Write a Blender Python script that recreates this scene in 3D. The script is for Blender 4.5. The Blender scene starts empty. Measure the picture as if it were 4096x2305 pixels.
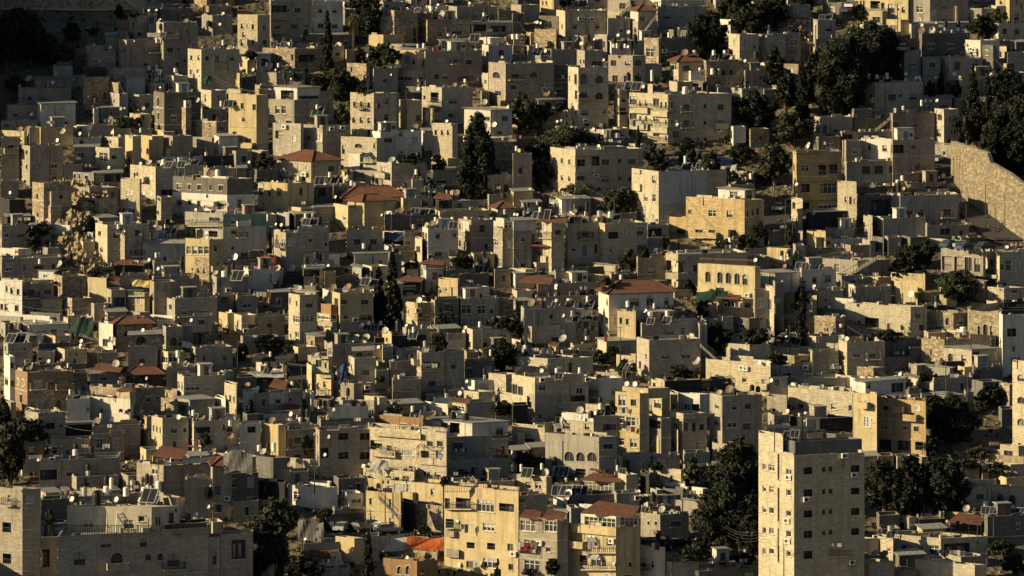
import bpy, bmesh, math, random
from mathutils import Vector, noise
random.seed(7)
scene=bpy.context.scene; COL=scene.collection
F=4795.0; YH=-230.0; CZ=120.0
def Dm(py): return 930.0-230.0*py/576.0
def XY(px,D): return (px-512.0)/F*D
def ZZ(py,D): return CZ-(py-YH)*D/F
def PXY(x,y,z): return 512+F*x/y, YH+(CZ-z)*F/y
def zt_base(D):
    py=(930.0-D)*576.0/230.0
    if py<-40:
        z0=ZZ(-40,Dm(-40)); return z0+(D-Dm(-40))*0.10
    if py>640:
        z0=ZZ(640,Dm(640)); return z0-(Dm(640)-D)*0.2
    return ZZ(py,D)
FLATS=[]   # px0,px1,Dnear,Dfar,z
def flat(px0,px1,pyfar,pynear):
    D=Dm(pynear); z=ZZ(pynear,D); Df=(CZ-z)*F/(pyfar-YH); FLATS.append((px0,px1,D,Df,z)); return D,Df,z
PARK=flat(322,448,518,538)
def terrain(x,D):
    px=512+F*x/D
    for a,b,d0,d1,z in FLATS:
        if a<=px<=b and d0-1<=D<=d1: return z
    z=zt_base(D); py=(930.0-D)*576.0/230.0
    # limestone crag left of the middle
    g=math.exp(-((px-78)/26)**2-((py-228)/42)**2)
    if g>0.02: z+=g*(1.5+3.2*abs(noise.noise(Vector((x*.3,D*.3,3))))+1.8*noise.noise(Vector((x*.9,D*.9,9))))
    z+=0.5*noise.noise(Vector((x*.08,D*.08,0)))-0.25
    if px<-6 and (D>868 or D<728):  # unseen rise added beyond the left frame edge to shade the left slopes
        t=min(1,(-6-px)/45); t=t*t*(3-2*t)
        A=20*min(1,(D-868)/14)*min(1,max(0,(934-D)/14)) if D>868 else 8*min(1,(728-D)/10)
        z+=A*t
    if D>935: z+= 3.0*noise.noise(Vector((x*.02,D*.02,5)))*min(1,(D-935)/40)
    return z
# ---------------------------------------------------------------- materials
MATS={}
def nm(name):
    m=bpy.data.materials.new(name); m.use_nodes=True; nt=m.node_tree
    b=nt.nodes['Principled BSDF']; return m,nt,b
def N(nt,t,**k):
    n=nt.nodes.new(t)
    for a,v in k.items(): setattr(n,a,v)
    return n
def mixc(nt,fac,a,b,blend='MIX'):
    n=N(nt,'ShaderNodeMix',data_type='RGBA',blend_type=blend)
    for s,v in ((n.inputs[0],fac),(n.inputs[6],a),(n.inputs[7],b)):
        if hasattr(v,'links'): nt.links.new(v,s)
        elif isinstance(v,(int,float)): s.default_value=v
        else: s.default_value=(*v,1)
    return n.outputs[2]
def rng(nt,v,a,b,c=0.0,d=1.0):
    n=N(nt,'ShaderNodeMapRange'); nt.links.new(v,n.inputs[0])
    for i,q in enumerate((a,b,c,d)): n.inputs[i+1].default_value=q
    return n.outputs[0]
def wallmat(name,col,kind='plaster',row=0.26,bw=0.62,mort=0.6,stain=0.5,rough=0.9):
    m,nt,b=nm(name); L=nt.links
    uv=N(nt,'ShaderNodeUVMap'); oi=N(nt,'ShaderNodeObjectInfo')
    off=N(nt,'ShaderNodeVectorMath',operation='ADD'); L.new(uv.outputs[0],off.inputs[0])
    cx=N(nt,'ShaderNodeCombineXYZ'); mul=N(nt,'ShaderNodeMath',operation='MULTIPLY'); L.new(oi.outputs['Random'],mul.inputs[0]); mul.inputs[1].default_value=317.0
    L.new(mul.outputs[0],cx.inputs[0]); L.new(mul.outputs[0],cx.inputs[2])
    L.new(cx.outputs[0],off.inputs[1]); V=off.outputs[0]
    big=N(nt,'ShaderNodeTexNoise'); big.inputs['Scale'].default_value=0.22; big.inputs['Detail'].default_value=6; big.inputs['Roughness'].default_value=.65; L.new(V,big.inputs[0])
    fine=N(nt,'ShaderNodeTexNoise'); fine.inputs['Scale'].default_value=2.2; fine.inputs['Detail'].default_value=4; L.new(V,fine.inputs[0])
    mp=N(nt,'ShaderNodeMapping'); mp.inputs['Scale'].default_value=(1.6,.13,1); L.new(V,mp.inputs[0])
    st=N(nt,'ShaderNodeTexNoise'); st.inputs['Scale'].default_value=1.0; st.inputs['Detail'].default_value=3; L.new(mp.outputs[0],st.inputs[0])
    c=Vector(col)
    base=mixc(nt,rng(nt,big.outputs[0],.3,.7),tuple(c*0.8),tuple(c*1.14))
    hue=mixc(nt,rng(nt,oi.outputs['Random'],0,1,0,.6),base,(c[0]*.96,c[1]*.86,c[2]*.70))
    vv=N(nt,'ShaderNodeMath',operation='FRACT'); m7=N(nt,'ShaderNodeMath',operation='MULTIPLY'); L.new(oi.outputs['Random'],m7.inputs[0]); m7.inputs[1].default_value=7.31; L.new(m7.outputs[0],vv.inputs[0])
    hue=mixc(nt,rng(nt,vv.outputs[0],0,1,0,.24),hue,tuple(c*.45))
    med=N(nt,'ShaderNodeTexNoise'); med.inputs['Scale'].default_value=.55; med.inputs['Detail'].default_value=8; med.inputs['Roughness'].default_value=.75; L.new(V,med.inputs[0])
    hue=mixc(nt,rng(nt,med.outputs[0],.50,.60,0,.30),hue,tuple(c*.55))
    base=hue
    bumpsrc=fine.outputs[0]; bstr=.35
    if kind in('ashlar','block','stripe'):
        br=N(nt,'ShaderNodeTexBrick'); L.new(V,br.inputs[0]); br.inputs['Scale'].default_value=1.0
        br.inputs['Brick Width'].default_value=bw; br.inputs['Row Height'].default_value=row; br.inputs['Mortar Size'].default_value=.03
        br.inputs['Mortar Smooth'].default_value=.3
        br.inputs['Color1'].default_value=(.78,.78,.78,1); br.inputs['Color2'].default_value=(1.12,1.12,1.12,1); br.inputs['Mortar'].default_value=(mort,mort,mort*.97,1)
        base=mixc(nt,1.0,base,br.outputs[0],'MULTIPLY')
        bumpsrc=br.outputs[1]; bstr=-.5
        if kind=='stripe':
            w=N(nt,'ShaderNodeTexWave',wave_type='BANDS',bands_direction='Y',wave_profile='SIN'); w.inputs['Scale'].default_value=.30; w.inputs['Distortion'].default_value=0; L.new(V,w.inputs[0])
            base=mixc(nt,rng(nt,w.outputs[1],.45,.6,0,.45),base,(.30,.24,.17))
    if kind=='rubble':
        vo=N(nt,'ShaderNodeTexVoronoi'); vo.inputs['Scale'].default_value=2.0; mp2=N(nt,'ShaderNodeMapping'); mp2.inputs['Scale'].default_value=(.75,1.3,1); L.new(V,mp2.inputs[0]); L.new(mp2.outputs[0],vo.inputs[0])
        bw_=N(nt,'ShaderNodeRGBToBW'); L.new(vo.outputs['Color'],bw_.inputs[0])
        vd=N(nt,'ShaderNodeTexVoronoi',feature='DISTANCE_TO_EDGE'); vd.inputs['Scale'].default_value=2.0; L.new(mp2.outputs[0],vd.inputs[0])
        tone=mixc(nt,rng(nt,bw_.outputs[0],.15,.85),(.5,.48,.46),(1.25,1.2,1.12))
        base=mixc(nt,1.0,base,tone,'MULTIPLY')
        base=mixc(nt,rng(nt,vd.outputs[0],.02,.10,.75,0),base,(.12,.10,.075))
        bumpsrc=vd.outputs[0]; bstr=.9
    dirt=tuple(c*.38)
    base=mixc(nt,rng(nt,st.outputs[0],.5,.72,0,stain*1.1),base,dirt)
    base=mixc(nt,rng(nt,fine.outputs[0],.3,.7,.4,0),base,dirt)
    L.new(base,b.inputs['Base Color']); b.inputs['Roughness'].default_value=rough; b.inputs['Specular IOR Level'].default_value=.2
    bp=N(nt,'ShaderNodeBump'); bp.inputs['Distance'].default_value=.06; bp.inputs['Strength'].default_value=abs(bstr); bp.invert=bstr<0
    L.new(bumpsrc,bp.inputs['Height']); L.new(bp.outputs[0],b.inputs['Normal'])
    MATS[name]=m; return m
def simple(name,col,rough=.8,metal=0,var=.25,scale=1.5,stripes=None,spec=.3):
    m,nt,b=nm(name); L=nt.links
    tc=N(nt,'ShaderNodeTexCoord'); n=N(nt,'ShaderNodeTexNoise'); n.inputs['Scale'].default_value=scale; n.inputs['Detail'].default_value=5
    oi=N(nt,'ShaderNodeObjectInfo'); L.new(tc.outputs['Object'],n.inputs[0]); c=Vector(col)
    base=mixc(nt,rng(nt,n.outputs[0],.3,.7),tuple(c*(1-var)),tuple(c*(1+var)))
    base=mixc(nt,rng(nt,oi.outputs['Random'],0,1,0,.4),base,tuple(c*.62))
    if stripes:
        w=N(nt,'ShaderNodeTexWave',wave_type='BANDS',bands_direction=stripes[0]); w.inputs['Scale'].default_value=stripes[1]; w.inputs['Distortion'].default_value=0.3
        L.new(tc.outputs['Object'],w.inputs[0]); bp=N(nt,'ShaderNodeBump'); bp.inputs['Strength'].default_value=.8; bp.inputs['Distance'].default_value=.08
        L.new(w.outputs[1],bp.inputs['Height']); L.new(bp.outputs[0],b.inputs['Normal'])
        base=mixc(nt,rng(nt,w.outputs[1],.1,.5,.45,0),base,tuple(c*.4))
    L.new(base,b.inputs['Base Color']); b.inputs['Roughness'].default_value=rough; b.inputs['Metallic'].default_value=metal; b.inputs['Specular IOR Level'].default_value=spec
    MATS[name]=m; return m
W=wallmat
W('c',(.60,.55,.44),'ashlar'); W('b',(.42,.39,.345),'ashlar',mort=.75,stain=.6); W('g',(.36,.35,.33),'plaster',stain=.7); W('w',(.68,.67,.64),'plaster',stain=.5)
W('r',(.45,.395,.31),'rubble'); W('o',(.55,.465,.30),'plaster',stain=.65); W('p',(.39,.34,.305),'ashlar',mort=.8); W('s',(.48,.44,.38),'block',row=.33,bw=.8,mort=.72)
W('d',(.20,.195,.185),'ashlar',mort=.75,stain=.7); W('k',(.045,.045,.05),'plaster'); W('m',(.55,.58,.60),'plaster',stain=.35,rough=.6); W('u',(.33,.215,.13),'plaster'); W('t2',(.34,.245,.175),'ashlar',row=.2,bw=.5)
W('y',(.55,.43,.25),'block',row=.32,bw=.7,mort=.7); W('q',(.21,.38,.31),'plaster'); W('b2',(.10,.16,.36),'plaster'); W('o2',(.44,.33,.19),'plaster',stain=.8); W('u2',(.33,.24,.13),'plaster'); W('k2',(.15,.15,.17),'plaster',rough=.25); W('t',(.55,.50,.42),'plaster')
W('cw',(.34,.30,.235),'rubble',stain=.9); W('str',(.54,.46,.33),'stripe')
simple('roofing',(.30,.28,.25),.9,var=.45,scale=.7); simple('sheet',(.42,.43,.43),.55,.3,stripes=('X',6.0)); simple('rock',(.27,.215,.14),.95,var=.5,scale=.9); simple('drygrass',(.40,.30,.165),1,var=.35,scale=.25); simple('scrub',(.12,.11,.05),.9,var=.5,scale=.5); simple('tile',(.215,.10,.07),.8,stripes=('X',5.5),var=.35); simple('glass',(.035,.04,.05),.18,spec=.6)
simple('pwhite',(.78,.77,.73),.5); simple('frame',(.22,.205,.18),.6); simple('shutter',(.80,.79,.75),.6,stripes=('Z',16.0)); simple('shutdark',(.30,.28,.25),.7,stripes=('Z',16.0)); simple('iron',(.05,.05,.055),.6); simple('rust',(.22,.11,.06),.8,var=.5,scale=3); simple('inside',(.10,.09,.08),.9)
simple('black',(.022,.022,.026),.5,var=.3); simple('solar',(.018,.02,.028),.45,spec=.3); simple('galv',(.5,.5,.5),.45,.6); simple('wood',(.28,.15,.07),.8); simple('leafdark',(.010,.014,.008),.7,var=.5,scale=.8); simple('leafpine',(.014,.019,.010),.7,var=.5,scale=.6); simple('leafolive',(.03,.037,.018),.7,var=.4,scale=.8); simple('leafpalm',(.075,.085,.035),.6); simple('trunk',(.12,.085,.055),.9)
simple('door',(.16,.22,.32),.7); simple('greenblind',(.06,.22,.13),.7); simple('mesh',(.20,.145,.10),.8,var=.4); simple('meshgrey',(.36,.35,.32),.7,.2,var=.3); simple('asphalt',(.055,.055,.06),.9,var=.3,scale=3)
for n_,c_ in dict(g=(.022,.055,.045),b=(.04,.06,.13),r=(.20,.03,.03),y=(.65,.52,.2),w=(.42,.41,.40),m=(.17,.165,.16),k=(.03,.03,.03),o=(.42,.11,.03)).items(): simple('cloth_'+n_,c_,.9)
for n_,c_ in dict(white=(.75,.75,.74),silver=(.45,.46,.48),dark=(.03,.03,.04),blue=(.06,.09,.17)).items(): simple('car_'+n_,c_,.25,0.2,var=.03,spec=.6)
simple('skin',(.45,.28,.19),.6); simple('shirt',(.6,.58,.55),.9); simple('trousers',(.05,.055,.08),.9); simple('hair',(.02,.015,.012),.8); simple('concrete',(.40,.37,.31),.9,var=.35,scale=.8); simple('crate',(.32,.10,.05),.8)
def tmat():
    m,nt,b=nm('soil'); L=nt.links; tc=N(nt,'ShaderNodeTexCoord')
    n=N(nt,'ShaderNodeTexNoise'); n.inputs['Scale'].default_value=.08; n.inputs['Detail'].default_value=9; n.inputs['Roughness'].default_value=.7; L.new(tc.outputs['Object'],n.inputs[0])
    n2=N(nt,'ShaderNodeTexNoise'); n2.inputs['Scale'].default_value=.9; n2.inputs['Detail'].default_value=6; L.new(tc.outputs['Object'],n2.inputs[0])
    v=N(nt,'ShaderNodeTexVoronoi'); v.inputs['Scale'].default_value=.7; L.new(tc.outputs['Object'],v.inputs[0])
    a=mixc(nt,rng(nt,n.outputs[0],.38,.62),(.05,.045,.035),(.20,.15,.09)); a=mixc(nt,rng(nt,n2.outputs[0],.4,.65,0,.6),a,(.08,.075,.05))
    L.new(a,b.inputs['Base Color']); b.inputs['Roughness'].default_value=1
    bp=N(nt,'ShaderNodeBump'); bp.inputs['Strength'].default_value=1; bp.inputs['Distance'].default_value=.5; L.new(v.outputs[0],bp.inputs['Height']); L.new(bp.outputs[0],b.inputs['Normal'])
    MATS['soil']=m
tmat()
# ---------------------------------------------------------------- mesh helpers
class MB:
    def __init__(s): s.v=[]; s.f=[]; s.m=[]; s.uv=[]; s.ms=[]
    def mi(s,m):
        if m not in s.ms: s.ms.append(m)
        return s.ms.index(m)
    def face(s,pts,m,uv=None):
        i=len(s.v); s.v+= [tuple(p) for p in pts]; s.f.append(tuple(range(i,i+len(pts)))); s.m.append(s.mi(m)); s.uv+= uv or [(p[0],p[2]) for p in pts]
    def box(s,c,sx,sy,sz,m,ax=None):
        # ax: horizontal unit direction of local x
        ux,uy=ax or (1,0); vx,vy=-uy,ux; P=[]
        for dz in(-.5,.5):
            for a,b_ in((-.5,-.5),(.5,-.5),(.5,.5),(-.5,.5)):
                P.append((c[0]+ux*a*sx+vx*b_*sy,c[1]+uy*a*sx+vy*b_*sy,c[2]+dz*sz))
        for q in((0,1,5,4),(1,2,6,5),(2,3,7,6),(3,0,4,7),(4,5,6,7),(3,2,1,0)): s.face([P[k] for k in q],m)
    def tube(s,a,b,r,m,n=6,r2=None,cap=True):
        a=Vector(a);b=Vector(b); d=(b-a); 
        if d.length<1e-6: return
        d.normalize(); u=d.orthogonal().normalized(); w=d.cross(u); r2=r if r2 is None else r2
        A=[a+(u*math.cos(t)+w*math.sin(t))*r for t in[2*math.pi*k/n for k in range(n)]]; B=[b+(u*math.cos(t)+w*math.sin(t))*r2 for t in[2*math.pi*k/n for k in range(n)]]
        for k in range(n): s.face([A[k],A[(k+1)%n],B[(k+1)%n],B[k]],m)
        if cap: s.face(A[::-1],m); s.face(B,m)
    def mesh(s,name,smooth=False):
        me=bpy.data.meshes.new(name); me.from_pydata(s.v,[],s.f)
        for k in s.ms: me.materials.append(MATS[k])
        me.polygons.foreach_set('material_index',s.m)
        ul=me.uv_layers.new(name='UVMap'); flat_=[c for p in s.uv for c in p]; ul.data.foreach_set('uv',flat_)
        if smooth: me.polygons.foreach_set('use_smooth',[True]*len(s.f))
        me.update(); return me
def obj(name,mb,parent=None,loc=None,smooth=False):
    me=mb if not isinstance(mb,MB) else mb.mesh(name,smooth)
    o=bpy.data.objects.new(name,me); COL.objects.link(o)
    if parent: o.parent=parent
    if loc: o.location=loc
    return o
def rel(mb,o): # shift vertices so that origin is at o
    mb.v=[(x-o[0],y-o[1],z-o[2]) for x,y,z in mb.v]; return mb
USED={}
def tag(o,label,cat,group=None):
    w=label.split()
    if len(w)>16: label=' '.join(w[:16])
    if label in USED:
        USED[label]+=1; print('DUP',label)
    USED[label]=1
    o['label']=label; o['category']=cat
    if group: o['group']=group
    return o
def empty(name,loc):
    o=bpy.data.objects.new(name,None); COL.objects.link(o); o.location=loc; o.empty_display_size=.3; return o
# ---------------------------------------------------------------- volumes
VOLS=[]
class Vol: pass
def cpt(px,D): return Vector((XY(px,D),D))
def make_vol(x0,xc,x1,yt,yb,D,sl=None,sr=None,dep=None):
    v=Vol(); s=F/D; v.px=(x0,xc,x1); v.yt=yt; v.yb=yb; v.D=D
    Wl=max(0,xc-x0)/s; Wr=max(0,x1-xc)/s
    dep=dep or min(9,max(3.5,.5*(Wl+Wr)))
    dl=max(math.sqrt(max(0,dep*dep-Wl*Wl)),.6*Wl) if sl is None else max(sl*Wl,.02)
    dr=.30*Wr if sr is None else sr*Wr
    if Wr<.35: dr=dep if Wl>0.5 else dr
    v.C=cpt(xc,D); v.L=cpt(x0,D+dl); v.R=cpt(x1,D+dr)
    if Wr<.35: v.R=Vector((v.C.x+max(.02,Wr),D+dep*.8))
    if Wl<.25 : v.L=Vector((v.C.x-.02-Wl,D+dep))
    v.B=v.L+v.R-v.C
    v.zt=ZZ(yt,D); v.sl=(v.L.y-v.C.y)/max(.01,v.C.x-v.L.x); v.sr=(v.R.y-v.C.y)/max(.01,v.R.x-v.C.x)
    return v
def face_at(v,px):
    """(which, t, D) of the visible face under column px"""
    q=(px-512)/F
    for w,P in (('l',v.L),('r',v.R)):
        if (w=='l')!=(px<v.px[1]): continue
        d=P-v.C; den=q*d.y-d.x
        if abs(den)<1e-9: continue
        t=(v.C.x-q*v.C.y)/den
        if -.05<=t<=1.05: return w,t,v.C.y+t*d.y
    return None
def roof_hit(v,px,py):
    z=v.zt-.45
    if py-YH<1: return None
    D=(CZ-z)*F/(py-YH); p=Vector((XY(px,D),D)); a=v.L-v.C; b=v.R-v.C; r=p-v.C
    det=a.x*b.y-a.y*b.x
    if abs(det)<1e-6: return None
    s=(r.x*b.y-r.y*b.x)/det; t=(a.x*r.y-a.y*r.x)/det
    if -.02<=s<=1.02 and -.02<=t<=1.02: return D
    return None
def pick(px,py):
    best=(1e9,None,None)
    for v in VOLS:
        if not (v.px[0]-6<=px<=v.px[2]+6): continue
        h=roof_hit(v,px,py)
        if h and h<best[0]: best=(h,'roof',v)
        if v.px[0]<=px<=v.px[2]:
            f=face_at(v,px)
            if f:
                z=ZZ(py,f[2])
                if v.zb<=z<=v.zt and f[2]<best[0]: best=(f[2],'wall',v)
    # terrain
    D=640.0
    while D<1100:
        if terrain(XY(px,D),D)>=ZZ(py,D): break
        D+=2
    if D<best[0]: best=(D,'ground',None)
    return best
def seat(px,py):
    """where an item whose foot shows at (px,py) stands: D, z of support, z of foot, kind, volume"""
    D,k,v=pick(px,py)
    if k=='roof': 
        return D,v.zt-.45,ZZ(py,D),k,v
    c=[]
    for u in VOLS:
        if u.px[0]-1<=px<=u.px[2]+1:
            f=face_at(u,min(max(px,u.px[0]+.2),u.px[2]-.2))
            if not f: continue
            ry=YH+(CZ-u.zt)*F/f[2]
            if -1.5<=ry-py<=9: c.append((abs(ry-py)+0.02*(f[2]-700),f[2],u))
    if c:
        c.sort(key=lambda q:q[0]); _,fd,u=c[0]
        # stay in front of whatever wall hides the point
        dd=fd+1.3
        if not(k=='wall' and D<dd-.5 and v is not u): 
            return dd,u.zt-.45,max(ZZ(py,dd),u.zt-.45),'roof',u
    if k=='wall': return D-.55,ZZ(py,D),ZZ(py,D),'wall',v
    z=terrain(XY(px,D),D); return D,z,z,'ground',None
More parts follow.
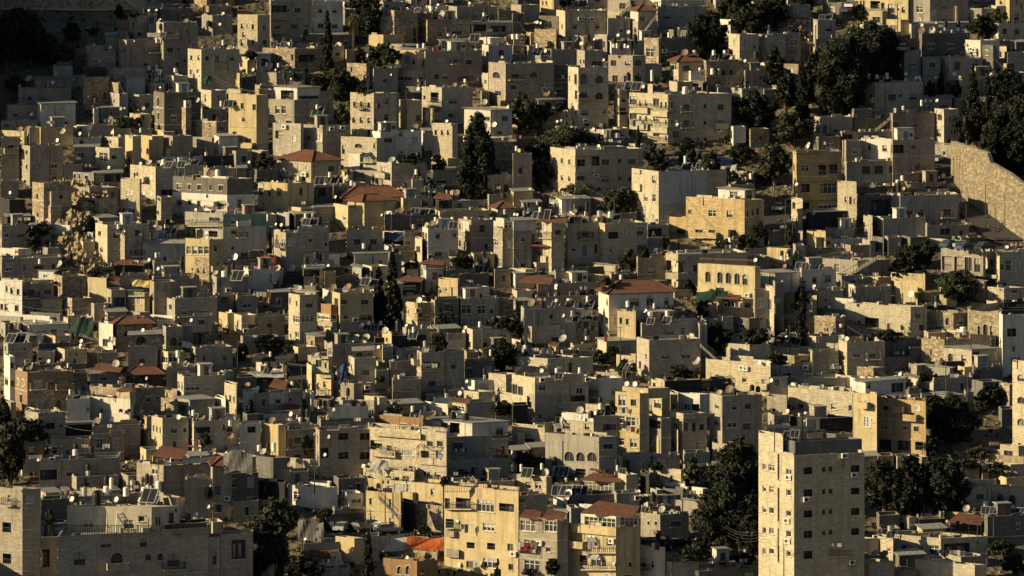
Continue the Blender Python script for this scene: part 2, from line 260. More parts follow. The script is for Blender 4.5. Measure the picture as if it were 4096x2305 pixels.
DATA = r"""
T 0 0
B 1600,1610,1940,90,300|d|dark flat block under the top-left field||
B 1575,1645,1990,228,760|b|tall dim beige block behind the narrow lit strip|1720@345*60.40 1878@318*22.30 1710@505*60.50 1795@488*24.30 1862@612*28.35 1785@650*35.50|
B 1290,1380,1480,160,400|b|small bare plaster cube beside the rust shed|1400@345*45.45|
B 1480,1490,1580,148,380|g|slim grey stair tower near the top-left|1525@205*45.70|
B 1180,1283,1312,205,330|u|rust brown rooftop shed at the upper left||
B 1165,1172,1290,318,420|b|low beige room beneath the rust shed||
B 1055,1060,1170,355,480|b|dim small room left of the lit strip||S
B 1188,1275,1640,403,760|p|beige block with a narrow lit left wall|1208,1250@508*16.45 1548@502*22.22 1465@650*50.25|
B 865,895,1165,515,700|b|low beige house with one white shutter|965@610*30.36 1000@610*30.36s|
+ 865,1030,1040,465,520,2|c|||
B 1065,1155,1475,690,790|c|cream porch house with a sloping slab roof|1085@655*20.45 1135@790*30.40|
+ 1065,1075,1250,603,700,1.5|c||1160@640*70.45|S
B 525,540,730,668,800|b|squat beige box by the dark hillside|560@745*20.30s|
+ 560,570,715,625,672,1|d|||
B 330,340,830,795,850|g|long white sheet awning over a cluttered terrace||S
B 175,185,715,893,1085|b|wide beige house below the sheet awning|300,440@992*40.40 560@985*60.40s|
B 60,78,400,1062,1260|b|left-edge beige house with one square window|292@1130*42.40|
B 10,185,380,1215,1300|b|low dim shed at the left edge||
B 835,850,1100,775,1080|r|old rubble house with two arched windows|955,1055@965*36.80a|
+ 835,845,1075,688,780,0.5|k|||
B 1105,1190,1200,835,1135|r|lit rubble tower with two small windows|1125,1160@975*18.45 1150@1080*20.45|
B 1205,1272,1460,783,965|m|blue grey sheet-clad upper room|1225@850*20.40|S
B 1465,1550,1660,838,965|c|small cream house with tall narrow windows|1480,1505,1532@905*18.70f 1590@900*30.40|
B 1655,1748,1890,763,915|c|cream box left of the white tower house|1680,1718@865*22.50|
B 1890,2025,2410,500,925|c|slim white tower house with a long dim wing|1925,1997@582*22.48 1922,1988@725*22.48 2083,2335@588*40.45 2185@595*42.70d|
B 2120,2135,2268,742,920|b|beige room under the wooden pergola|2190@825*45.45|
B 1545,1652,2022,932,1345|d|dark ruined stone block with a light roof slab|1592@1020*22.90a 1715@1068*45.45|
B 2022,2125,2275,910,1075|c|cream house left of the white window frame|2200@975*28.40f|
B 1925,2177,2388,1222,1400|r|rough stone base of the white plaster house|1970,2112@1270*15.25 2230@1300*40.40|
+ 1925,2175,2390,1072,1228,-0.1|w||2038@1148*30.50f 2267@1160*55.45|
B 1790,1868,1925,1085,1400|r|narrow pale rubble house with a green door|1900@1340*30.70d|
+ 1820,1868,1925,1012,1100,1|w||1890@1060*20.30|
B 2280,2410,2425,735,900|o|yellow upper room with a dark square window|2358@770*42.55|
B 370,412,760,1045,1290|m|white panelled house with a thin lit corner|440,630@1085*48.48s 510@1247*30.50 488@1247*26.50s 650@1240*55.45|S
B 370,408,740,1285,1449|o|ochre lower house under the white panels||
B 1275,1400,1540,952,1145|c|cream balcony house left of the dark ruin|1300@1030*30.50 1382@1040*25.60f 1480@1060*45.50|L1290,1400,1075;L1275,1410,1120
B 1305,1408,1520,1148,1290|o|ochre house below the balcony house|1330@1200*18.50 1440@1190*30.50|
B 1530,1650,1655,1130,1320|r|crumbling lit rubble wall house|1590@1200*20.40|
B 1105,1200,1290,940,1160|g|narrow lit house with a pipe down its corner|1212@950*20.50 1235@1050*20.40|
B 1000,1010,1190,1088,1200|g|grey sheet lean-to above a rubble wall|1120@1130*30.60f 1150@1130*26.60f|S
B 920,945,995,1092,1260|c|thin cream chimney-like house|935@1160*12.40|
B 620,770,920,1268,1340|w|low white roof wall with a dish on it||
B 990,1180,1200,1190,1262|r|lit rubble garden wall house||
B 915,925,1175,1262,1385|p|long plain brown-pink wall house||
B 1095,1145,1310,1298,1400|b|small dim house with three white dishes|1200@1350*30.30|
B 735,745,1015,1392,1500|m|white sheet house at the bottom of the slope|820@1425*40.50|
B 1055,1190,1255,1382,1500|c|cream cube with a bright left face|1080,1110@1430*18.30|
B 1255,1410,1560,1405,1520|p|pinkish flat house row end||
B 1560,1650,1930,1418,1530|o|flat yellow house left of the dark roof|1700@1345*60.50|
B 0,10,160,1225,1320|g|grey shed stack at the far left edge|60@1260*60.40|
B 2300,2580,2700,955,1540|o|tall yellow facade with a white casement window|2438@1068*32.60 2560@1080*40.60 2452@1203*36.42 2340@910*70.60f 2500@1430*60.70|
R 2145,2265,625,740
A 2030,2130,770,850,g
Z 1480,1665,330,372
d 1573,108,36 1496,105,26 1612,197,22 2245,140,38 2211,245,32 1350,415,22 1110,478,40 948,452,30 1148,582,20 400,833,36 533,833,36 198,865,34 890,972,28 1992,752,36 1610,880,22 2547,702,36 2493,597,30 1443,1092,40 1215,1095,36 928,1070,30 318,1152,38 733,1265,32 893,1300,36 1187,1278,34 1232,1274,32 1132,1333,40 1200,1367,36 1318,1376,40 805,1345,38 578,1412,44 1780,738,44 2044,1032,36 1250,1095,30
D 290,795,80 110,828,76 1575,803,70 735,797,60 1872,214,60 205,1305,70 280,1300,80 632,1325,70 1635,800,50 1990,1010,60 2000,1035,60
t 1500,685,32,44 1578,672,28,44 1763,705,32,40 2245,430,28,50 2228,1045,34,60 1610,310,26,38 1580,405,30,50 1415,1310,24,44
k 1520,110,34,50 1455,105,34,50 1615,265,36,60 2098,235,50,60 965,1005,46,56 806,1305,30,56 2285,970,26,70 1325,1310,34,44
p 1585,352,60 1505,730,60 1592,728,60 2250,480,70 2300,1045,90 1640,350,60
P 1110,150,350
T 0 1
B -186,15,140,150,560|c|bright tall block at the top with small square windows|-140@265*28.50 -90@260*10.35 -32@272*24.50 -125@350*30.50 -142@430*28.70 -85@420*10.55 -30@425*24.50 75@100*24.34 82@275*36.46 88@425*36.46|R-186,-60,100,150
B 130,148,565,5,420|b|long beige block with enclosed balconies|235@90*150.70 420@105*60.50 325@102*18.30 215@270*60.45 385@270*66.48 505@260*24.34|L150,320,160;L150,320,300
B 565,575,875,12,340|w|pale grey block behind the tall cypress|648,792@105*52.60f 650,792@260*62.44|
B 65,390,640,490,720|r|ochre masonry hall with a dark glazed front|115@570*18.50 205@580*18.60 365@580*20.70 510@585*160.70|
B 0,205,490,730,870|b|low cracked plaster wall house beneath the hall|440@760*80.90|
B 555,565,990,360,480|d|dim corrugated roofed row behind the cypress|700@420*80.70|S
B -10,30,175,905,1240|b|yellowish corner house with a white window|133@970*36.50f 85@1095*34.60f|
B 30,385,780,1005,1300|b|wide plaster house under a glazed roof terrace|207@950*32.36 215,278@1105*44.80f|
+ 180,415,640,885,1010,0.6|w||315@955*130.90 530@980*200.36|S
+ 640,645,778,920,1010,0.4|b|||
B 380,720,725,1165,1270|c|small flat cream annex with a black panel roof|585@1215*30.45 450@1210*40.50s 680@1200*15.25|
B 170,450,480,1245,1600|s|striped stone house left half with a broken window|235@1355*80.80 380@1392*40.60s|
B 475,670,950,1260,1600|s|striped stone house right half with a white shutter|532@1392*30.46 632@1380*62.80s|
a 285,1265 765,1285 875,1275
B 1167,1310,1460,165,430|b|cream stone house with a glazed bay corner|1415@215*15.50|
+ 1210,1345,1365,175,310,-0.6|c||1235,1270,1305@208*30.52f 1345@205*30.52f|
B 1310,1390,1630,105,445|r|tall yellow masonry block with buttress folds|1500@228*14.46 1425@220*14.46s 1420@400*16.40|
B 1615,1725,2155,200,440|r|old stone church-like hall with a big dark arch|1633,1665,1694@305*14.90a 2020@310*100.80a 1850@345*46.42|
B 1610,1620,1940,120,210|d|low dark parapet room behind the big dishes||
B 1938,2022,2425,68,230|g|grey house with a bright left end wall|2003@165*14.30 2208@160*22.34|
B 2425,2440,2600,110,230|d|dark masonry house at the top right of the dome arch|2500@160*30.30|
B 2155,2165,2600,240,360|g|corrugated roofed open sheds|2260@280*120.70 2440@290*150.60|S
B 1245,1280,1500,20,160|g|grey top-edge house with a lit corner|1320@60*30.30|
B 1135,1280,1490,350,470|o|sunlit plaster wall above the garden||
B 915,1110,1140,640,930|r|lit rubble house with an arched doorway|1092@800*24.90a 960@700*18.50|
B 1115,1185,1430,690,900|g|grey stained house beside the arched doorway|1298@808*40.46 1155@880*30.50|
B 1410,1635,1700,690,880|c|cream villa with a long glazed porch|1440@770*80.80f 1525@770*80.80f 1640@760*80.80|
+ 1365,1600,1690,705,780,-0.5|t|||S
+ 1415,1640,1750,505,680,1|o||1520@600*50.80d 1585@620*30.60 1690@640*30.60|S
B 1640,1705,2275,515,900|p|big plain beige block above the pink dishes|1870@628*62.50s 2010@613*30.26 2142@625*62.50 1818@772*46.48 1908@778*52.36 2110@780*56.44|
B 1825,1865,2385,415,520|b|corrugated topped upper storey||S
B 2275,2340,2580,455,700|m|pale blue-white corner block|2290,2335@538*22.50 2468@533*54.56|
B 2270,2340,2350,570,760|w|bright narrow wing of the pale corner block|2300@690*22.40|
B 2340,2512,3000,640,1100|p|large arched window house at the top centre|2420@755*74.66a 2612@755*72.60a 2795@752*72.60a 2435@938*60.48|
+ 2335,2510,2576,970,1100,-0.05|r|||
B 2270,2335,2340,740,905|c|narrow cream wing left of the arched windows|2307@825*28.50f|
B 948,1185,1440,938,1380|c|pale three-storey block with small arched windows|990,1058@1048*26.50 1135@1058*26.56a 985,1060@1208*34.60a 1137,1205@1212*34.56a 985@1330*40.60|
+ 1185,1318,1430,945,1380,0.5|b||1208@1072*40.40 1305@1062*12.40 1370@1088*38.40f 1375@1240*60.44f|
B 1430,1520,1665,1010,1330|o|ochre house with tall pipes and a side balcony|1450@1100*20.60 1505@1130*14.60 1640@1190*60.60|
B 1500,1510,1650,930,1010|d|shaded rooftop laundry room||
B 1670,1870,2180,880,1250|c|cream block with two recessed balconies|1695@980*22.40 1797@980*80.100 1800@1140*70.80 1980@1020*86.46 2120@1000*30.42s 1960@1162*50.40|L1728,1868,1035
B 1675,1775,1800,1090,1330|r|pale rough foot of the balcony block|1755@1280*40.50|
B 1775,1975,2030,1245,1600|c|cream house with three slanting shutters|1810,1872,1932@1335*24.50|
B 2095,2360,2576,1110,1400|w|white sheet topped house behind the dark cypress|2322@1195*62.42 2505@1195*60.44 2450@1335*50.30|S
B 1152,1252,1665,1330,1600|w|white-grey house with pock marks|1455@1352*36.40|
B 840,1100,1150,1400,1600|g|terrace with a yellow awning|900@1430*60.50|S
d 457,360,28 326,447,40 192,703,30 1217,643,32 1116,918,32 1295,1234,34 1280,1296,40 678,1252,28 1918,1220,34 2145,32,30 1829,50,30 1812,86,28 1357,752,26 1632,895,40 2475,577,32 2232,802,28 2532,1080,34 1520,88,28 2400,1255,60
D 142,672,76 300,675,66 825,450,60 30,640,60 1187,603,56 1750,152,76 1868,152,76 1952,152,70 1700,145,60 2002,370,66 2302,1028,66 755,1238,70 1605,1277,70 2000,860,60 2110,860,60
t 170,398,30,36 275,400,28,56 357,412,28,40 108,650,30,44 225,655,24,40 1130,558,30,36 1688,460,30,50 1630,462,26,40 1765,88,30,40 1617,70,28,36 2293,145,28,36 660,835,32,44 615,1075,30,44 1938,345,34,36 1965,1250,40,30 357,815,28,60 2105,812,30,36
k 168,345,40,60 500,325,42,60 112,615,28,40 222,605,28,40 1145,500,46,80 1925,298,32,60 2188,295,34,60 2303,102,28,50 1622,22,32,50 2370,165,44,60 1840,480,50,44 285,765,40,60 1660,835,50,50 1470,88,40,44 1225,1060,44,50
p 180,440,60 280,450,70 330,450,60 690,890,60 620,1125,120 2310,185,70 1625,100,60 2200,385,100
P 973,300,590
P 1217,1035,1320
P 2320,205,410
T 0 2
B 445,535,960,110,380|c|block with three air conditioners high on its shaded wall|505@265*14.40 630@267*48.46 858@265*44.48|R488,955,110,158
B 225,445,460,300,540|r|sunlit rubble house right of the three white dishes|340@420*14.40|
B 485,490,955,70,130|b|dim upper storey above the air conditioners||
B 280,420,475,-20,150|o|yellow house fragment at the top edge|310,345@30*16.40|
B 385,470,535,390,500|t|small red-roofed glazed porch|420@440*50.70f 500@440*50.60f|H
B 580,665,670,428,500|c|bright blank plaster slab||
B 145,190,225,330,470|r|small ochre house with a wooden balcony|170@330*40.50|
B 0,10,125,460,560|g|grey hut by the white tank row|62@525*30.30|
B 388,395,660,500,660|b|plain beige back wall house||
B 0,290,385,560,660|g|grey rooftop room with a dark door|122@600*60.60d 62@590*24.30|
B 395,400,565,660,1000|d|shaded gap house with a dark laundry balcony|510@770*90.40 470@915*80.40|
+ 290,300,385,660,870,-0.3|o||347@745*26.26|
B 565,668,970,680,1290|c|tall cream house with arched windows and corner balconies|720@795*74.100a 720@955*74.60 877@800*80.74a 877@965*80.70a 640@800*26.100 645@955*26.90 732@1140*70.44 932@1125*24.30 578@790*10.50|L682,765,820;L682,765,990
+ 652,732,920,510,690,1.5|b||690,722@620*18.40 850@640*100.50|
B 970,1215,1345,560,840|p|pink-beige block with faint arched windows|1268@632*70.66a 1290@795*30.60a|
B 445,560,670,1110,1300|c|lit lower wing with a roof balcony|550@1150*24.60 640@1130*20.40|
B 1188,1268,1465,215,420|b|house with an outside black staircase|1240@300*26.60 1358@330*66.46|
+ 1190,1270,1450,110,230,1|m||1310@190*50.50|H
B 1460,1468,1950,75,290|g|long grey house under a red fence|1562@172*62.36 1705@170*20.26|R1380,1945,15,72
B 1330,1475,1500,385,650|r|yellow rubble strip house with a wooden casement|1388@530*76.90f|
B 1215,1225,1345,500,570|p|low pink wall room||
B 1475,1485,1880,385,660|d|shaded stone house behind the pine|1550@540*30.30f 1630@560*70.70 1520@610*40.40|
B 960,965,1190,190,400|g|plain grey block near the top centre|1100@310*30.30|
B 1592,1675,1920,620,840|c|yellow house with a hipped brown roof|1630@665*70.80f 1752@680*70.80 1610@800*28.60 1650@800*26.60f|H
B 1915,1955,2335,615,880|r|rubble house with a small arched window|2205@725*36.60a 2360@830*70.60|
B 1763,1800,1985,718,880|w|white cube with a blue door|1780@840*14.40 1888@850*56.70d|
B 2335,2345,2600,710,900|g|low grey house with a lit shed end|2360@820*60.60|
B 2205,2315,2525,890,1090|b|beige house with a garage opening|2252@1010*84.80 2425@1015*120.50|
B 2180,2290,2480,345,680|c|cream block with a jutting slab left|2440@470*26.34|
B 2475,2512,2900,350,640|p|beige block with a lit rim at the pine wood|2497@480*12.70 2626@485*60.50|
B 1027,1080,1165,880,1270|c|balcony tower of the white apartment block|1125@1000*50.70f 1110@1120*80.70|L1025,1165,1085
B 1180,1570,2205,950,1460|c|big white apartment block with stacked balconies|1755,2100@1078*58.56 1942@1070*28.40 1755,2100@1240*58.56 1942@1236*28.40 1755@1400*58.30s 1942@1405*28.40 2100@1405*58.44s 1220@1010*70.80 1290,1350@1040*20.60 1290,1350@1195*20.50 1300,1350@1370*20.60 1220@1170*70.60 1450@1030*60.80 1502,1548,1610@1060*20.60 1450@1195*60.60 1550,1610@1230*20.40 1450@1350*60.50 1550@1390*20.50|L1180,1365,1055;L1400,1640,1080;L1180,1365,1215;L1390,1640,1240;L1180,1365,1380;L1400,1640,1400
+ 1366,1415,1425,852,960,0.3|c|||
+ 1182,1362,1368,1085,1145,-0.9|c|||
+ 1182,1362,1368,1250,1310,-0.9|c|||
+ 1395,1560,1568,1115,1180,-0.9|c|||
+ 1395,1560,1568,1285,1345,-0.9|c|||
B 2205,2330,2580,1090,1300|d|dark low house behind the apartment block||
B 890,900,1190,1390,1500|d|flat house crowded with tanks and panels||
B 255,262,520,1010,1120|g|grey shed under a corrugated awning||S
B 0,5,250,1395,1500|u|long pinkish wall under the iron fence|60@1430*40.30|R0,250,1310,1395
B 2255,2430,2440,20,80|c|bright top-edge terrace wall||
B 0,8,120,140,330|d|cluttered grey yard house at the top|60@200*60.50|
B 960,1190,1200,0,130|g|stairwell house at the top edge|1110@60*60.60|
B 1340,1500,2000,-40,60|w|white wall at the top edge|1450@30*40.30|
B 2100,2110,2260,60,200|d|dark garden shed with an orange cloth||
B 2120,2250,2255,430,560|c|small lit room left of the jutting slab||
a 690,175 745,180 808,180 325,885 745,1205 1730,1300 2082,1295 1535,500
d 253,225,34 232,225,20 287,232,26 101,508,34 332,515,40 696,438,40 825,395,28 854,398,28 1166,472,30 1171,323,38 918,603,34 665,945,32 1320,872,38 1804,912,40 497,1065,28 453,1223,30 493,1212,28 818,1300,34 1885,692,24 2345,612,34 1657,1210,34 1660,1256,38 1446,615,22 1414,617,22 865,1432,26 1066,355,34 2340,880,28
D 1740,530,76 635,390,76 780,488,66 345,940,80 415,950,70 890,1262,50 105,410,60
t 12,370,36,50 54,368,30,50 925,447,26,56 1170,822,30,40 1255,832,30,40 1408,760,30,110 1745,910,60,76 608,1290,34,46 925,1328,34,44 1055,1370,60,60 2142,530,36,50 2030,530,36,50 1835,530,36,50 2018,718,44,60 2085,720,34,60 1022,460,30,36 1058,460,24,50 1138,460,26,40 255,460,30,44 1580,350,30,50 1860,560,30,40
k 1237,388,54,100 1170,765,50,80 1255,770,46,80 608,1240,40,60 540,1245,36,56 922,1270,44,60 2140,478,40,40 2185,515,36,60 1090,470,44,60 1030,410,44,60 1140,410,40,60 2455,550,56,76 765,380,50,80 2130,730,34,50
p 255,520,90 1180,865,100 1250,870,100 2040,580,80 2160,580,70 715,40,90 1080,870,60
P 755,160,350
P 2340,390,600
P 303,1090,1290
P 605,1030,1210
P 127,0,170
T 0 3
B 865,1200,1205,-60,150|o|yellow ornate house with arches at the top|893@35*30.50a 935,965@40*18.70a 1080@50*100.80 1155@60*36.70a|L960,1200,100
B 1200,1410,1420,-60,200|o|bright house with a dark doorway near the top|1240@88*66.90 1310@85*26.60f 1362@100*36.60a|
B 935,1150,1200,112,270|o|yellow wall house among the pine tops|1090@200*76.60|
B 1415,1630,1705,-20,240|g|patchy grey plaster house|1525@95*66.66f 1672@125*32.50s|
B 1630,1705,2015,-10,240|b|dim masonry house with a pipe down the middle|1902@128*66.50s 1500@300*60.50|
B 1700,1990,2290,-60,60|d|dark top edge building|2100@30*50.40|
B 2290,2430,2580,-60,215|o|sunlit yellow houses at the top-right corner|2345@20*30.50 2395@150*12.60 2500@20*16.50 2550@60*16.60|
B 2245,2300,2430,60,215|c|cream wall with a slanting shadow||
B 455,500,680,200,490|b|beige house left of the big pine|615@292*62.50 480@350*10.200|
+ 515,640,645,350,435,-0.2|w|||
B -190,-10,175,355,640|c|dim beige block with a framed dark window|52@485*60.56|
B 175,185,333,345,610|p|beige balcony wing by the lamp post|220@472*60.56 240@590*100.40|L175,305,515
B 2205,2320,2580,235,420|c|dark stained block with a bright end|2228@362*18.50 2285@362*10.60 2295@370*30.60|
B 1545,1555,2035,240,330|m|long pale roof hut behind two black tanks||S
B 1540,1550,2030,335,620|d|brown weathered house with two white windows|1642,1835@470*72.50f|
B 1340,1372,1540,505,810|g|stained grey house with three slit openings|1465@645*64.54f|
+ 1380,1525,1535,400,510,0.5|u|||
B 1540,1555,1735,580,810|b|dim beige house with a half shuttered window|1652@655*60.50|
B 1735,1830,2085,580,800|c|small house with a bright narrow front|1800@720*14.50 1750@640*8.10|
B 1985,2138,2330,405,730|w|sloping bright white house with air conditioners|2048@535*24.40 2108@545*22.46|
B 2135,2265,2290,455,740|d|dark recess block by the white house|2187@700*36.30|
B 2260,2400,2410,640,760|c|cream balcony with plants|2320@600*90.70|
B 2262,2400,2405,470,585|c|cream upper balcony of the right-edge block||
B 2400,2410,2600,530,750|b|plain beige block at the right edge|2445@650*70.100|
B 820,1078,1560,832,1100|c|white cantilevered house with four tanks|953@968*24.56 1033@978*24.60 1250@980*76.60 1335@960*38.30 1460@975*76.60 1380@900*8.200|
B 850,1110,1115,1090,1200|c|cream low storey beneath the cantilever|1060@1150*30.60f|
B 465,525,850,1180,1400|b|unfinished house with rebar stubs on top|570@1310*40.100 680@1300*40.60|
+ 855,865,1040,1100,1210,1|d|||
B 1245,1255,1675,1145,1460|p|plain tall block with one long dark slot|1285@1280*50.110 1458@1275*42.46 |R1190,1660,1075,1140
B 1675,1770,1920,1100,1440|c|beige wing right of the long dark slot|1830,1870,1900@1200*20.60 1850,1880,1910@1330*18.50 1820@1400*30.100|
B 1535,1550,1850,990,1140|b|flat house with three dishes in a row||S
B 700,745,1250,1330,1500|b|house under a big black steel canopy|800@1370*100.60 1000@1380*200.50|
B 1565,1650,1660,830,980|c|small white porch above the three dishes|1600@900*50.60|
B 1870,1960,2330,770,1000|c|cream wall behind the twin cypresses|1920@900*50.90|
B 60,-10,150,710,900|b|dim garden house at the wood edge|83@777*28.24|
B -60,-40,65,900,1080|b|cube with a dark garage opening|18@1035*36.80|
F 265,510,1400,1560
F 700,1240,1215,1330
F 1195,1250,1080,1320
a 2050,480 2030,485 2075,490
d 1548,253,34 1690,782,36 1389,745,38 1388,803,38 1520,782,40 1536,803,34 1875,745,40 1585,1017,36 1638,1014,36 1700,1012,34 1990,450,36 1490,785,40 2300,355,30 350,560,20 2265,730,34 410,1445,30
D 1545,310,80 1650,308,80
t 926,770,34,44 1012,765,36,56 1093,770,34,44 1196,762,36,60 1785,292,36,36 1910,292,36,40 1285,1110,36,50 1363,1095,34,56 1545,1035,26,60 8,325,24,36
k 1785,236,46,66 1915,236,40,66 15,275,36,60
p 935,805,76 1120,805,80 1205,810,80 545,170,60 620,165,60
P 425,185,610
P 520,0,180
P 1303,40,520
P 1182,540,740
W 0,440,320,340
W 0,605,180,560
W 1705,75,2015,240
W 1340,610,1960,450
C 1270,395,70 1370,395,80 1310,690,80 790,95,70 840,45,60
T 0 0
Y p 310,620,360,520|broad dark pine on the slope at the far left
Y p 60,720,260,640|dark pine at the left frame edge
Y p 720,420,220,210|round dark evergreen below the sunlit field
Y b 935,350,110,90|low shrub beside the round evergreen
Y b 1200,130,90,100|lone dark bush on the sunlit field
Y b 480,640,300,220|dark scrub on the slope under the pine
Y b 620,560,260,140|grey scrub patch above the squat beige box
Y b 1350,180,110,80|shrub at the top of the stair tower
Y p 1850,150,140,220|dark evergreen at the top edge of the left part
Y b 1225,1260,110,90|bush beside the lit rubble garden wall
Y b 1385,1260,90,90|small bush below the balcony house
Y b 2520,600,160,110|green bush at the foot of the bright tall block
Y b 150,900,200,150|dark scrub at the far left below the pines
T 0 1
Y c 718,800,155,700|tall slim cypress before the pale grey block
Y m 980,590,200,560|tall palm with drooping dry fronds
Y p 1130,420,260,480|big dark tree behind the palm
Y p 850,1000,420,330|dark leafy tree at the foot of the tall cypress
Y b 1060,950,110,120|bush beside the arched doorway house
Y b 1290,620,330,200|silver green hedge below the masonry block
Y p 1050,620,130,160|dark tree right of the palm trunk
Y c 1592,460,50,180|young cypress against the yellow masonry block
Y c 2230,1900,430,740|massive dark cypress clump in the middle of the town
Y b 640,880,200,140|dark shrub left of the cypress foot
Y b 380,840,120,120|shrub behind the flat white parapet
Y b 870,1200,160,160|scrub in the shaded gully
T 0 2
Y p 110,1330,330,400|broad olive tree below the arched window house
Y p 330,1250,260,230|dark tree under the corrugated awning
Y p 540,1560,640,300|wide leafy trees in front of the tall cream house
Y b 480,1120,110,90|bush by the roof balcony
Y c 1270,1600,90,330|small ragged cypress before the white apartment block
Y p 1960,560,420,480|large dense pine in the upper right centre
Y p 2370,350,430,310|dark pine at the top edge right of centre
Y p 2430,1310,420,420|dark round tree beside the white apartment block
Y b 1510,830,110,60|pale bush in the shaded yard
Y b 1760,1480,140,110|green shrub at the foot of the apartment block
T 0 3
Y p 60,260,320,330|dark pine at the top edge above the dirt heap
Y p 380,160,200,260|dark pine by the top street
Y p 920,1000,520,680|largest dark pine mass on the right of the town
Y p 620,1180,420,640|left half of the great pine mass
Y p 1120,820,330,520|right flank of the great pine mass
Y c 345,1210,180,600|dark cypress before the great pine mass
Y p 180,1160,210,470|bushy tree left of the dark cypress
Y p 250,1449,460,330|leafy green tree below the dark cypress
Y p 930,230,160,200|pine top before the yellow ornate house
Y c 1740,990,100,300|small cypress beside the white cantilevered house
Y p 1900,960,240,150|leafy vine tree right of the small cypress
Y c 2060,1200,170,560|left one of the twin tall cypresses
Y c 2215,1260,160,500|right one of the twin tall cypresses
Y p 2450,1400,400,640|dark trees filling the right edge
Y p 2060,1449,260,380|dark tree below the twin cypresses
Y b 1640,940,110,140|bush under the small porch
Y b 2320,230,200,140|dark shrub behind the white sloping house
Y p 2150,390,300,250|black tree left of the right-edge stained block
T 0 3
Y p 720,1200,600,900|biggest dark pine left of the white cantilevered house
Y p 1040,820,560,640|tall dark pine behind the white cantilevered house
Y p 540,900,330,460|dark pine rising over the lamp post
Y p 1230,700,300,420|dark pine beside the stacked street cars
Y p 2400,1100,420,420|dense black pine right of the twin cypresses
Y p 2000,1449,280,360|dark bushy tree left of the right edge wood
Y p 2560,1449,400,560|black tree at the right frame edge
Y p 60,900,260,420|dark tree by the cube with a garage opening
T 0 1
Y p 1130,240,300,330|dark tree crown at the top edge near the palm
Y p 1000,160,200,200|dark tree left of the palm crown
T 0 2
Y p 2250,250,400,330|dark pine left of the top edge grove
Y p 2500,330,300,330|dark pine at the join of the top grove
Y p 520,70,240,150|dark shrubs at the top edge before the yellow fragment
T 0 0
Y p 160,480,420,420|black pine mass at the far upper left
Y p 420,620,380,300|dark bushes under the far upper left pines
B 1940,2080,2360,-70,90|r|sandy masonry block at the top edge left of the bright block|2260@20*40.40|
B 2040,2100,2330,60,170|r|low sunlit rubble wall at the top left of the bright block||
B 1390,1440,1560,-60,60|b|small dim house at the top edge by the field|1500@0*40.40|
B 1600,1640,1780,-80,40|d|dark house at the top edge by the field end|1700@0*40.40|
T 0 1
B 875,890,1010,20,110|w|small pale house at the top edge beside the palm|950@60*40.30|
B 1500,1560,1720,-60,60|g|grey top edge house behind the big dishes|1640@0*50.40|
B 1720,1760,1935,-50,70|b|beige top edge house behind the big dishes|1850@10*50.40|
T 0 2
B 0,60,270,-50,60|d|dark top edge house at the upper centre|160@10*50.40|
B 700,760,960,-50,40|b|beige top edge house by the stairwell|860@0*50.40|
B 2010,2050,2250,-60,30|c|cream top edge house before the grove|2150@-10*50.40|
T 0 3
B 160,200,420,-60,70|b|dim stone house at the top edge among pines|280@10*60.40|
B 560,600,860,-70,30|g|grey top edge house above the steep street|700@0*50.40|
T 1 0
B 0,10,195,-60,330|b|dim beige block at the left edge by the green awning|108@40*60.60|
B 192,300,635,20,420|b|dim brown block with a thin ochre left wall|212@60*16.50 268@85*20.45 215@200*18.50 268@230*18.45 545@222*70.48f 548@340*40.26|
+ 192,290,300,350,600,0.6|o||265@555*16.50|
B 740,748,985,40,240|g|dark grey house with one square window|815@115*55.48|S
B 635,640,830,210,360|p|plain dark wall house||
B 960,1100,1250,40,260|c|cream balcony house with a lit glazed corner|1035@130*70.90f 1150@135*60.50f|
B 1258,1335,1420,-80,280|o|ochre block left half||
B 1415,1530,1645,-80,170|o|ochre block with a dark square window|1487@75*30.60 1400@60*20.30|
B 1645,1738,1940,-80,200|p|pinkish block with a dark side window|1675@60*30.50|
B 325,440,715,395,835|r|tall masonry tower house with a pale vault|375@525*18.60a 380@715*18.40 380@790*20.60a|
+ 460,515,720,478,640,-0.5|b||482@545*24.50 612@535*40.40|
+ 455,510,620,625,840,-1|r||470@700*12.40|
B 730,945,950,290,450|g|plaster room over the crag with three windows|752,800@325*20.44 870@342*34.44 |
B 945,955,1220,300,445|b|open loggia room over the crag|980@352*30.45f 1130@340*160.80|S
B 740,900,1195,440,580|b|house on the crag with a white window surround|775@475*40.50f 853@490*26.46 972@500*26.46 1053@505*18.46 1130@512*44.60 930@495*20.40|
B 625,1000,1180,545,760|r|weathered retaining house of old blocks on the crag|800@600*80.70 910@600*80.70|
B 1215,1405,1412,360,740|c|cream house with a big grid of panes|1298@488*64.50s 1290@655*130.130f|
B 1310,1565,2050,228,560|c|large cream block with many shuttered windows|1355,1382@315*20.60a 1442,1515@332*30.50s 1442,1515@500*28.46s 1655@330*60.50s 1680@490*110.60 1830@315*60.30 2000@310*60.30|
+ 1412,1570,1740,555,810,-0.05|r||1452,1517@690*20.80a|
B 1575,1620,1735,535,800|b|shaded annex beside the twin arched windows|1600@555*30.30 1590@690*20.40|
B 1740,2285,2545,350,835|w|grey and white three-storey house with black windows|1802@430*46.50 1910@435*32.50 2005@438*36.50 2128@440*40.50 2223@445*44.52 1803@590*50.50 1908@590*36.44 2000@600*36.50 2118@590*50.30 2225@605*70.50 1803@748*50.44|R2010,2170,590,640
+ 1738,2284,2540,352,512,-0.06|d|||
B 2380,2510,2600,262,350|c|cream room with white glazing by the metal roof|2440@340*90.30f|
B 2050,2060,2470,120,260|k|dark tilted metal roof shed||
B 1860,2245,2580,700,1000|g|house with a fenced long upper gallery|2160@760*110.40 1900@900*30.80 1950@900*30.80 2000@905*40.80 2145@905*90.60|L1860,2245,790
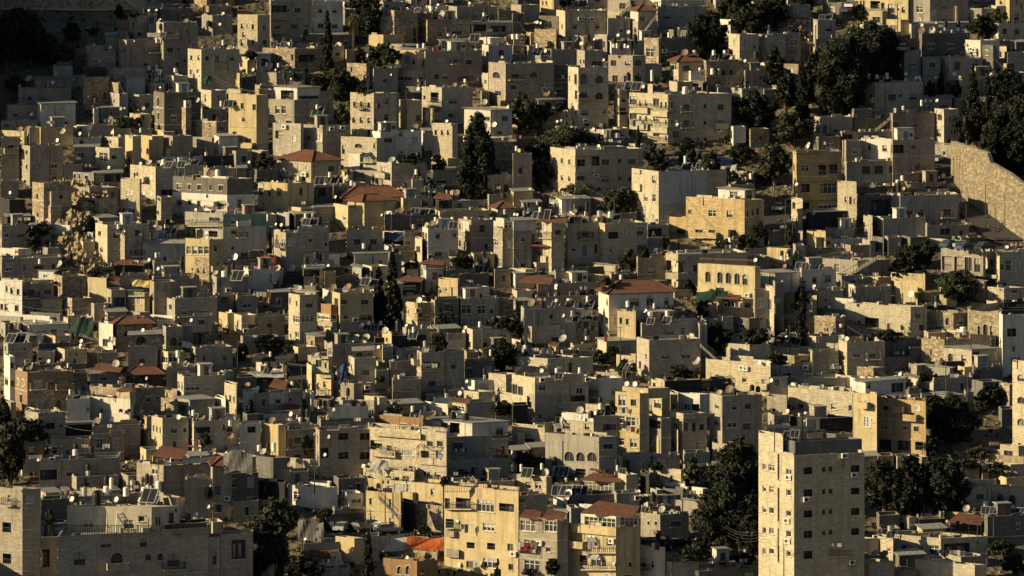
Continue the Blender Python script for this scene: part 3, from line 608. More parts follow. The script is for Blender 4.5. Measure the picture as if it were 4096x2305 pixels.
B 2240,2250,2681,712,1150|w|teal and lilac painted wide house|2350,2445@780*50.50 2350@890*50.30 2430@912*20.20 2490@915*20.20 2340@1048*30.26|
+ 2240,2250,2681,714,835,-0.06|q|||
B 1865,2105,2250,960,1380|o|yellow house with a row of white glazed windows|1900,1958,2018,2078@1070*48.80f 1995@1275*24.50 2055@1280*24.50|
+ 1960,2105,2110,1145,1380,-0.05|r|||
B 0,18,305,820,1065|b|dim beige block with two small windows at left edge|70@920*34.34 210@920*66.34|
B 0,18,620,1155,1350|p|wide low brown house at the left edge|60@1300*160.14|
B 10,220,540,1375,1600|c|cream cube in slanting light at the lower left||
B 540,625,880,1330,1600|r|masonry house with a flat pale roof|580@1410*60.40|
B 880,1070,1080,1350,1600|o|yellow wall piece with a diagonal shadow||
B 545,550,790,1262,1330|d|dim low wall house behind the flat pale roof||
B 815,935,945,890,1000|b|small beige house on the rocky slope|840,897@950*20.46|
B 960,1080,1500,815,1210|c|cracked white plastered house|1002@900*30.44|
B 1090,1255,1260,890,1205|c|cream house with shuttered pairs|1125@980*34.44s 1187@985*34.44s 1163@1130*36.60|
+ 1255,1420,1425,905,1170,1|o||1308@1000*30.44s 1275@1140*20.60 1308@1140*26.50|
B 1425,1432,1860,985,1180|m|blue corrugated fence house with a striped awning||
B 1150,1158,1500,1220,1320|k|dark open room under a red sheet roof||
B 1500,1545,2005,1335,1600|p|pinkish house right of the cream tarpaulin||
B 1535,1550,1860,1185,1330|g|grey house with one white window at tank cluster|1740@1243*60.36f|
B 2130,2180,2500,1340,1600|g|small house beneath tanks and a black panel|2210@1400*30.70d|
B 2295,2300,2700,1170,1400|d|rough grey house under a lit dish|2550@1240*40.60|
B 2450,2500,2800,1262,1480|w|pale blue-white cube|2520@1300*30.30|
B 0,10,330,1130,1160|g|thin roof ledge at the far left||
B 370,480,600,1045,1150|g|stained small white house below the dark shrubs|420@1090*20.70|
B 0,95,250,560,760|k|dark shack with red curtains at the far left||
B 0,10,180,370,560|b|ochre shack with a green canopy||
B 1600,1640,2040,130,225|w|white roof hut crowded with tanks|1700@160*60.50|
B 1010,1020,1300,765,830|d|dark roof room below the pane grid||
B 250,540,560,1290,1370|m|small blue glass shed at the lower left||S
B 1200,1210,1500,1320,1600|p|brown room beneath the cream tarpaulin||
B 60,75,300,735,815|k|dark tank shelter at the left edge||S
A 1330,1500,1370,1440,y
Z 1370,1860,960,1000
H 1140,1490,1160,1225
H 1060,1210,1330,1400
H 520,610,1390,1430
d 1413,198,36 102,490,36 2063,517,36 1968,662,32 1095,237,34 975,197,34 2505,183,30 1368,772,36 1497,785,44 2077,895,34 2080,945,28 2370,1135,70 1500,1168,40 1592,1256,38 1938,1260,28 2575,480,44 1625,205,30 2320,1332,30 2485,1325,40 1250,880,30
D 2125,300,84 1500,190,70 1560,845,70 1600,850,70 50,1105,80 600,1210,80 470,770,50 2170,1300,60 1930,1330,60 400,0,40
t 2190,295,54,76 2075,98,36,36 1800,160,24,50 1828,162,24,50 1915,165,28,44 1645,180,40,50 1258,768,26,46 1190,832,28,44 1572,1118,28,50 1602,1118,22,46 1640,1258,34,44 1822,1290,32,60 2258,1305,60,60 2345,1280,36,40 1662,825,20,40 1690,825,20,40 400,1180,30,46
k 2082,60,26,46 515,440,44,80 385,985,50,90 515,1010,40,60 1670,775,28,60 1697,785,28,60 1658,1160,34,60 1828,1210,50,100 1835,1160,56,60 2345,1228,44,60 1920,105,40,70 265,770,40,80 710,1130,50,80 180,790,40,50
p 1695,208,80 1825,205,80 1955,195,80 1205,875,70 1690,875,70 1740,875,70 2390,1325,120
Y b 320,980,180,160|dark shrub beside black tanks at the far left
Y b 420,930,200,160|dark bush at the foot of the masonry tower
Y b 900,800,120,90|dry bush on the crag
Y b 930,1310,150,70|green weeds at the bottom of the crag
Y b 2560,70,60,60|bush behind the dark metal roof
T 1 1
B 855,1215,1290,-60,280|c|tall cream house with a blue tarpaulin balcony|880@60*30.80 1190@20*20.50|L1050,1175,150
+ 935,1045,1050,100,260,-0.5|w|||
B 1290,1300,1650,0,130|w|white house above the corrugated awning|1375,1500@20*60.60s|R1290,1600,10,60
B 210,555,850,170,400|c|cream villa with a red hipped roof|342,425,507@240*28.56s 758@248*60.56 355@350*30.30|H
+ 210,225,300,160,360,0.6|c|||
B 1215,1365,1715,195,480|s|big block half ochre and half grey stone||
B 1560,1575,1685,365,530|g|narrow grey tower with a black panel on top|1635@470*40.60|
B -50,10,220,262,400|d|dim room under a concrete slab by a bush|40@350*60.60|
B 80,315,580,395,710|o|bright cream-yellow house with six windows|133@495*32.54 233@505*46.50 60@650*26.40 140@662*44.44s 232@670*60.44s|
+ 20,75,85,395,690,1|c||48@480*44.70|
B 410,470,580,540,605|w|white balcony box in the shade||
B 315,450,650,640,810|o|yellow lower house below the balcony box|515@670*100.40|
B 580,585,770,430,620|d|dark slate coloured house|650@480*100.80|
B 770,780,1000,425,540|g|pale flat house behind the red hip roof|845@480*12.50|
B 780,925,1400,620,880|o|long yellow house below the red hip roof|793@730*16.60 888@745*28.45f 970@600*60.100 1000@600*40.80|
+ 925,1090,1390,575,835,-0.4|o||1000@600*20.90f|H
B 845,880,1500,545,700|c|villa behind with a broad red roof|870@580*40.80|H
B 1430,1480,1780,545,640|o|sunlit low wall house behind the twin dishes|1700@600*60.40|
B 1555,1560,1785,660,720|g|roof ledge lined with grey panels||
B 1285,1295,1520,710,900|d|dark blue-grey block over the blue tarpaulin||
B 1515,1525,1790,720,900|d|dark block right of the blue tarpaulin||
B 1285,1290,1480,960,1030|k|black garage under the blue tarpaulin||
B 1480,1490,1670,890,1080|b|plain ochre-beige house with one window|1530@995*46.44|
B 905,910,1275,865,1100|s|masonry house with two barred windows|1018@985*66.56 1183@985*66.56|R930,1280,780,835
B 180,300,735,895,1260|b|big beige block with a rust pipe at its corner|210@940*14.60 265@1000*20.60 547@972*34.34 705@1012*40.50f|
+ 410,420,725,850,900,0.3|g|||
B 130,170,180,860,1120|b|thin beige block squeezed behind the rust pipe||
B 660,665,840,1110,1230|w|white metal cabin|730@1160*2.60|
B 980,990,1330,1110,1245|w|pale blue-white roof house with a small window|1252@1198*34.34|S
+ 815,985,1310,1245,1460,0.2|w|||
B 1330,1345,1465,1110,1400|d|slim dark stone house behind the small cypress|1385@1205*24.40|
B 0,10,275,1280,1449|w|white arcade wall house|50@1400*80.90 180@1400*110.90|
B 275,285,480,1305,1410|k|dark open shed at the lower left centre||
B 470,480,680,1260,1440|g|grey shed with a white roof edge|560@1300*160.60|S
B 680,690,800,1290,1449|o|yellowish lean-to|||
B 1675,1730,2030,850,1190|w|blotchy stained white house|1685@920*20.70 1712@930*20.70 1830@932*50.54f 1998@918*28.34 1835@1108*70.50f 1700@1100*30.60 1975@1110*60.70|
B 1600,1670,1680,960,1180|c|narrow cream house left of the blotchy house|1632@1060*40.60|
B 1440,1445,1600,1080,1180|r|small rubble garden wall||
B 2035,2165,2390,765,1110|p|cream and mauve house with a glazed bay|2052@830*14.50 2105@830*70.100s 2052@1000*20.60 2120@1030*60.90 2330@1030*60.60|
B 2390,2480,2800,850,1280|b|house with white lattice window grids|2413@990*40.70f 2470@1005*24.50s 2545@1015*26.50s 2440@1190*80.90f|R2370,2500,1240,1290
+ 2480,2495,2800,765,920,1|w||2540@820*80.80f|
B 1965,1975,2380,580,680|g|long low house with grey roof and two windows|2048@620*46.50 2278@620*76.54|S
B 1790,1850,2350,680,880|o|flat house under the long low house|1940@800*30.60|
B 1790,1840,1975,570,690|k|dark porch under a sloping orange roof||
B 1630,1710,1910,1225,1440|b|stone house with a red shed roof at centre left|1645@1290*14.60 1672@1290*16.70 1880@1300*40.60|
B 1505,1515,1630,1260,1350|b|low beige hut by a grey tank||
B 1910,1915,2210,1270,1449|d|dark flat house with red tiles on top|1985@1360*40.70 1940@1370*30.40|
B 1420,1450,1700,1395,1520|k|dark porch house with glazing at bottom centre|1530@1440*160.40f|
B 1700,1710,1860,1340,1449|d|dim stone house wall||
B 1835,2030,2040,1370,1600|o|sunlit yellow wall fragment||
B 2035,2045,2340,1310,1449|d|large dark masonry wall house||
B 2210,2220,2370,1230,1310|k|dark panels roof house||
B 2318,2330,2600,310,500|b|stone house right of the massive cypress|2425@450*40.90 2520@450*50.90|
B 2340,2350,2600,-20,300|r|tall rubble wall house under the pink terrace|2410@280*80.60|
B 2365,2430,2600,650,770|c|small villa under the small red hip roof|2400@700*40.60f|H
B 1780,1790,2020,270,400|b|low beige house left of the massive cypress|1870@380*100.30|S
B 1690,1700,1890,430,550|g|small grey house below black tanks||
B 1890,1900,2040,415,480|d|dim low house left of the cypress foot||
B 950,960,1100,290,400|d|dim yard wall with a window|1040@380*60.50|
B 580,700,860,395,440|w|flat white roof strip in front of panels||
B 450,560,740,790,860|b|low roof room beneath two panels||
H 1640,1910,1165,1220
H 1420,1700,1330,1390
H 1780,1970,490,565
A 1290,1480,890,970,b
A 1065,1170,85,130,b
A 50,200,1120,1200,r
Z 1420,1640,110,140
a 330,283 485,293 1755,1120 1470,70 970,1093 1010,1096 1062,1078 1135,1095 2290,505
d 200,205,46 66,243,26 164,378,28 212,384,28 5,480,40 800,533,32 1322,690,36 1350,690,34 1718,810,44 255,815,36 200,808,28 895,342,30 1655,865,34 1315,1047,50 1538,540,24 725,1225,34 1187,1428,36 2180,765,30 1262,715,30
D 1368,160,76 1460,670,70 1480,685,60 1775,805,80 845,1060,80 2020,490,70 368,1250,76 220,1250,70 470,760,60 780,1440,70 930,1440,80 680,820,50
t 1632,170,30,46 1612,280,30,50 430,345,26,50 742,308,30,50 920,340,30,56 962,392,32,50 500,728,34,60 570,725,22,50 1858,766,32,52 1977,762,34,54 1585,830,34,44 1083,1025,32,52 2505,680,32,52 1807,756,30,40 502,1228,34,40 548,1225,24,46 600,1225,36,50 1112,1335,34,44 1160,1355,30,50 2228,1205,30,50 2290,1170,30,60 1562,1230,34,56 1380,1060,30,44 1495,485,34,30 1800,466,30,50 1742,490,20,40
k 1630,112,50,76 855,258,50,90 928,275,36,60 470,362,60,76 640,765,50,80 1645,310,30,60 1495,425,56,76 1752,420,46,64 1800,418,34,50 1670,605,30,110 505,1170,56,70 605,1118,56,80 75,1175,46,70 1112,1275,60,70 1160,1305,34,60 1148,1042,34,56 1380,1018,30,56 1415,1070,40,40 2393,745,40,50 2292,1105,40,66 2335,1195,54,100 2225,1155,30,60 595,1350,30,80 205,1410,60,80 2490,515,56,56 1140,415,50,50 620,1370,30,60 40,1085,40,40
p 640,370,100 715,365,90 790,360,90 1617,335,80 505,785,80 585,780,80 1860,820,90 1985,820,90 1600,682,90 1700,685,90 1765,685,60 2240,1265,100 2290,1260,100 1100,1385,90 1190,1395,70
Y b 80,270,230,180|dark tree beside the red hip roof villa
Y b 1560,180,250,80|vine strip above the grey stone block
Y b 1550,1270,180,100|garden shrubs behind the grey tank
Y b 2070,1200,230,110|bush at the foot of the glazed bay
Y c 1235,1800,210,560|left and shorter one of two dark cypresses in the left centre
Y c 1375,1830,230,740|right and taller one of two dark cypresses in the left centre
Y b 2130,500,160,120|flowering shrubs at the massive cypress foot
Y b 1830,230,180,130|dim ivy bush with a green cloth
Y b 2290,500,200,100|small garden bush right of the cypress foot
T 1 2
B 385,635,1320,60,570|c|cream apartment house with jutting left bays|438@160*22.50 503@170*26.52 577@182*24.52 438@332*22.52 503@340*26.50 577@350*24.52 440@500*18.50 488@505*16.50 695@190*80.70 942@182*76.56 1083@173*36.44 1208@178*76.54 695@345*80.50 942@352*76.56 1084@343*36.42 1205@348*76.54 840@180*80.110|L385,400,150;L385,400,330
+ 632,638,880,60,118,-0.5|c|||
+ 632,638,880,228,288,-0.5|c|||
B 1205,1475,2160,275,860|c|house with a flower pot balcony and broad blank grey side|1428@358*36.76 1345@540*40.80f 1376@545*20.90 1428@545*36.76f 1335@715*30.60s 1425@728*30.50s 1522@728*30.80s|
+ 1207,1285,1340,262,300,-0.6|c|||
+ 1207,1285,1405,405,475,-0.8|c|||
+ 1207,1265,1398,580,655,-0.8|c|||
+ 1478,1485,1960,280,600,-0.08|m|||
B 1750,2340,2535,560,1070|y|large ochre stone house with a rust drainpipe|1792@683*36.40 2015@700*76.70f 2190@703*60.70 2010@892*66.56 2370@700*16.70 2425@690*20.70 2470@680*24.70 2470@500*30.70|
+ 1583,1750,1760,740,1070,0.3|y||1698@888*82.60|
+ 1760,1940,1945,700,1070,-0.02|y||1882@890*76.56|
+ 2190,2300,2310,860,1060,-0.02|y||2215@895*80.60|
+ 2075,2340,2435,468,560,2|w||2230@515*80.70f 2385@510*60.80|S
B 2150,2200,2440,410,460|b|roof ledge room behind the two big dishes||
B 440,500,785,560,720|w|white gabled shed house with brown awning|467@628*14.50 625@630*40.60d 735@600*60.60|S
B 495,630,640,680,740|w|curved white parapet with a large dish||
B 0,15,195,870,1300|b|dark-stained tall beige house left of the cream balconies|5@920*10.60 108@1222*40.50 238@855*26.40|
+ 0,15,240,775,880,0.5|m|||S
B 260,398,525,790,1310|c|slim house with stacked cream balconies|310@830*70.90s 365@850*50.110s 462@888*60.50 225@1100*50.60 300@1100*80.90|L185,395,910
+ 187,240,325,905,980,-1|c|||
+ 200,340,400,1130,1200,-0.6|c||230@1100*30.60|
B 535,560,935,800,1240|c|stone house with a side stair and dark doorway|735@900*66.54 620@1062*34.28 730@1075*40.110d 625@1228*60.30f 720@1225*60.30|
B 822,935,1360,800,1235|c|wide stone house with one barred window at centre|845@910*34.60s 902@915*36.60s 888@1115*34.50f 1017@918*100.66 1190@1090*50.50|
B 605,610,975,1240,1330|d|low dark yard wall at centre||
B 400,440,697,1300,1449|b|low house with a red tiled left roof||
B 510,600,605,1235,1300|w|white stair wall||
B 170,245,395,1195,1310|c|cream porch with a flat slab|220@1240*60.60|
B 1360,1365,1580,820,950|g|grey ground floor behind the dark balcony|1440@890*130.80|R1365,1510,870,940
B 1365,1370,1500,960,1060|k|dark shop front under the balcony||
B 1255,1265,1560,1150,1400|b|beige garden house with a white window|1405@1285*70.46f|
B 1545,1670,2370,1110,1449|c|cream and grey house with an open corner balcony|1592@1225*16.50 1645@1218*10.24 1705@1245*50.130 1845@1252*46.66 1590@1410*20.60 1640@1415*16.60|
+ 1545,1670,1770,1300,1365,-0.8|c|||
+ 1545,1670,1770,1105,1175,-0.8|c|||
B 1870,2445,2500,1235,1700|o|yellow arcade house with five pointed arches|1972@1338*54.106a 2093@1345*54.110a 2178@1350*54.110a 2265@1358*54.110a 2344@1366*52.106a|R1890,2445,1150,1215
B 850,1300,1350,0,55|w|grey water tank room on the cream apartment roof||
B 1940,1990,2400,1460,1600|d|base wall||
B 0,10,200,100,500|b|beige masonry wall house with a blue shutter|85@258*38.96|
B 100,110,280,500,570|d|low shed by a tall black tank||
B 2060,2065,2225,155,220|b2|blue container shed||
B 2160,2430,2440,300,420|b|sandy terrace wall beside the two big dishes||
B 1000,1010,1260,700,790|d|cluttered terrace room with a parked cart||
B 2350,2360,2576,1050,1130|g|low street wall right of the ochre stone house||
B 990,1000,1250,1310,1430|d|stepped garden wall with thin rails||
H 240,570,735,800
H 190,395,985,1040
H 60,430,1310,1420
H 970,1390,1415,1460
A 2170,2265,210,290,w
a 1190,778 400,600 850,305
d 870,20,36 1286,240,44 1310,245,44 1300,242,44 1655,233,36 177,460,36 327,597,36 847,762,36 24,708,30 52,712,30 1377,1117,40 1446,1070,46 443,1428,40 958,1445,34 2188,12,34 2450,1170,44
D 345,555,76 560,720,66 690,740,80 830,750,80 2235,375,76 2295,370,76 2330,365,70 985,1340,70 1540,1090,60 2515,1145,70 630,680,56 500,990,20
t 1743,160,30,80 1890,180,36,40 2015,182,30,46 2403,325,34,60 1808,232,24,34 310,525,32,30 285,665,32,60 158,668,32,60 120,695,20,50 745,705,34,60 880,700,50,60 985,710,40,60 1097,1338,36,44 2195,965,36,50 255,595,26,50 45,50,30,60
k 1740,120,30,50 1888,130,42,80 2012,122,34,60 310,478,56,80 160,612,32,60 130,640,30,60 285,605,32,60 752,610,34,50 750,655,34,50 883,640,44,70 988,610,46,60 988,655,46,60 920,760,60,70 600,770,50,60 2198,900,46,70 308,1295,50,66 2130,520,10,10
p 1760,230,100 1890,225,80 1945,225,80 2045,230,100 2405,380,60 155,720,90 255,720,90 325,710,120 1055,740,70
P 1925,435,560
P 2495,20,240
P 1028,520,730
P 462,385,560
P 678,350,500
P 1676,910,1060
W 680,380,1028,545
W 720,1280,1550,1175
W 1750,1055,2576,760
Y p 280,180,330,240|dark pine behind the cream apartment house left side
Y p 300,440,220,330|dark conifer left of the cream apartment house
Y p 700,540,380,170|olive bush before the cream apartment house
Y p 1080,700,420,260|dark olive thicket with sagging wires
Y p 1750,220,230,250|dark green pine behind the broad grey side
Y b 2000,210,230,150|dark shrub behind the panels
Y b 1480,210,180,100|small palm-like bush in the shade
Y p 1170,1310,260,250|leafy tree before the wide stone house
Y b 960,1440,170,110|dark bush below the yard wall
Y b 1190,1400,130,100|green fig bush on the terrace
Y b 1540,1070,80,170|shrub by the dark balcony
Y p 2140,1050,200,110|bush at the foot of the ochre stone house
Y p 2340,1110,280,200|leafy tree right of the ochre stone house
Y b 2480,950,160,180|dark shrub on the lamp post street
Y b 2540,350,200,180|shrub at the street corner
Y b 1790,1449,100,60|small bush left of the five arches
Y b 1330,1100,120,80|shrub below the dark shop front
T 1 3
B 250,285,740,85,700|y|five-storey house of beige balconies|375@245*80.70f 545@260*80.100 655@250*90.90 375@445*90.80 600@445*180.110f 370@630*90.80 600@620*180.90f 262@230*16.80 262@440*16.70|L290,700,290
+ 285,288,700,320,378,-0.7|y|||
+ 285,288,700,510,570,-0.7|y|||
+ 285,288,710,85,200,-0.3|y|||
B 235,348,360,560,890|c|bright lower end wall of the balcony house|260@620*30.70 290@790*16.90|
B 700,890,900,390,820|c|bright stepped end wall with barred windows|780@560*20.60 830@570*26.80 865@575*12.50 830@780*16.60 865@775*18.60|
B 780,785,945,-30,160|g|small window house left of the big white panel|880@68*60.66f|
B 945,1248,1252,-40,170|w|big white sheet-clad box||
B 1250,1255,1680,-40,400|p|shaded lower part of the plain tall block|1310@50*110.80 1462@33*44.44 1503@225*44.76|
B 785,790,1320,180,400|g|dark concrete ledges with a white heap||
B 1060,1065,1230,210,260|b|short plain concrete wall||
B 870,880,1800,430,520|d|flat cluttered roof terrace with rebar|||
B 1390,1400,1790,390,470|b|roof room with a black canopy|||
B 1220,1330,1925,520,810|g|bare concrete house with two black openings|1535@690*60.70 1805@688*68.66 1420@690*70.100 1290@690*20.80|
B 900,905,1230,520,740|d|unfinished frame with bundled timber|930@580*30.60 1130@640*180.160|
B 1065,1160,1590,750,940|g|board-marked concrete wall block|1110@880*30.30|
B 960,1050,1070,735,950|b|small lit concrete house with one window|993@880*26.50|
B 1590,1600,2020,820,945|g|flat concrete garage|1780@880*100.60|
B 400,410,810,690,860|k|black draped canopy under a sheet roof||S
B 590,595,870,860,950|g|corrugated fence below the black canopy||
B 390,580,590,885,1060|o|ochre retaining wall below the balcony house||
B 275,350,360,880,1040|b|beige foot of the bright end wall||
B 0,560,1010,960,1030|w|white hoarding wall left stretch||
+ 1000,1005,1275,940,1010,0|w|||
+ 1275,1280,1725,935,1000,0|g|||
B 340,500,1300,1110,1165|c|white footbridge deck edge house||
B -134,70,330,1300,1600|m|white roofed cabin with sliding panels beside the five arches|35@1360*60.110s -40@1350*70.110s -100@1345*50.110s|S
B 330,335,685,1262,1600|w|bluish white house with a round air conditioner|468@1370*46.66 600@1360*66.66|
B 500,900,1230,1170,1350|g|dark space under the footbridge||
B 1740,2165,2190,1050,1400|b|concrete arcade under the car deck|1800@1200*100.140 1915@1205*80.140 2015@1210*70.140 2105@1220*60.140|
B 2190,2330,3400,1090,1449|c|beige house with a balustrade balcony|2250@1200*40.80 2420@1225*60.110f 2495@1225*70.120s 2350@1240*40.60 2370@1425*60.60 2560@1230*30.160s|L2190,2300,1290
+ 2185,2300,2310,1320,1355,-0.8|c|||
B 1230,1580,1590,1310,1449|o|yellow garden retaining wall||
B 870,875,1110,1360,1449|g|low dark wall under the stair||
B 780,865,870,1420,1600|w|small white stub wall||
B 1870,1880,2150,945,1020|d|low dark parapet before the fence wall||
B 0,10,235,880,1050|d|tall dark street wall at left|||
d 398,24,44 1767,320,52 1365,448,38 287,405,38 462,693,46 215,775,38 2405,1040,40 2480,1075,34 463,1432,38 1170,405,20
D 170,1230,50 2090,1100,10
t 1352,345,36,56 1305,375,40,30 140,1150,36,50 205,1130,36,60 265,1140,30,50
k 1312,430,46,110 140,1095,36,50 207,1090,36,70 312,1115,50,86 2400,1035,60,60 2510,1030,90,70
p 320,1230,90 380,1230,90 480,1228,90 1320,1000,10
P 770,700,1110
P 1578,675,1030
P 2190,410,860
P 1870,130,500
P 250,740,1070
P 2285,640,1000
P 1995,600,760
P 65,350,720
P 175,560,900
W 2190,440,2576,600
W 1770,80,1870,130
F 340,1210,1050,1100
F 1215,1600,1030,1090
F 2300,2430,950,1010
C 2000,1030,150 2190,1030,160 120,645,100 1980,940,200 1700,170,70 1840,955,160
Y p 1430,1240,300,250|dark tree above the yellow garden wall
Y p 1330,1360,280,200|lower dark foliage by the footbridge stair
Y p 1580,1230,220,260|right part of the dark tree by the car deck
Y p 1520,1340,180,130|drooping foliage over the yellow wall
Y p 1950,1500,560,230|olive trees under the concrete arcade
Y p 70,400,330,420|dark leafy tree left of the balcony house
Y b 205,1010,90,160|bush beside the lamp post
Y p 2430,150,420,250|dark trees above the big city wall
Y b 2450,260,200,100|dry shrub on the big city wall
Y b 345,1449,60,120|tiny cypress before the bluish white house
T 1 3
Y p 2330,260,420,620|dense black tree standing above the big retaining wall
Y p 2540,330,300,600|black tree above the lower end of the big retaining wall
T 1 2
Y p 1430,230,260,230|dark tree between the apartment blocks on the upper right
Y p 2300,180,300,200|dark bush row at the street bend below the white block
Y p 2180,420,200,180|shrub beside the sandy terrace wall
T 2 0
B -60,222,225,-60,300|w|white corner house with dark windows at the left edge|67@10*20.60 117@30*30.60 182@40*30.60 18@190*30.60 62@195*34.66 168@205*40.60|
B 222,225,520,-40,270|p|shaded brown wing of the cream cube|313@48*70.60 480@40*66.50|
B 312,432,625,122,270|o|small ochre kiosk with a sloping sheet roof|348@170*36.36 402@175*36.36|S
B 628,725,930,105,290|r|masonry garden house left of the dark arcade|690@200*20.30|
B 920,1065,1070,-60,100|o|flat ochre house with two shutters|985@10*26.40s 1037@10*26.36s|
B 1065,1120,1265,20,250|b|beige house with a dark cloth balcony|1200@140*110.90 1100@120*24.60|
B 1258,1455,1505,48,250|o|yellow house with a white glazed sun room|1300@95*24.70s 1340@120*30.90s 1395@115*46.100s|L1240,1480,45
B 1505,1550,1770,-60,270|p|mauve block with a thin lit edge|1665@0*60.90s 1515@165*26.46f 1660@190*30.36|
B 1770,1820,2350,-20,90|c|low cream roof wall with a round air conditioner||
B 1680,1760,1765,120,380|g|narrow grey stair house|1715@190*30.50|
B 1760,1765,2185,105,380|b|broad beige house beneath a sheet tank|1858@248*60.40f 2045@240*80.30f|
B 2185,2190,2355,70,240|p|pinkish wall house with one dark window|2260@125*70.66|
B 2355,2390,2590,80,250|b|dim beige house at tile edge with laundry||
B 200,290,770,378,490|w|long low white prefab house|415@440*90.30s 665@440*44.18|S
B 0,10,160,300,340|d|dark slab roof house at the far left edge||
B 35,80,330,560,780|g|grey house under two black tanks on a stand|55@610*12.50 250@625*30.40 65@790*20.60|
+ 75,80,270,640,680,-0.6|p|||
B 365,370,545,645,770|c|curved balcony house with air conditioners|405@715*40.30|
B 565,650,875,618,780|c|lit plaster house with two little slits|705@670*12.40 770@670*14.40|
B 40,100,150,690,1150|w|tall white strip house at the left|65@940*36.70 122@780*36.60 125@960*36.60 155@1100*30.60|
B 145,275,735,850,1245|t2|brown brick-red house with rubble base|183@945*16.60s 235@955*20.60s 382@968*80.60s 517@962*34.40 643@965*84.60s|
+ 275,278,660,1040,1245,-0.05|r||395@1180*50.110s 590@1180*50.110a 630@1180*26.100s|
B 720,735,875,850,1000|t2|brown annex with a dark slot|760@965*36.70|
B 250,385,660,1255,1600|b|white-ended house in the lower left|503@1388*90.60 612@1385*34.40|
B 250,385,390,1240,1449|w|whitewashed end house|||
B 995,1135,1140,365,650|w|slim pale house with a striped box balcony|1058@550*50.76|
+ 1085,1160,1165,500,580,-1|c|||
B 1138,1170,1535,370,640|r|stone house under the hip roof with two panels|1280@460*60.60a|H
+ 1165,1170,1290,600,800,0|b||1268@745*36.80a 1137@745*40.40|
B 1285,1290,1585,590,830|g|terrace house with a sloping white metal roof|1430@730*60.46 |
+ 1290,1300,1620,480,590,0.4|r||1420@530*100.90a|S
B 1000,1015,1170,650,830|b|beige annex with a red coping|1137@745*40.40|
B 905,910,1180,870,1030|g|corrugated clad attic|1040@905*70.50|S
B 1255,1260,1630,880,990|k|dark roofed terrace with a white dish|1450@945*100.90|H
B 900,1250,1660,1010,1280|r|great sunlit masonry wall house with one window|1495@1122*44.50 1585@1110*26.24|
B 1620,1670,1840,390,630|b|house with two blind arches|1645@525*30.100f 1745@540*70.90a 1815@540*40.90a|
B 1580,1690,1860,640,850|o|yellow house with an iron window cage|1650@700*70.110f 1605@710*16.50 1740@700*90.90f|
B 1670,1675,1960,800,1040|g|plain grey wall house below the iron cage||
B 1910,1965,2340,600,810|b|stained house with green blinds|2055@710*30.60 2262@700*36.56|
+ 1905,1960,2340,400,605,0.1|b||2245@545*50.50 2055@520*180.100g|
+ 1930,1935,2130,280,410,0.8|g||2030@345*60.50|
B 2340,2430,2590,275,470|c|cream house with a tall slit and a garage|2392@365*14.70|
B 2430,2435,2590,360,480|b|shaded side house with a wide window|2545@370*90.60|
B 1785,1850,2270,890,1140|c|cream house with an eight pane window on rubble|1798@980*24.80f 1832@990*18.80f 1940@998*146.76f 2092@1010*60.46f|
+ 1785,1850,2260,1130,1260,-0.05|r||2165@1190*36.70a|
B 1600,1750,1790,1120,1270|r|rubble stair house left of the eight panes|||
B 1635,1780,1785,1040,1110|r|low ochre masonry wall house||
B 2258,2378,2385,975,1320|c|bright narrow house with three slim arches|2275@1100*14.50a 2316@1112*18.70a 2354@1120*14.60a|
B 2380,2385,2580,900,1100|d|dark house behind the three slim arches||
B 2430,2445,2600,1040,1260|w|pale house fragment with brackets||
B 2270,2280,2420,1270,1320|c|pale steps house||
B 655,670,905,1120,1449|w|pale plaster house with a glass corner|885@1225*20.26|
B 905,1310,1330,1120,1449|w|long whitewashed wall house in blue shade|||
+ 1170,1305,1365,1040,1130,0.5|c|||
B 1180,1300,1310,1250,1449|m|white corrugated shed front||
B 1525,1635,1895,1310,1700|c|flat roofed cream house at the lower left centre|1545@1410*14.60 1578@1420*14.60 1612@1430*14.60 1750@1440*60.40 1860@1430*30.40|
B 1895,1950,2420,1340,1700|c|flat long cream house beside a big grey dish|2040@1430*150.60|
B 1410,1475,1530,1290,1449|o|narrow ochre house by the masonry wall|1440@1340*30.50|
B 2405,2410,2620,1370,1700|w|small pale garage house|2530@1425*80.60|
B 920,925,1410,1390,1700|p|dim roof shed house at bottom left||
B 480,490,920,1390,1500|k|dark hall with a long brown sloping roof||S
B 380,390,700,560,640|d|dark yard wall behind dish and panel||
B 1570,1580,1750,330,400|w|mint green shop wall|||
B 230,240,870,780,860|d|cluttered roof parapet house||
B 780,785,1190,1100,1130|g|grey roof slab row||
H 1050,1160,250,300
H 1160,1345,1015,1045
H 910,1250,760,850
H 1960,2150,435,470
A 760,940,310,480,g
A 1830,1920,540,600,w
d 1680,95,32 2318,235,36 1925,325,38 735,265,34 475,270,36 817,535,40 810,577,36 488,737,40 618,725,28 713,808,30 650,808,30 1438,425,40 1475,910,36 1710,770,38 2264,838,42 898,1080,40 1428,1242,44 1050,185,26 1705,390,24 1800,1300,50
D 580,818,80 1165,765,90 980,1345,90 2490,985,80 2030,1305,80 1850,95,60 1150,380,50 310,800,50 1420,780,50 1870,765,70
t 1790,662,44,66 1945,1255,34,56 2158,1250,34,36 705,1045,26,50 735,1060,30,56 792,1050,30,60 880,1065,26,40 1130,1320,30,50 1015,1285,24,50 683,780,20,46 355,330,40,30 525,335,44,34 2315,1360,34,56 2287,365,26,36 150,385,30,50 1800,730,20,50 215,440,30,50
k 105,390,46,70 210,385,54,70 1663,375,36,36 2170,1190,50,80 2385,1230,36,60 725,485,50,70 742,735,40,60 842,1005,30,40 1023,1235,30,50 2245,1400,44,60 1215,1230,40,30 1295,1230,40,30 250,250,40,60 1030,320,30,50 2525,30,50,50
p 110,505,110 210,500,110 1332,315,70 1410,315,70 700,1105,60 780,1105,60 1950,1300,80
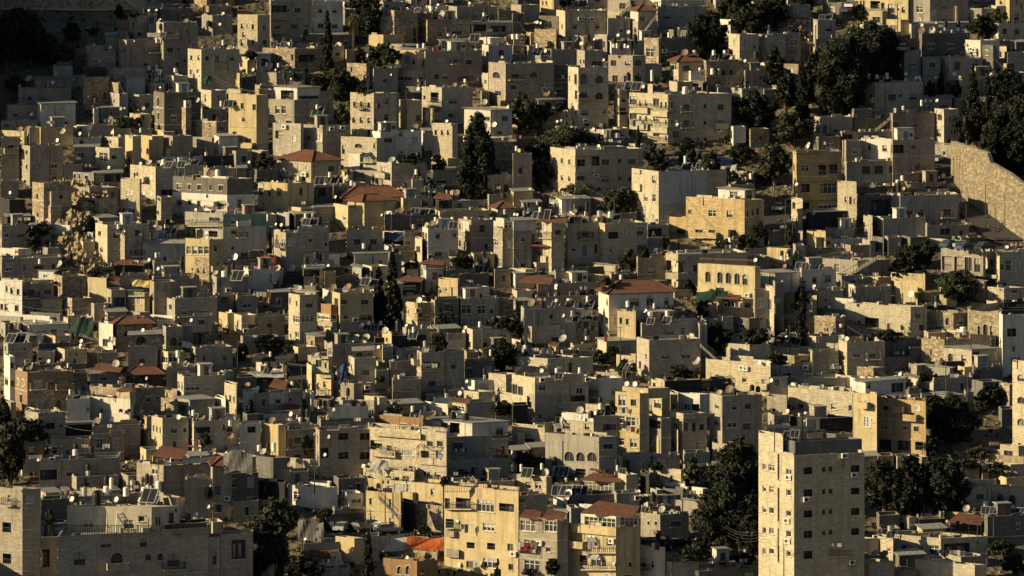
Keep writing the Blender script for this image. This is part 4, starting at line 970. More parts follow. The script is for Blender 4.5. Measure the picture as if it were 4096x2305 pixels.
a 1890,30 2475,420 275,725 352,725 845,290 2300,10 1120,490
P 700,210,350
P 2390,540,800
P 990,130,800
W 0,110,990,170
Y p 30,1400,200,340|black foliage in the lower left corner
Y b 200,1449,420,160|dark undergrowth along the lower left edge
Y c 2520,1360,150,240|dark squat cypress beside the three slim arches
Y b 1930,720,60,120|creeper on the house with the iron cage
Y b 2430,720,140,180|dark tree in the parking yard
Y b 1420,550,60,70|potted shrub under the white metal roof
T 2 1
B 328,440,610,70,575|c|corner house with a band of glazing|342@130*12.60 408@155*14.50 405@315*66.70f 520@310*130.70f 410@470*40.60f 350@480*14.40|
B -20,-10,285,280,480|b|beige house with one tall dark window|135@365*50.70 5@370*20.50|
B 765,845,1180,55,420|o|yellow beige house behind the cypress pair|885@143*56.46 1095@143*70.46 905@295*50.46f 1005@312*46.36s 1085@298*70.50|
B 620,750,815,270,430|c|stacked timber and glass balcony house|648@285*50.60f 710@290*70.60f 785@290*40.50|
+ 655,755,815,170,235,0.3|u|||
+ 620,765,815,340,390,-0.5|c|||
B 692,700,1290,450,545|d|dark wall house behind three brown dishes||
B 670,770,1190,565,770|b|long beige house under the three brown dishes|745@640*30.80f|
+ 725,770,930,760,1090,-0.02|b||750@810*20.80f 735@1010*20.60|
B 505,590,690,495,700|r|ochre rubble houses climbing the lane|560@560*20.60 620@600*30.60|S
B 520,730,770,690,900|c|house with an awning and railed balcony|630@760*60.70 700@780*20.60|L655,770,670
B 580,755,770,880,1100|o|yellow lane house with arches|625@990*30.70a 690@970*30.60a|L650,760,860;L600,700,1040
B 510,560,580,780,1060|o|yellow sliver house on the dark lane|||
B 930,990,1210,705,960|c|cream house with a flat roof box and one window|1102@850*74.50 960@800*12.60|
+ 975,980,1175,640,705,1|g||1040@670*60.50 1140@665*30.30|S
B 820,985,1200,960,1140|p|ground floor with an air conditioner and rail|1110@1040*70.80 840@1000*20.60|
B 1200,1260,1330,750,830|c|short balcony house with climbing plant||
+ 1200,1250,1330,955,1020,-0.3|c|||
+ 1210,1220,1320,830,1190,0.5|c||1238@840*26.50 1290@870*30.90f|
B 1325,1350,1625,740,920|b|plain beige house with a draped sack|1505@875*50.50|
B 1365,1375,1660,925,1170|b|old plaster house with a lattice rail|||L1385,1625,1000
B 1470,1475,1650,620,740|b|small masonry house behind|1540@690*40.50|
B 1340,1410,1475,615,720|c|white stub house with a bright top||
B 1618,1665,1900,650,1080|s|three-storey house with laundry balconies|1635@700*10.90 1710@775*90.60 1815@775*70.60 1770@960*70.50|R1680,1900,610,670;L1660,1900,800
B 1895,1905,2095,635,1010|b|beige house with one dark window at its middle|1988@792*50.46 |
B 2095,2100,2400,740,920|d|dim low house below the bush|2143@845*66.66|
B 1485,1625,1795,150,435|c|bright house whose middle is bare brown plaster|1535@240*10.30 1660@275*40.50 1725@295*30.30f|
+ 1595,1600,1760,155,335,-0.05|u2|||
+ 1595,1600,1755,340,435,-0.05|c||1775@370*20.60|
B 1760,1798,1805,130,430|c|thin lit wall house|1783@255*10.66a|
B 1800,1810,2040,110,440|d|dim masonry house behind the three small conifers||
B 2040,2060,2440,110,430|g|grey house with a red-barred white window row|2118@215*100.90f 2270@220*84.90f 2372@220*50.90f 2090@390*50.80f 2145@360*40.30f|
B 2395,2440,2590,120,300|r|narrow lit rubble end house||
B 1920,1925,2110,460,610|b|masonry hut with a white wall cupboard|2010@565*140.80s|
B 2100,2180,2590,420,640|c|white-ended house with two small slanted windows|2130@560*20.60 2152@570*16.56 2305@580*46.60|
B 1370,1380,1660,480,600|k|dark tank and panel terrace house|||
B 1270,1365,1370,460,610|o|little ochre house with many dishes|1315@520*20.40|
B 1180,1200,1290,500,560|k|dark roof hut||
B 1465,1475,2060,-60,60|g|grey window strip house at the upper middle|1590@10*220.60f|
B 1845,1990,2025,30,110|c|cream balcony with wicker chairs|1930@60*150.60f|
B 620,650,1190,1330,1700|g|wide grey house with a dark parapet|680@1435*90.50|
+ 640,645,1190,1290,1345,-0.1|d|||
+ 720,725,1130,1205,1290,1.5|w|||
B 1195,1680,1700,1310,1700|u|orange brown clad roof floor|1485@1400*70.60 1600@1420*110.80|
B 1705,2175,2540,1360,1700|w|white roofed terrace with a row of glazing|1755@1410*20.50 1895@1410*70.110 2000@1410*100.110 |S
B 2340,2515,2700,870,1060|c|cream roof house with a pergola frame|2465@1035*60.66|
B 2070,2240,2410,1045,1170|c|dim railed terrace house with black pergola||
B 2115,2120,2400,1150,1340|g|plain grey block under the small red roof|||
B 1975,2110,2120,1170,1280|c|small house with tiled porch and glazed front|2045@1225*100.80f|
B 1785,1790,2010,1110,1210|m|pale blue low garden house||
B 1600,1760,1800,1150,1260|w|white stair parapet house||
B 1700,1710,1990,1060,1120|b|low terrace wall house with a rust rail|||R1710,1960,990,1060
B 1720,1930,1940,1190,1290|w|white slanted parapet house||
B 2430,2580,2590,1080,1180|c|bright low wall house at the centre||
B 2400,2410,2590,1290,1370|b|roof garden house with white rail|||R2400,2576,1255,1300
B 0,270,310,750,850|w|white house with a parked car on top|230@800*40.30|
B -60,10,290,890,1040|k|black awning house under a pale canopy|||S
B -60,0,465,1060,1260|b|house with whitewashed patch and framed window|345@1125*24.36|
+ 135,140,320,1045,1170,-0.05|w||225@1145*60.50f|
B 60,225,300,1380,1700|o|small curved ochre wall house||
B 230,300,610,1390,1700|b|flat house with rail and tanks|||R320,600,1340,1390
B 0,80,450,1270,1320|w|white gutter wall roof|||
B 1090,1240,1320,1100,1240|c|lit terrace with crooked steps|||R1080,1240,1060,1150
B 130,600,620,-20,40|d|dark upper lane house||
A 0,280,870,900,w
A 815,920,770,950,b
A 560,640,650,700,w
H 130,320,910,1025
H 240,450,1160,1270
H 1970,2170,1110,1165
d 1643,125,66 1515,380,36 1070,370,40 1322,420,34 1325,462,34 720,35,30 783,1225,40 920,1175,42 352,1268,50 1815,840,2 828,825,50 1280,560,26 2120,940,36 2105,400,40 2088,435,34 18,1005,44 1635,1440,30 1232,595,36 815,855,40 1300,400,36 2050,1060,50 1170,30,40
D 893,505,90 1005,505,90 1108,500,90 1710,620,90 1775,1270,90 830,1125,70 165,1335,80 910,15,90 1300,430,80 780,15,80 2560,95,60 430,10,80
t 1135,350,30,40 1255,350,34,44 1585,420,30,56 1700,560,34,60 2252,365,32,56 2395,370,30,36 145,665,26,50 2300,890,32,60 917,1110,28,60 640,1195,34,36 445,1335,34,70 515,1330,40,60 1575,1215,34,56 1690,1210,40,60 365,960,34,40 1915,1080,34,50 2360,650,26,60 650,5,30,30
k 1145,300,40,60 1253,285,60,80 1430,370,60,120 2397,315,60,76 2520,315,56,70 1238,480,46,56 1880,530,60,80 143,615,36,60 125,770,44,70 362,905,34,50 2300,835,36,66 925,1040,40,80 1910,1035,40,50 640,1150,50,70 460,1250,66,100 520,1250,46,90 1880,1280,70,70 1980,1280,70,70 2110,1290,70,70 1080,1165,60,60 985,1165,50,60 750,1160,80,70 1700,500,34,50 2365,600,40,50 225,125,30,60 1670,500,40,60 1555,690,40,60 2252,75,50,40 1765,30,50,60
p 1120,400,80 1190,400,80 1250,400,80 1580,475,90 120,830,90 1600,1270,100 370,1365,60 1130,80,2
a 1635,215 1005,310 1122,990 1410,690
P 490,300,620
P 458,770,1060
P 2280,365,670
P 2470,365,600
P 150,370,470
P 1620,590,800
W 300,770,560,1060
C 60,715,90 380,700,70 300,640,60
Y b 130,630,290,160|dark hedge beneath the tall dark window
Y c 1852,480,70,290|left one of the three small conifers
Y c 1905,460,60,180|middle one of the three small conifers
Y c 1970,480,70,290|right one of the three small conifers
Y b 1850,590,180,160|dark shrubs below the three small conifers
Y p 2500,830,330,330|dark bushy tree above the pergola frame
Y m 1500,1290,330,270|feathery date palm in the lower middle
Y b 1380,1260,180,120|dark leaves at the date palm foot
Y b 2490,1260,230,130|roof garden bush by the white rail
Y c 2190,400,50,180|thin conifer before the red-barred windows
Y b 2480,420,350,140|shrubs between black tanks
Y b 1250,940,100,60|climbing plant on the short balcony
Y b 330,700,150,140|dark tree by the lane
T 2 2
B 870,975,1625,60,560|w|whitewashed house under the wide red hip roof|957@145*16.50 905@320*22.70 955@330*26.66 905@500*40.80|H
B 1060,1245,1255,240,660|o|cream yellow house with shutters on the dark lane|1095@330*28.66 1160@340*30.60 1245@340*20.50 1230@600*20.50|
B 975,980,1065,245,450|o|narrow ochre side wall|||
B 235,240,870,90,200|s|long masonry wall house under the tank row||
B 90,120,640,210,620|g|grey house with two blank bays|395@290*36.50 450@370*70.30|
+ 100,200,490,385,560,-0.6|s||175@470*20.80 430@520*70.50|
B 490,550,870,345,520|c|cream house with long row of panels|510@400*20.40 540@410*16.40 600@415*90.30|
B 555,560,870,440,560|b|plain roof house below the black tank|||
B 0,10,85,430,520|b|small stair house at the left||
B 365,440,475,585,670|o|small ochre hut with orange roof|378@630*10.40|
B 470,590,630,610,700|w|tiny white cabin|512@670*30.40|
B 540,625,870,560,640|c|cream parapet by a dark wall||
B 660,670,870,630,720|b|low beige shed house|690@690*60.30|
B 0,358,815,710,900|c|big cream house with a black tent|60@805*40.50 130@810*60.40 200@810*50.40|
B 0,230,770,905,1290|c|large stained house with glazed dark balcony|25@1020*60.100 85@1040*50.100 680@1020*70.100f 665@1110*140.60 620@1045*50.60|
+ 0,150,165,1090,1190,-0.8|c|||
+ 160,165,600,1080,1330,0|b|||
B 750,880,1120,910,1200|w|house with a wavy shadow on pale plaster|835@1035*24.66f 1025@1055*50.50f|
B 770,1110,1250,860,930|b|low pale parapet row||
B 1255,1305,1960,355,700|s|tall dressed stone house with a blue door window|1275@750*16.50|
+ 1300,1312,1885,375,520,0|s||1588@480*80.76d|
B 1255,1380,1900,525,920|s|lower dressed stone storey with two white windows|1347@690*20.60f 1347@855*16.60f 1543@690*86.52f 1752@690*90.52f|
+ 1375,1382,1900,800,915,0.5|w||1525@870*70.66|
B 1880,1890,1965,370,720|b|stair side house with outside steps||
B 1280,1285,1750,245,350|d|grey roof room behind the panels||
B 1100,1110,1430,100,230|k|open roof shed with a corrugated top|||S
B 2070,2320,2480,110,300|o|yellow house with a long barred window row|2200@165*150.60f 2310@175*30.50 2370@175*60.50|
+ 2070,2290,2300,285,450,0.2|o||2092@295*26.40 2220@325*36.50|
+ 2290,2300,2440,300,450,0.4|k|||
B 2440,2445,2590,30,440|b|beige house with two white shutters|2500@150*60.100s 2560@160*30.100s 2508@312*26.36 2565@370*30.120d|
B 1860,2060,2065,170,330|r|pale rocky wall under the green canopy||
B 2145,2390,2600,570,740|c|bright blank cream wall house|2270@715*60.40f|
B 1950,2600,2610,760,1040|c|long cream house with three barred windows|2132@905*46.30f 2337@930*44.46f 2530@955*40.70f|
B 1920,2030,2040,835,910|w|small white wing|1975@880*36.40|
B 2360,2370,2600,700,760|d|dim dark parapet||
B 1040,1285,1380,1060,1700|o|ochre apartment block with hanging laundry|1105@1135*70.110f 1222@1155*56.66 1105@1325*60.80f 1195@1345*90.90f 1265@1340*30.80s|
+ 1110,1370,1590,1010,1075,2|o|||
B 1285,1410,1415,1080,1449|b|recess house with shaded balcony||
B 1405,1540,1590,1050,1300|o|ochre pier house with big grey window|1465@1170*70.80|
B 1355,1500,1600,1310,1700|b|lower pier house with a dark terrace|1440@1370*130.80|
B 1590,1670,1690,1070,1290|c|cream pier with one window|1630@1190*30.50|
B 1590,1720,1960,1300,1700|c|house with a jutting lit balcony|1640@1370*50.90f 1750@1400*40.90 1830@1400*40.90 1910@1400*50.60|
+ 1590,1725,1955,1265,1325,-1|c|||
B 1675,1890,1995,1070,1270|w|white house with a recess window|1748@1195*26.50 1780@1215*30.90d 1880@1210*140.80|
B 1990,2115,2515,1085,1700|b|big beige block with five windows|2063@1192*40.40 2238@1200*50.56 2373@1192*60.50 2055@1358*44.46 2360@1395*76.66|
B 1535,1540,2200,935,1060|k|dark roof terrace with a long awning and rust door|1960@1000*90.130u|R1540,2515,1010,1070
B 1400,1535,1540,940,1020|c|lit roof hut|1430@980*30.50|
B 500,820,1060,1290,1700|c|cream house with pink laundry and white awning|755@1395*50.60 545@1390*70.60 980@1400*130.60|
+ 500,820,830,1280,1350,-0.2|w|||
B 160,230,430,1360,1449|o|tiny ochre hut|200@1400*50.20|
B 0,10,160,1180,1449|k|black undercroft house||
B 430,440,500,1300,1400|d|dark tall hut|||
B 0,50,200,30,130|c|cream wall scraps house||
B 250,260,870,-40,60|p|long roof with people and cushions||
B 2140,2145,2600,490,560|g|low rubble yard wall||
H 2050,2310,60,120
H 365,480,545,590
A 1855,2170,30,150,g
A 30,330,790,870,k
A 480,530,1290,1370,w
O 1105,1220,735,930
d 645,182,40 515,280,40 510,440,52 847,412,46 1337,228,46 1722,297,44 14,398,36 297,833,46 1155,965,54 1237,968,56 1297,1050,50 221,1320,44 678,1300,50 722,1318,40 828,1268,54 2490,750,46 2575,755,40 1645,1240,60 12,90,40 440,0,36
D 198,150,90 515,510,90 685,1235,90 1855,735,96 2190,1020,90 2085,1055,70
t 450,125,34,30 760,110,32,60 1165,160,40,60 1430,180,26,50 605,255,30,60 795,260,26,56 1387,270,40,56 1562,255,44,56 755,500,40,40 450,835,36,60 680,830,30,60 135,600,36,56 890,1190,40,60 60,400,20,40 915,1200,24,60 575,115,50,20
k 457,55,46,66 760,50,34,50 303,165,50,70 675,170,56,60 755,435,60,80 1465,210,44,40 1562,200,34,60 1605,200,50,50 145,545,34,60 70,655,50,50 140,655,50,50 888,1130,46,70 795,1270,60,70 285,1290,26,40 2415,1000,50,60 2475,1015,46,60
p 435,175,90 580,170,90 780,175,90 580,312,60 640,312,60 700,312,70 775,312,70 840,312,50 1190,210,70 1395,335,80 1555,325,90 470,890,80 890,1260,90 960,1260,90 1420,20,80 1485,20,80
a 310,915 765,912 2315,792 2350,800 2370,60 285,1330
P 550,650,880
P 1090,380,700
P 1370,70,200
W 1370,960,2576,1000
Y b 40,480,150,230|dark shrubs left of the two blank bays
Y m 265,660,190,230|shaggy little palm in the middle
Y b 880,750,220,130|dark bushes below the blank beige shed
Y b 1010,690,180,110|bush by the yellow shutter house foot
Y b 1150,900,230,180|dark scrub behind the crescent ornament
Y p 1920,320,160,210|climbing tree on the pale rocky wall
Y p 2060,680,260,360|very dark tree right of the tall dressed stone house
Y b 1700,880,230,110|vine leaves over the pergola of the dressed stone house
Y b 1870,910,110,110|shrub beside the huge brown dish
Y b 2450,520,350,140|grass bank with shrubs
Y b 2150,470,160,70|dry scrub under the yellow house
Y p 1790,60,130,160|bush right of the red hip roof
Y b 1000,1270,130,140|scrub beside the wavy shadow house
T 2 3
B 165,490,500,75,270|o|yellow house left of the ragged cypress|250@182*60.60f|
B -20,60,65,0,470|c|cream corner house with pale shutter|18@165*50.110s|
B 60,70,160,-60,290|b|shaded narrow wall beside the cream corner||
B 495,500,760,30,240|b|recessed house with red laundry|582@125*26.34|
B 655,860,870,110,290|w|pale sloping wall house|||
B 155,680,775,290,480|r|long ochre rocky retaining wall||
B 775,1435,1600,190,470|c|long cream stone house with a big grille|828@350*40.60f 915@355*40.60f 1045@355*140.110 1217@385*36.56 1355@398*40.56 1543@400*50.60|
B 870,880,1240,-10,165|b|tall plain beige shaded wall||
B 1280,1505,1510,-60,160|o|ochre lit wall with soft shade||
B 1370,1520,1800,180,220|k|black roof glazing row||
B 1505,1820,1900,70,190|o|low ochre terrace wall with a black tank||
B 2210,2375,2600,0,160|c|beige right edge house with windows|2360@10*60.40 2480@25*60.50 2270@75*20.30|
B 2365,2370,2600,140,240|k|dark roofed gallery at the right edge||
B 1575,1865,2020,250,440|r|domed rubble house with a twin arch|1697@405*22.50a 1733@405*22.50a|
B 2020,2345,2350,235,590|r|rubble house with three arched niches|2122@430*26.100a 2187@425*44.120a 2247@430*26.100a|
+ 2035,2290,2300,480,580,-0.6|k|||
B 1545,1775,2040,520,810|r|rubble terrace house with a dark railing|1640@650*16.60|R1580,2020,450,520
B 1770,2050,2350,620,900|c|cream house with an open porch and an air conditioner box|1970@705*50.60 2095@690*70.100 2200@820*50.150|S
+ 2050,2145,2150,730,800,-0.6|c||2090@760*60.60|
B 2350,2360,2620,270,890|w|big white house with a dark bay window|2452@448*90.80 2475@618*34.60f|
+ 2345,2355,2620,225,300,0.5|k|||
B 2460,2620,2640,760,1700|c|tall arched window house at the right edge|2550@905*80.70a 2550@1130*80.70a 2550@1350*80.70a|
B 2330,2430,2470,970,1210|r|rubble pillar house|||
B 1745,1750,2030,740,910|k|black garage with lit board|1805@850*50.50s|
B 1665,1670,2060,910,1060|b|dim beige terrace house below the garage||
B 2060,2070,2360,800,960|d|shaded stair yard house|2100@870*60.100|
B 0,205,460,600,660|c|long low cream parapets|||
B 445,705,715,560,620|c|cream wall with dark roof pit||
B 320,440,450,600,670|c|bright small cube||
B 108,265,440,680,780|r|unfinished pillars house|||
B 0,15,720,790,900|b|low masonry house with air conditioners|200@870*60.30|
B 440,445,710,640,890|s|beige masonry block right of the unfinished pillars||
B 710,795,1170,545,890|c|house with a bright left end and white lower wall|755@700*50.50f 890@680*70.26 1050@678*60.40 755@865*50.40|
B 1170,1175,1540,530,760|d|long shaded yard wall||
B 820,835,1490,710,830|d|dark low wall over the rubble field||
B 820,1060,1180,800,900|r|broken rubble foundation wall||
B 1040,1500,1510,870,900|b|narrow cream terrace kerb wall||
B 205,380,860,915,1040|c|cream stub house with a white shutter|327@995*60.60s|
+ 380,385,860,915,1035,2|d|||
B 205,850,860,1045,1320|c|long plaster wall with soft cast shadow|327@1195*60.60f 462@1188*34.36 658@1195*50.56f 828@1210*36.60f|
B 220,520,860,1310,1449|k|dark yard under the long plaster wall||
B 385,390,545,1315,1449|m|pale lilac garage door house||
B 855,1095,1108,1070,1700|o|tall ochre house left part with a white shutter|976@1160*12.40 1045@1185*24.40f 993@1345*66.110s 1047@1330*26.40s|
+ 875,980,1385,950,1060,2|w||1017@980*40.70 1300@1000*120.90|S
B 1095,1100,1260,1110,1310|m|white corrugated balcony bay|||
B 1095,1588,1600,1140,1700|o2|tall ochre house right part with two white windows|1333@1200*26.36f 1163@1405*76.50f 1500@1210*50.50s 1180@1210*60.60f 1450@1280*50.50 1380@1412*60.50f|R1100,1620,1070,1140
B 1540,1665,1670,950,1060|c|cream hut with a fan unit|1600@1040*60.40|
B 1380,1490,1500,915,1000|c|bright low roof wall||
B 0,10,200,900,1090|g|grey stair house with round balcony|90@955*40.60|
+ 0,20,220,1170,1280,-0.6|p|||
B 0,60,215,1280,1420|g|pale house with glazed double doors|120@1355*60.80f 175@1370*50.80f|
B 0,10,200,40,62|k|railing house||
B 200,205,495,-40,60|g|railed roof floor behind the ragged cypress|||R180,460,20,70
B 1420,1430,1545,600,760|d|old rough wall corner||
H 1650,1700,1380,1449
A 2040,2350,150,230,k
d 790,512,50 437,757,40 15,755,40 33,930,44 1327,868,44 1350,910,36 1415,1093,46 460,5,36 245,970,40 195,1240,46 372,1258,30 372,1340,30 1440,60,70
D 118,515,90 740,500,70
t 1963,430,66,80 1690,165,30,50 190,510,40,60 1520,1035,46,56 75,1398,34,24 125,1400,34,24 185,1408,34,28 240,1425,36,28 307,1430,34,30 735,378,40,30
k 1697,105,50,70 195,440,44,80 770,440,60,90 965,500,60,70 1035,500,60,70 1517,965,56,80 2255,530,60,100 370,530,40,50
p 280,540,90 1150,590,2
a 380,790 680,775 1605,905 2190,690
P 1790,690,1090
P 2010,830,1170
P 345,1240,1449
P 2510,290,750
P 218,370,600
P 1190,0,170
W 0,1300,1550,900
W 490,380,775,300
W 1800,690,2510,320
W 850,1170,360,1260
N 735,320,56
Y p 350,270,170,360|crown of the ragged cypress in front of the yellow house
Y c 340,590,150,620|ragged tall thin cypress
Y b 1200,520,320,110|dark shrub before the long cream stone house
Y p 1900,150,380,260|olive tree above the domed houses
Y b 80,700,220,80|low garden leaves at the left
Y b 1600,870,200,70|vine over the patio
Y p 1850,1560,620,480|big black tree before the tall ochre house
Y p 1640,1300,260,230|left flank of the big black tree
Y b 2230,1180,300,230|dry brush beside the rubble pillar
Y b 1420,1010,90,70|small round shrub on a terrace roof
Y b 2130,1250,200,120|scrub under the dry brush
Y b 200,500,400,40|dry weeds under the rocky wall
T 3 0
B -60,225,410,575,1700|b|tall dim block at the left edge with a sunlit cap|68@960*86.100 70@1275*84.100|
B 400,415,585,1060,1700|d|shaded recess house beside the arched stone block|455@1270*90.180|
B 575,582,2095,1050,1800|s|large foreground stone block with arched windows|800@1275*116.130a 1176@1282*120.136a 1492@1255*58.76a 1612@1255*58.76a 1743@1288*120.136a|R590,2100,938,1045
+ 675,1525,1810,755,1075,2.2,.12|t|roof penthouse|890@920*100.90f 1297@930*100.90f 1425@875*66.56f 1575@915*24.120 1605@915*20.120 1770@785*20.40 1725@870*50.110|
+ 1650,1662,2080,928,1075,1.0|k|||
+ 2090,2095,2210,1060,1800,1|s||2158@1270*40.130a|
+ 2205,2215,2545,1030,1800,2|s||2400@1180*140.190 2485@1160*36.130a 2360@1290*200.130|
B 785,790,1660,650,740|g|grey panel backdrop on the penthouse roof||
B 385,390,1190,290,600|b|low wall house with a wide open bay|490@430*170.100 545@430*70.90 700@425*60.40|
B 630,770,1190,450,600|b|flat dim house behind the big tanks||
B 200,210,440,105,260|d|dark hut at the lower left||
B 505,515,910,80,280|b|dim house with two grilled windows|553@190*56.76f 683@190*60.76f 640@35*200.76|
B 910,920,1250,20,280|p|brown house row behind black tanks||
B 410,415,690,680,900|d|dark lower hut left of penthouse||
B 1210,1290,1500,440,600|b|small house behind the white cylinder tanks|||
B 1375,1645,2120,340,720|b|shabby plaster house under a brick-red roof|1555@400*54.54f|
+ 1640,1645,2230,285,330,-0.4|w|||
B 1410,1470,1640,180,350|o|yellow balcony house behind the brick-red roof||
B 1640,1660,1850,570,680|w|white patched low wall|||
B 1850,1860,2240,480,900|b|tall mottled plaster wall house||
B 2120,2140,2330,340,900|b|slim tower with a little red roof and a planted balcony|2190@590*60.90 2200@770*60.80|H
B 2240,2250,2600,420,760|d|dark grey house under a hanging tarpaulin||
B 2410,2420,2600,490,700|g|grey roofed balcony house||
B 2330,2340,2600,700,900|b|low plaster house before the dark crown||
B 1900,2020,2030,80,260|c|small lit house with red awning||
B 2280,2285,2470,150,230|m|corrugated shed with ribbed roof||S
H 1525,1880,140,275
H 1870,2020,105,160
H 2100,2270,250,350
A 2250,2540,200,410,m
L 1070,1165,795,1010
d 725,675,60 1172,680,60 1414,685,62 620,240,36 2160,222,40 2262,222,30 2113,540,28 2097,750,40 1980,828,42 382,283,30 1270,305,34
D 222,270,66 2322,45,80 2150,185,60
t 850,598,60,90 1070,590,60,90 1120,515,40,110 1268,600,58,90 1336,533,60,100 1450,598,58,90 1490,560,30,90 1597,540,60,96 755,205,50,60 912,230,36,40 885,410,50,50 455,110,34,56
k 852,500,60,110 1070,490,60,110 1450,490,60,120 1480,470,50,110 970,660,90,150 760,145,50,70 920,175,56,76 885,350,50,66 500,970,110,150 1890,850,56,70
p 1500,640,160 1540,690,120
a 1745,275 1830,270 2285,660 530,265
P 1590,230,480
F 590,1660,940,1040
F 1660,2100,920,1045
F 2240,2530,900,990
W 1520,740,1880,880
Y p 100,520,330,620|black leafless mass in the lower left
Y b 500,870,110,110|spiky aloe in a dark pot
Y p 2640,1449,500,600|tall dark conifer in the lower left centre
Y b 2090,680,80,140|plants on the tower balcony
Y b 2060,140,160,130|vine by the small red awning
Y b 250,60,500,220|black scrub in the lower left corner
T 3 1
B 600,638,1180,-10,470|b|house with dark barred windows beside the terraced villa|878@45*100.66 1096@45*100.66 878@237*104.66 1096@237*100.66 690@210*80.100|
X wide grey house with a dark parapet|20|
B 1145,1915,1930,10,600|c|terraced cream villa upper storeys|1210@145*120.120 1340@165*50.56 1522@208*116.60s 1350@150*90.90 1522@395*116.70s 1350@390*130.80 1230@395*80.80 1750@120*60.60f 1850@120*60.60f 1700@225*80.70 1840@225*60.80d|L1430,1612,440
+ 1190,1655,1670,-10,110,0.3|c|||R1190,1660,-60,-15
+ 1146,1400,1406,195,262,-0.9|c|||
+ 1190,1655,1665,20,75,-0.7|c|||
+ 1625,1915,1925,285,345,-0.9|c|||
+ 1625,1915,1925,350,530,-0.4|c||1713@425*76.56f 1828@435*60.56f 1330@390*160.80|
B 1080,1590,1605,400,620|c|terraced cream villa lower balcony wing|||R1100,1590,360,400
B 1100,1880,1890,530,760|o|ochre ground storey of the terraced villa|1480@565*190.100s 1348@570*50.60f 1235@570*50.110a 1770@605*26.60|
+ 1380,1575,1610,610,720,-0.8|o|||
B 1105,1455,1470,620,900|o|ochre foot of the terraced villa|1153@700*26.66 1350@730*24.110d|
B 1465,1590,1600,720,905|k|blue garage door house||
B 1600,1880,1890,745,930|r|rubble retaining wall with a blue sign|1800@850*50.60s|
B 1665,1925,2540,50,300|g|dark side of the terraced villa with shuttered rooms|1780@210*80.60 1880@220*60.90 1770@230*4.100 2400@200*200.110|
+ 1925,2175,2180,70,300,0.2|c||2050@225*240.110f 2225@215*90.110f|
B 1925,1935,2600,300,480|b|shaded lower wing with a dark porch|2320@410*80.60 2330@410*240.100|
B 1895,2640,2655,600,1500|o|large yellow apartment house with a drip-stained balcony band|1920@720*60.110 2085@720*150.110 2310@745*166.120f 2520@760*150.80 2340@960*116.76f 1950@930*80.110 2050@930*150.80|L1905,2165,740;L1910,1990,935
+ 1910,2040,2050,1190,1270,-0.7|b||1970@1110*70.76|
+ 1900,1990,2050,1000,1060,-0.7|b|||
+ 1896,2640,2655,878,1600,-0.05|o||2160@1140*80.60 2365@1150*80.66 2560@1160*60.70 2152@1335*70.66 2350@1320*130.100f 2565@1360*50.60|
B 320,660,820,560,760|w|long cream white hall with a dark flat roof|||
B 865,935,1080,620,800|w|white guard cabin on a platform|900@700*40.60f 1010@697*100.46f|
B 760,790,1100,780,850|b|concrete platform under the cabin|||
B 0,-20,345,260,520|d|big dark blue grey wall house||
B 310,315,600,-20,290|b|wall house with a large dark painted mural|420@88*66.70 420@260*66.70 440@340*50.80|
B 0,290,300,510,700|k|dark stacked terraces house|80@570*120.80|
B 330,340,530,400,560|g|house corner with a blue-white slab|415@480*50.120 480@440*90.100|
B 20,240,310,30,190|o|bright yellow house fragment with a rooftop of tanks|255@80*20.70 288@85*20.70|
B 780,830,1100,470,620|d|cluttered shacks in the dark gap|850@450*60.40 960@560*50.60 1030@560*40.80|
B 540,740,755,520,600|w|whitewashed curved yard wall|||
B 470,480,860,1120,1320|b|house under a wide brown tiled roof||
B 700,760,860,1220,1330|w|white gable edge house|||
B 800,990,1090,1070,1320|o|ochre cube with big tree shadow||
B 630,640,800,1070,1110|b|low pale kerb house||
B 1240,1820,1840,1210,1310|b|low parapet house with two brown dishes|||
B 1280,1620,1830,1300,1500|u|salmon orange house with arched white windows|1445@1390*46.80a 1530@1390*46.90a 1680@1400*20.40|
B 0,180,190,1260,1500|b|beige cube at the bottom left of centre||
B 250,310,320,1360,1500|o|small lit wedge house||
B 620,630,940,1380,1500|g|grey flat roofed hut at the bottom||
B 1100,1110,1240,1050,1300|b|narrow wall house beside the small cypress||
B 680,700,1130,830,862|d|graffitied yard wall behind the cars||
B 2470,2600,2700,440,520|c|white roof room with pergola at the terrace||
B 2350,2360,2600,500,640|c|pale roof terrace wall|||
F 1905,2430,520,610
F 1110,1200,350,400
F 450,650,770,830
F 870,1080,780,850
R2 1620,1925,150,290
A 1150,1330,290,380,w
A 420,680,900,1110,m
A 1240,1740,1060,1190,w
A 1520,1890,1060,1190,o
A 0,160,1110,1210,m
H 440,850,1110,1270
V 400,180,150,300
S 1447,840,26,40,y
S 1826,797,26,30,u
d 733,48,42 1080,343,44 693,230,38 588,18,32 442,1023,46 495,1078,30 1637,10,30 1522,1262,34 2025,900,34 2043,1335,48
D 355,325,90 75,200,80 1640,1240,90 1740,1240,90 2240,1335,90 50,1105,60
t 180,150,40,90 30,160,40,60
k 120,150,40,90 60,150,40,80 15,150,40,60
C 800,960,140 880,965,140 1010,970,200 1080,925,130 1135,940,140 1210,890,170 1230,965,200 1330,985,230 1480,915,190
P 1300,560,910
P 1152,780,1110
P 1447,840,990
P 1100,400,840
P 590,0,560
P 465,830,1170
P 880,390,620
O2 595,330,420
W 740,270,1145,110
W 1430,330,1620,150
Y p 200,1090,420,440|large dark leafy tree left of the parking lot
Y p 230,1449,280,560|dark conifer below the large leafy tree
Y p 480,1600,420,380|spiky dark conifer at the bottom left of centre
Y c 1130,1700,180,700|tall black cypress before the parking lot
Y p 2070,520,230,150|dark shrub before the shaded wing
Y b 1890,560,80,130|small shrub at the balcony corner
Y b 1160,600,80,50|potted plants standing at the villa
Y b 700,850,170,110|weeds below the white hall
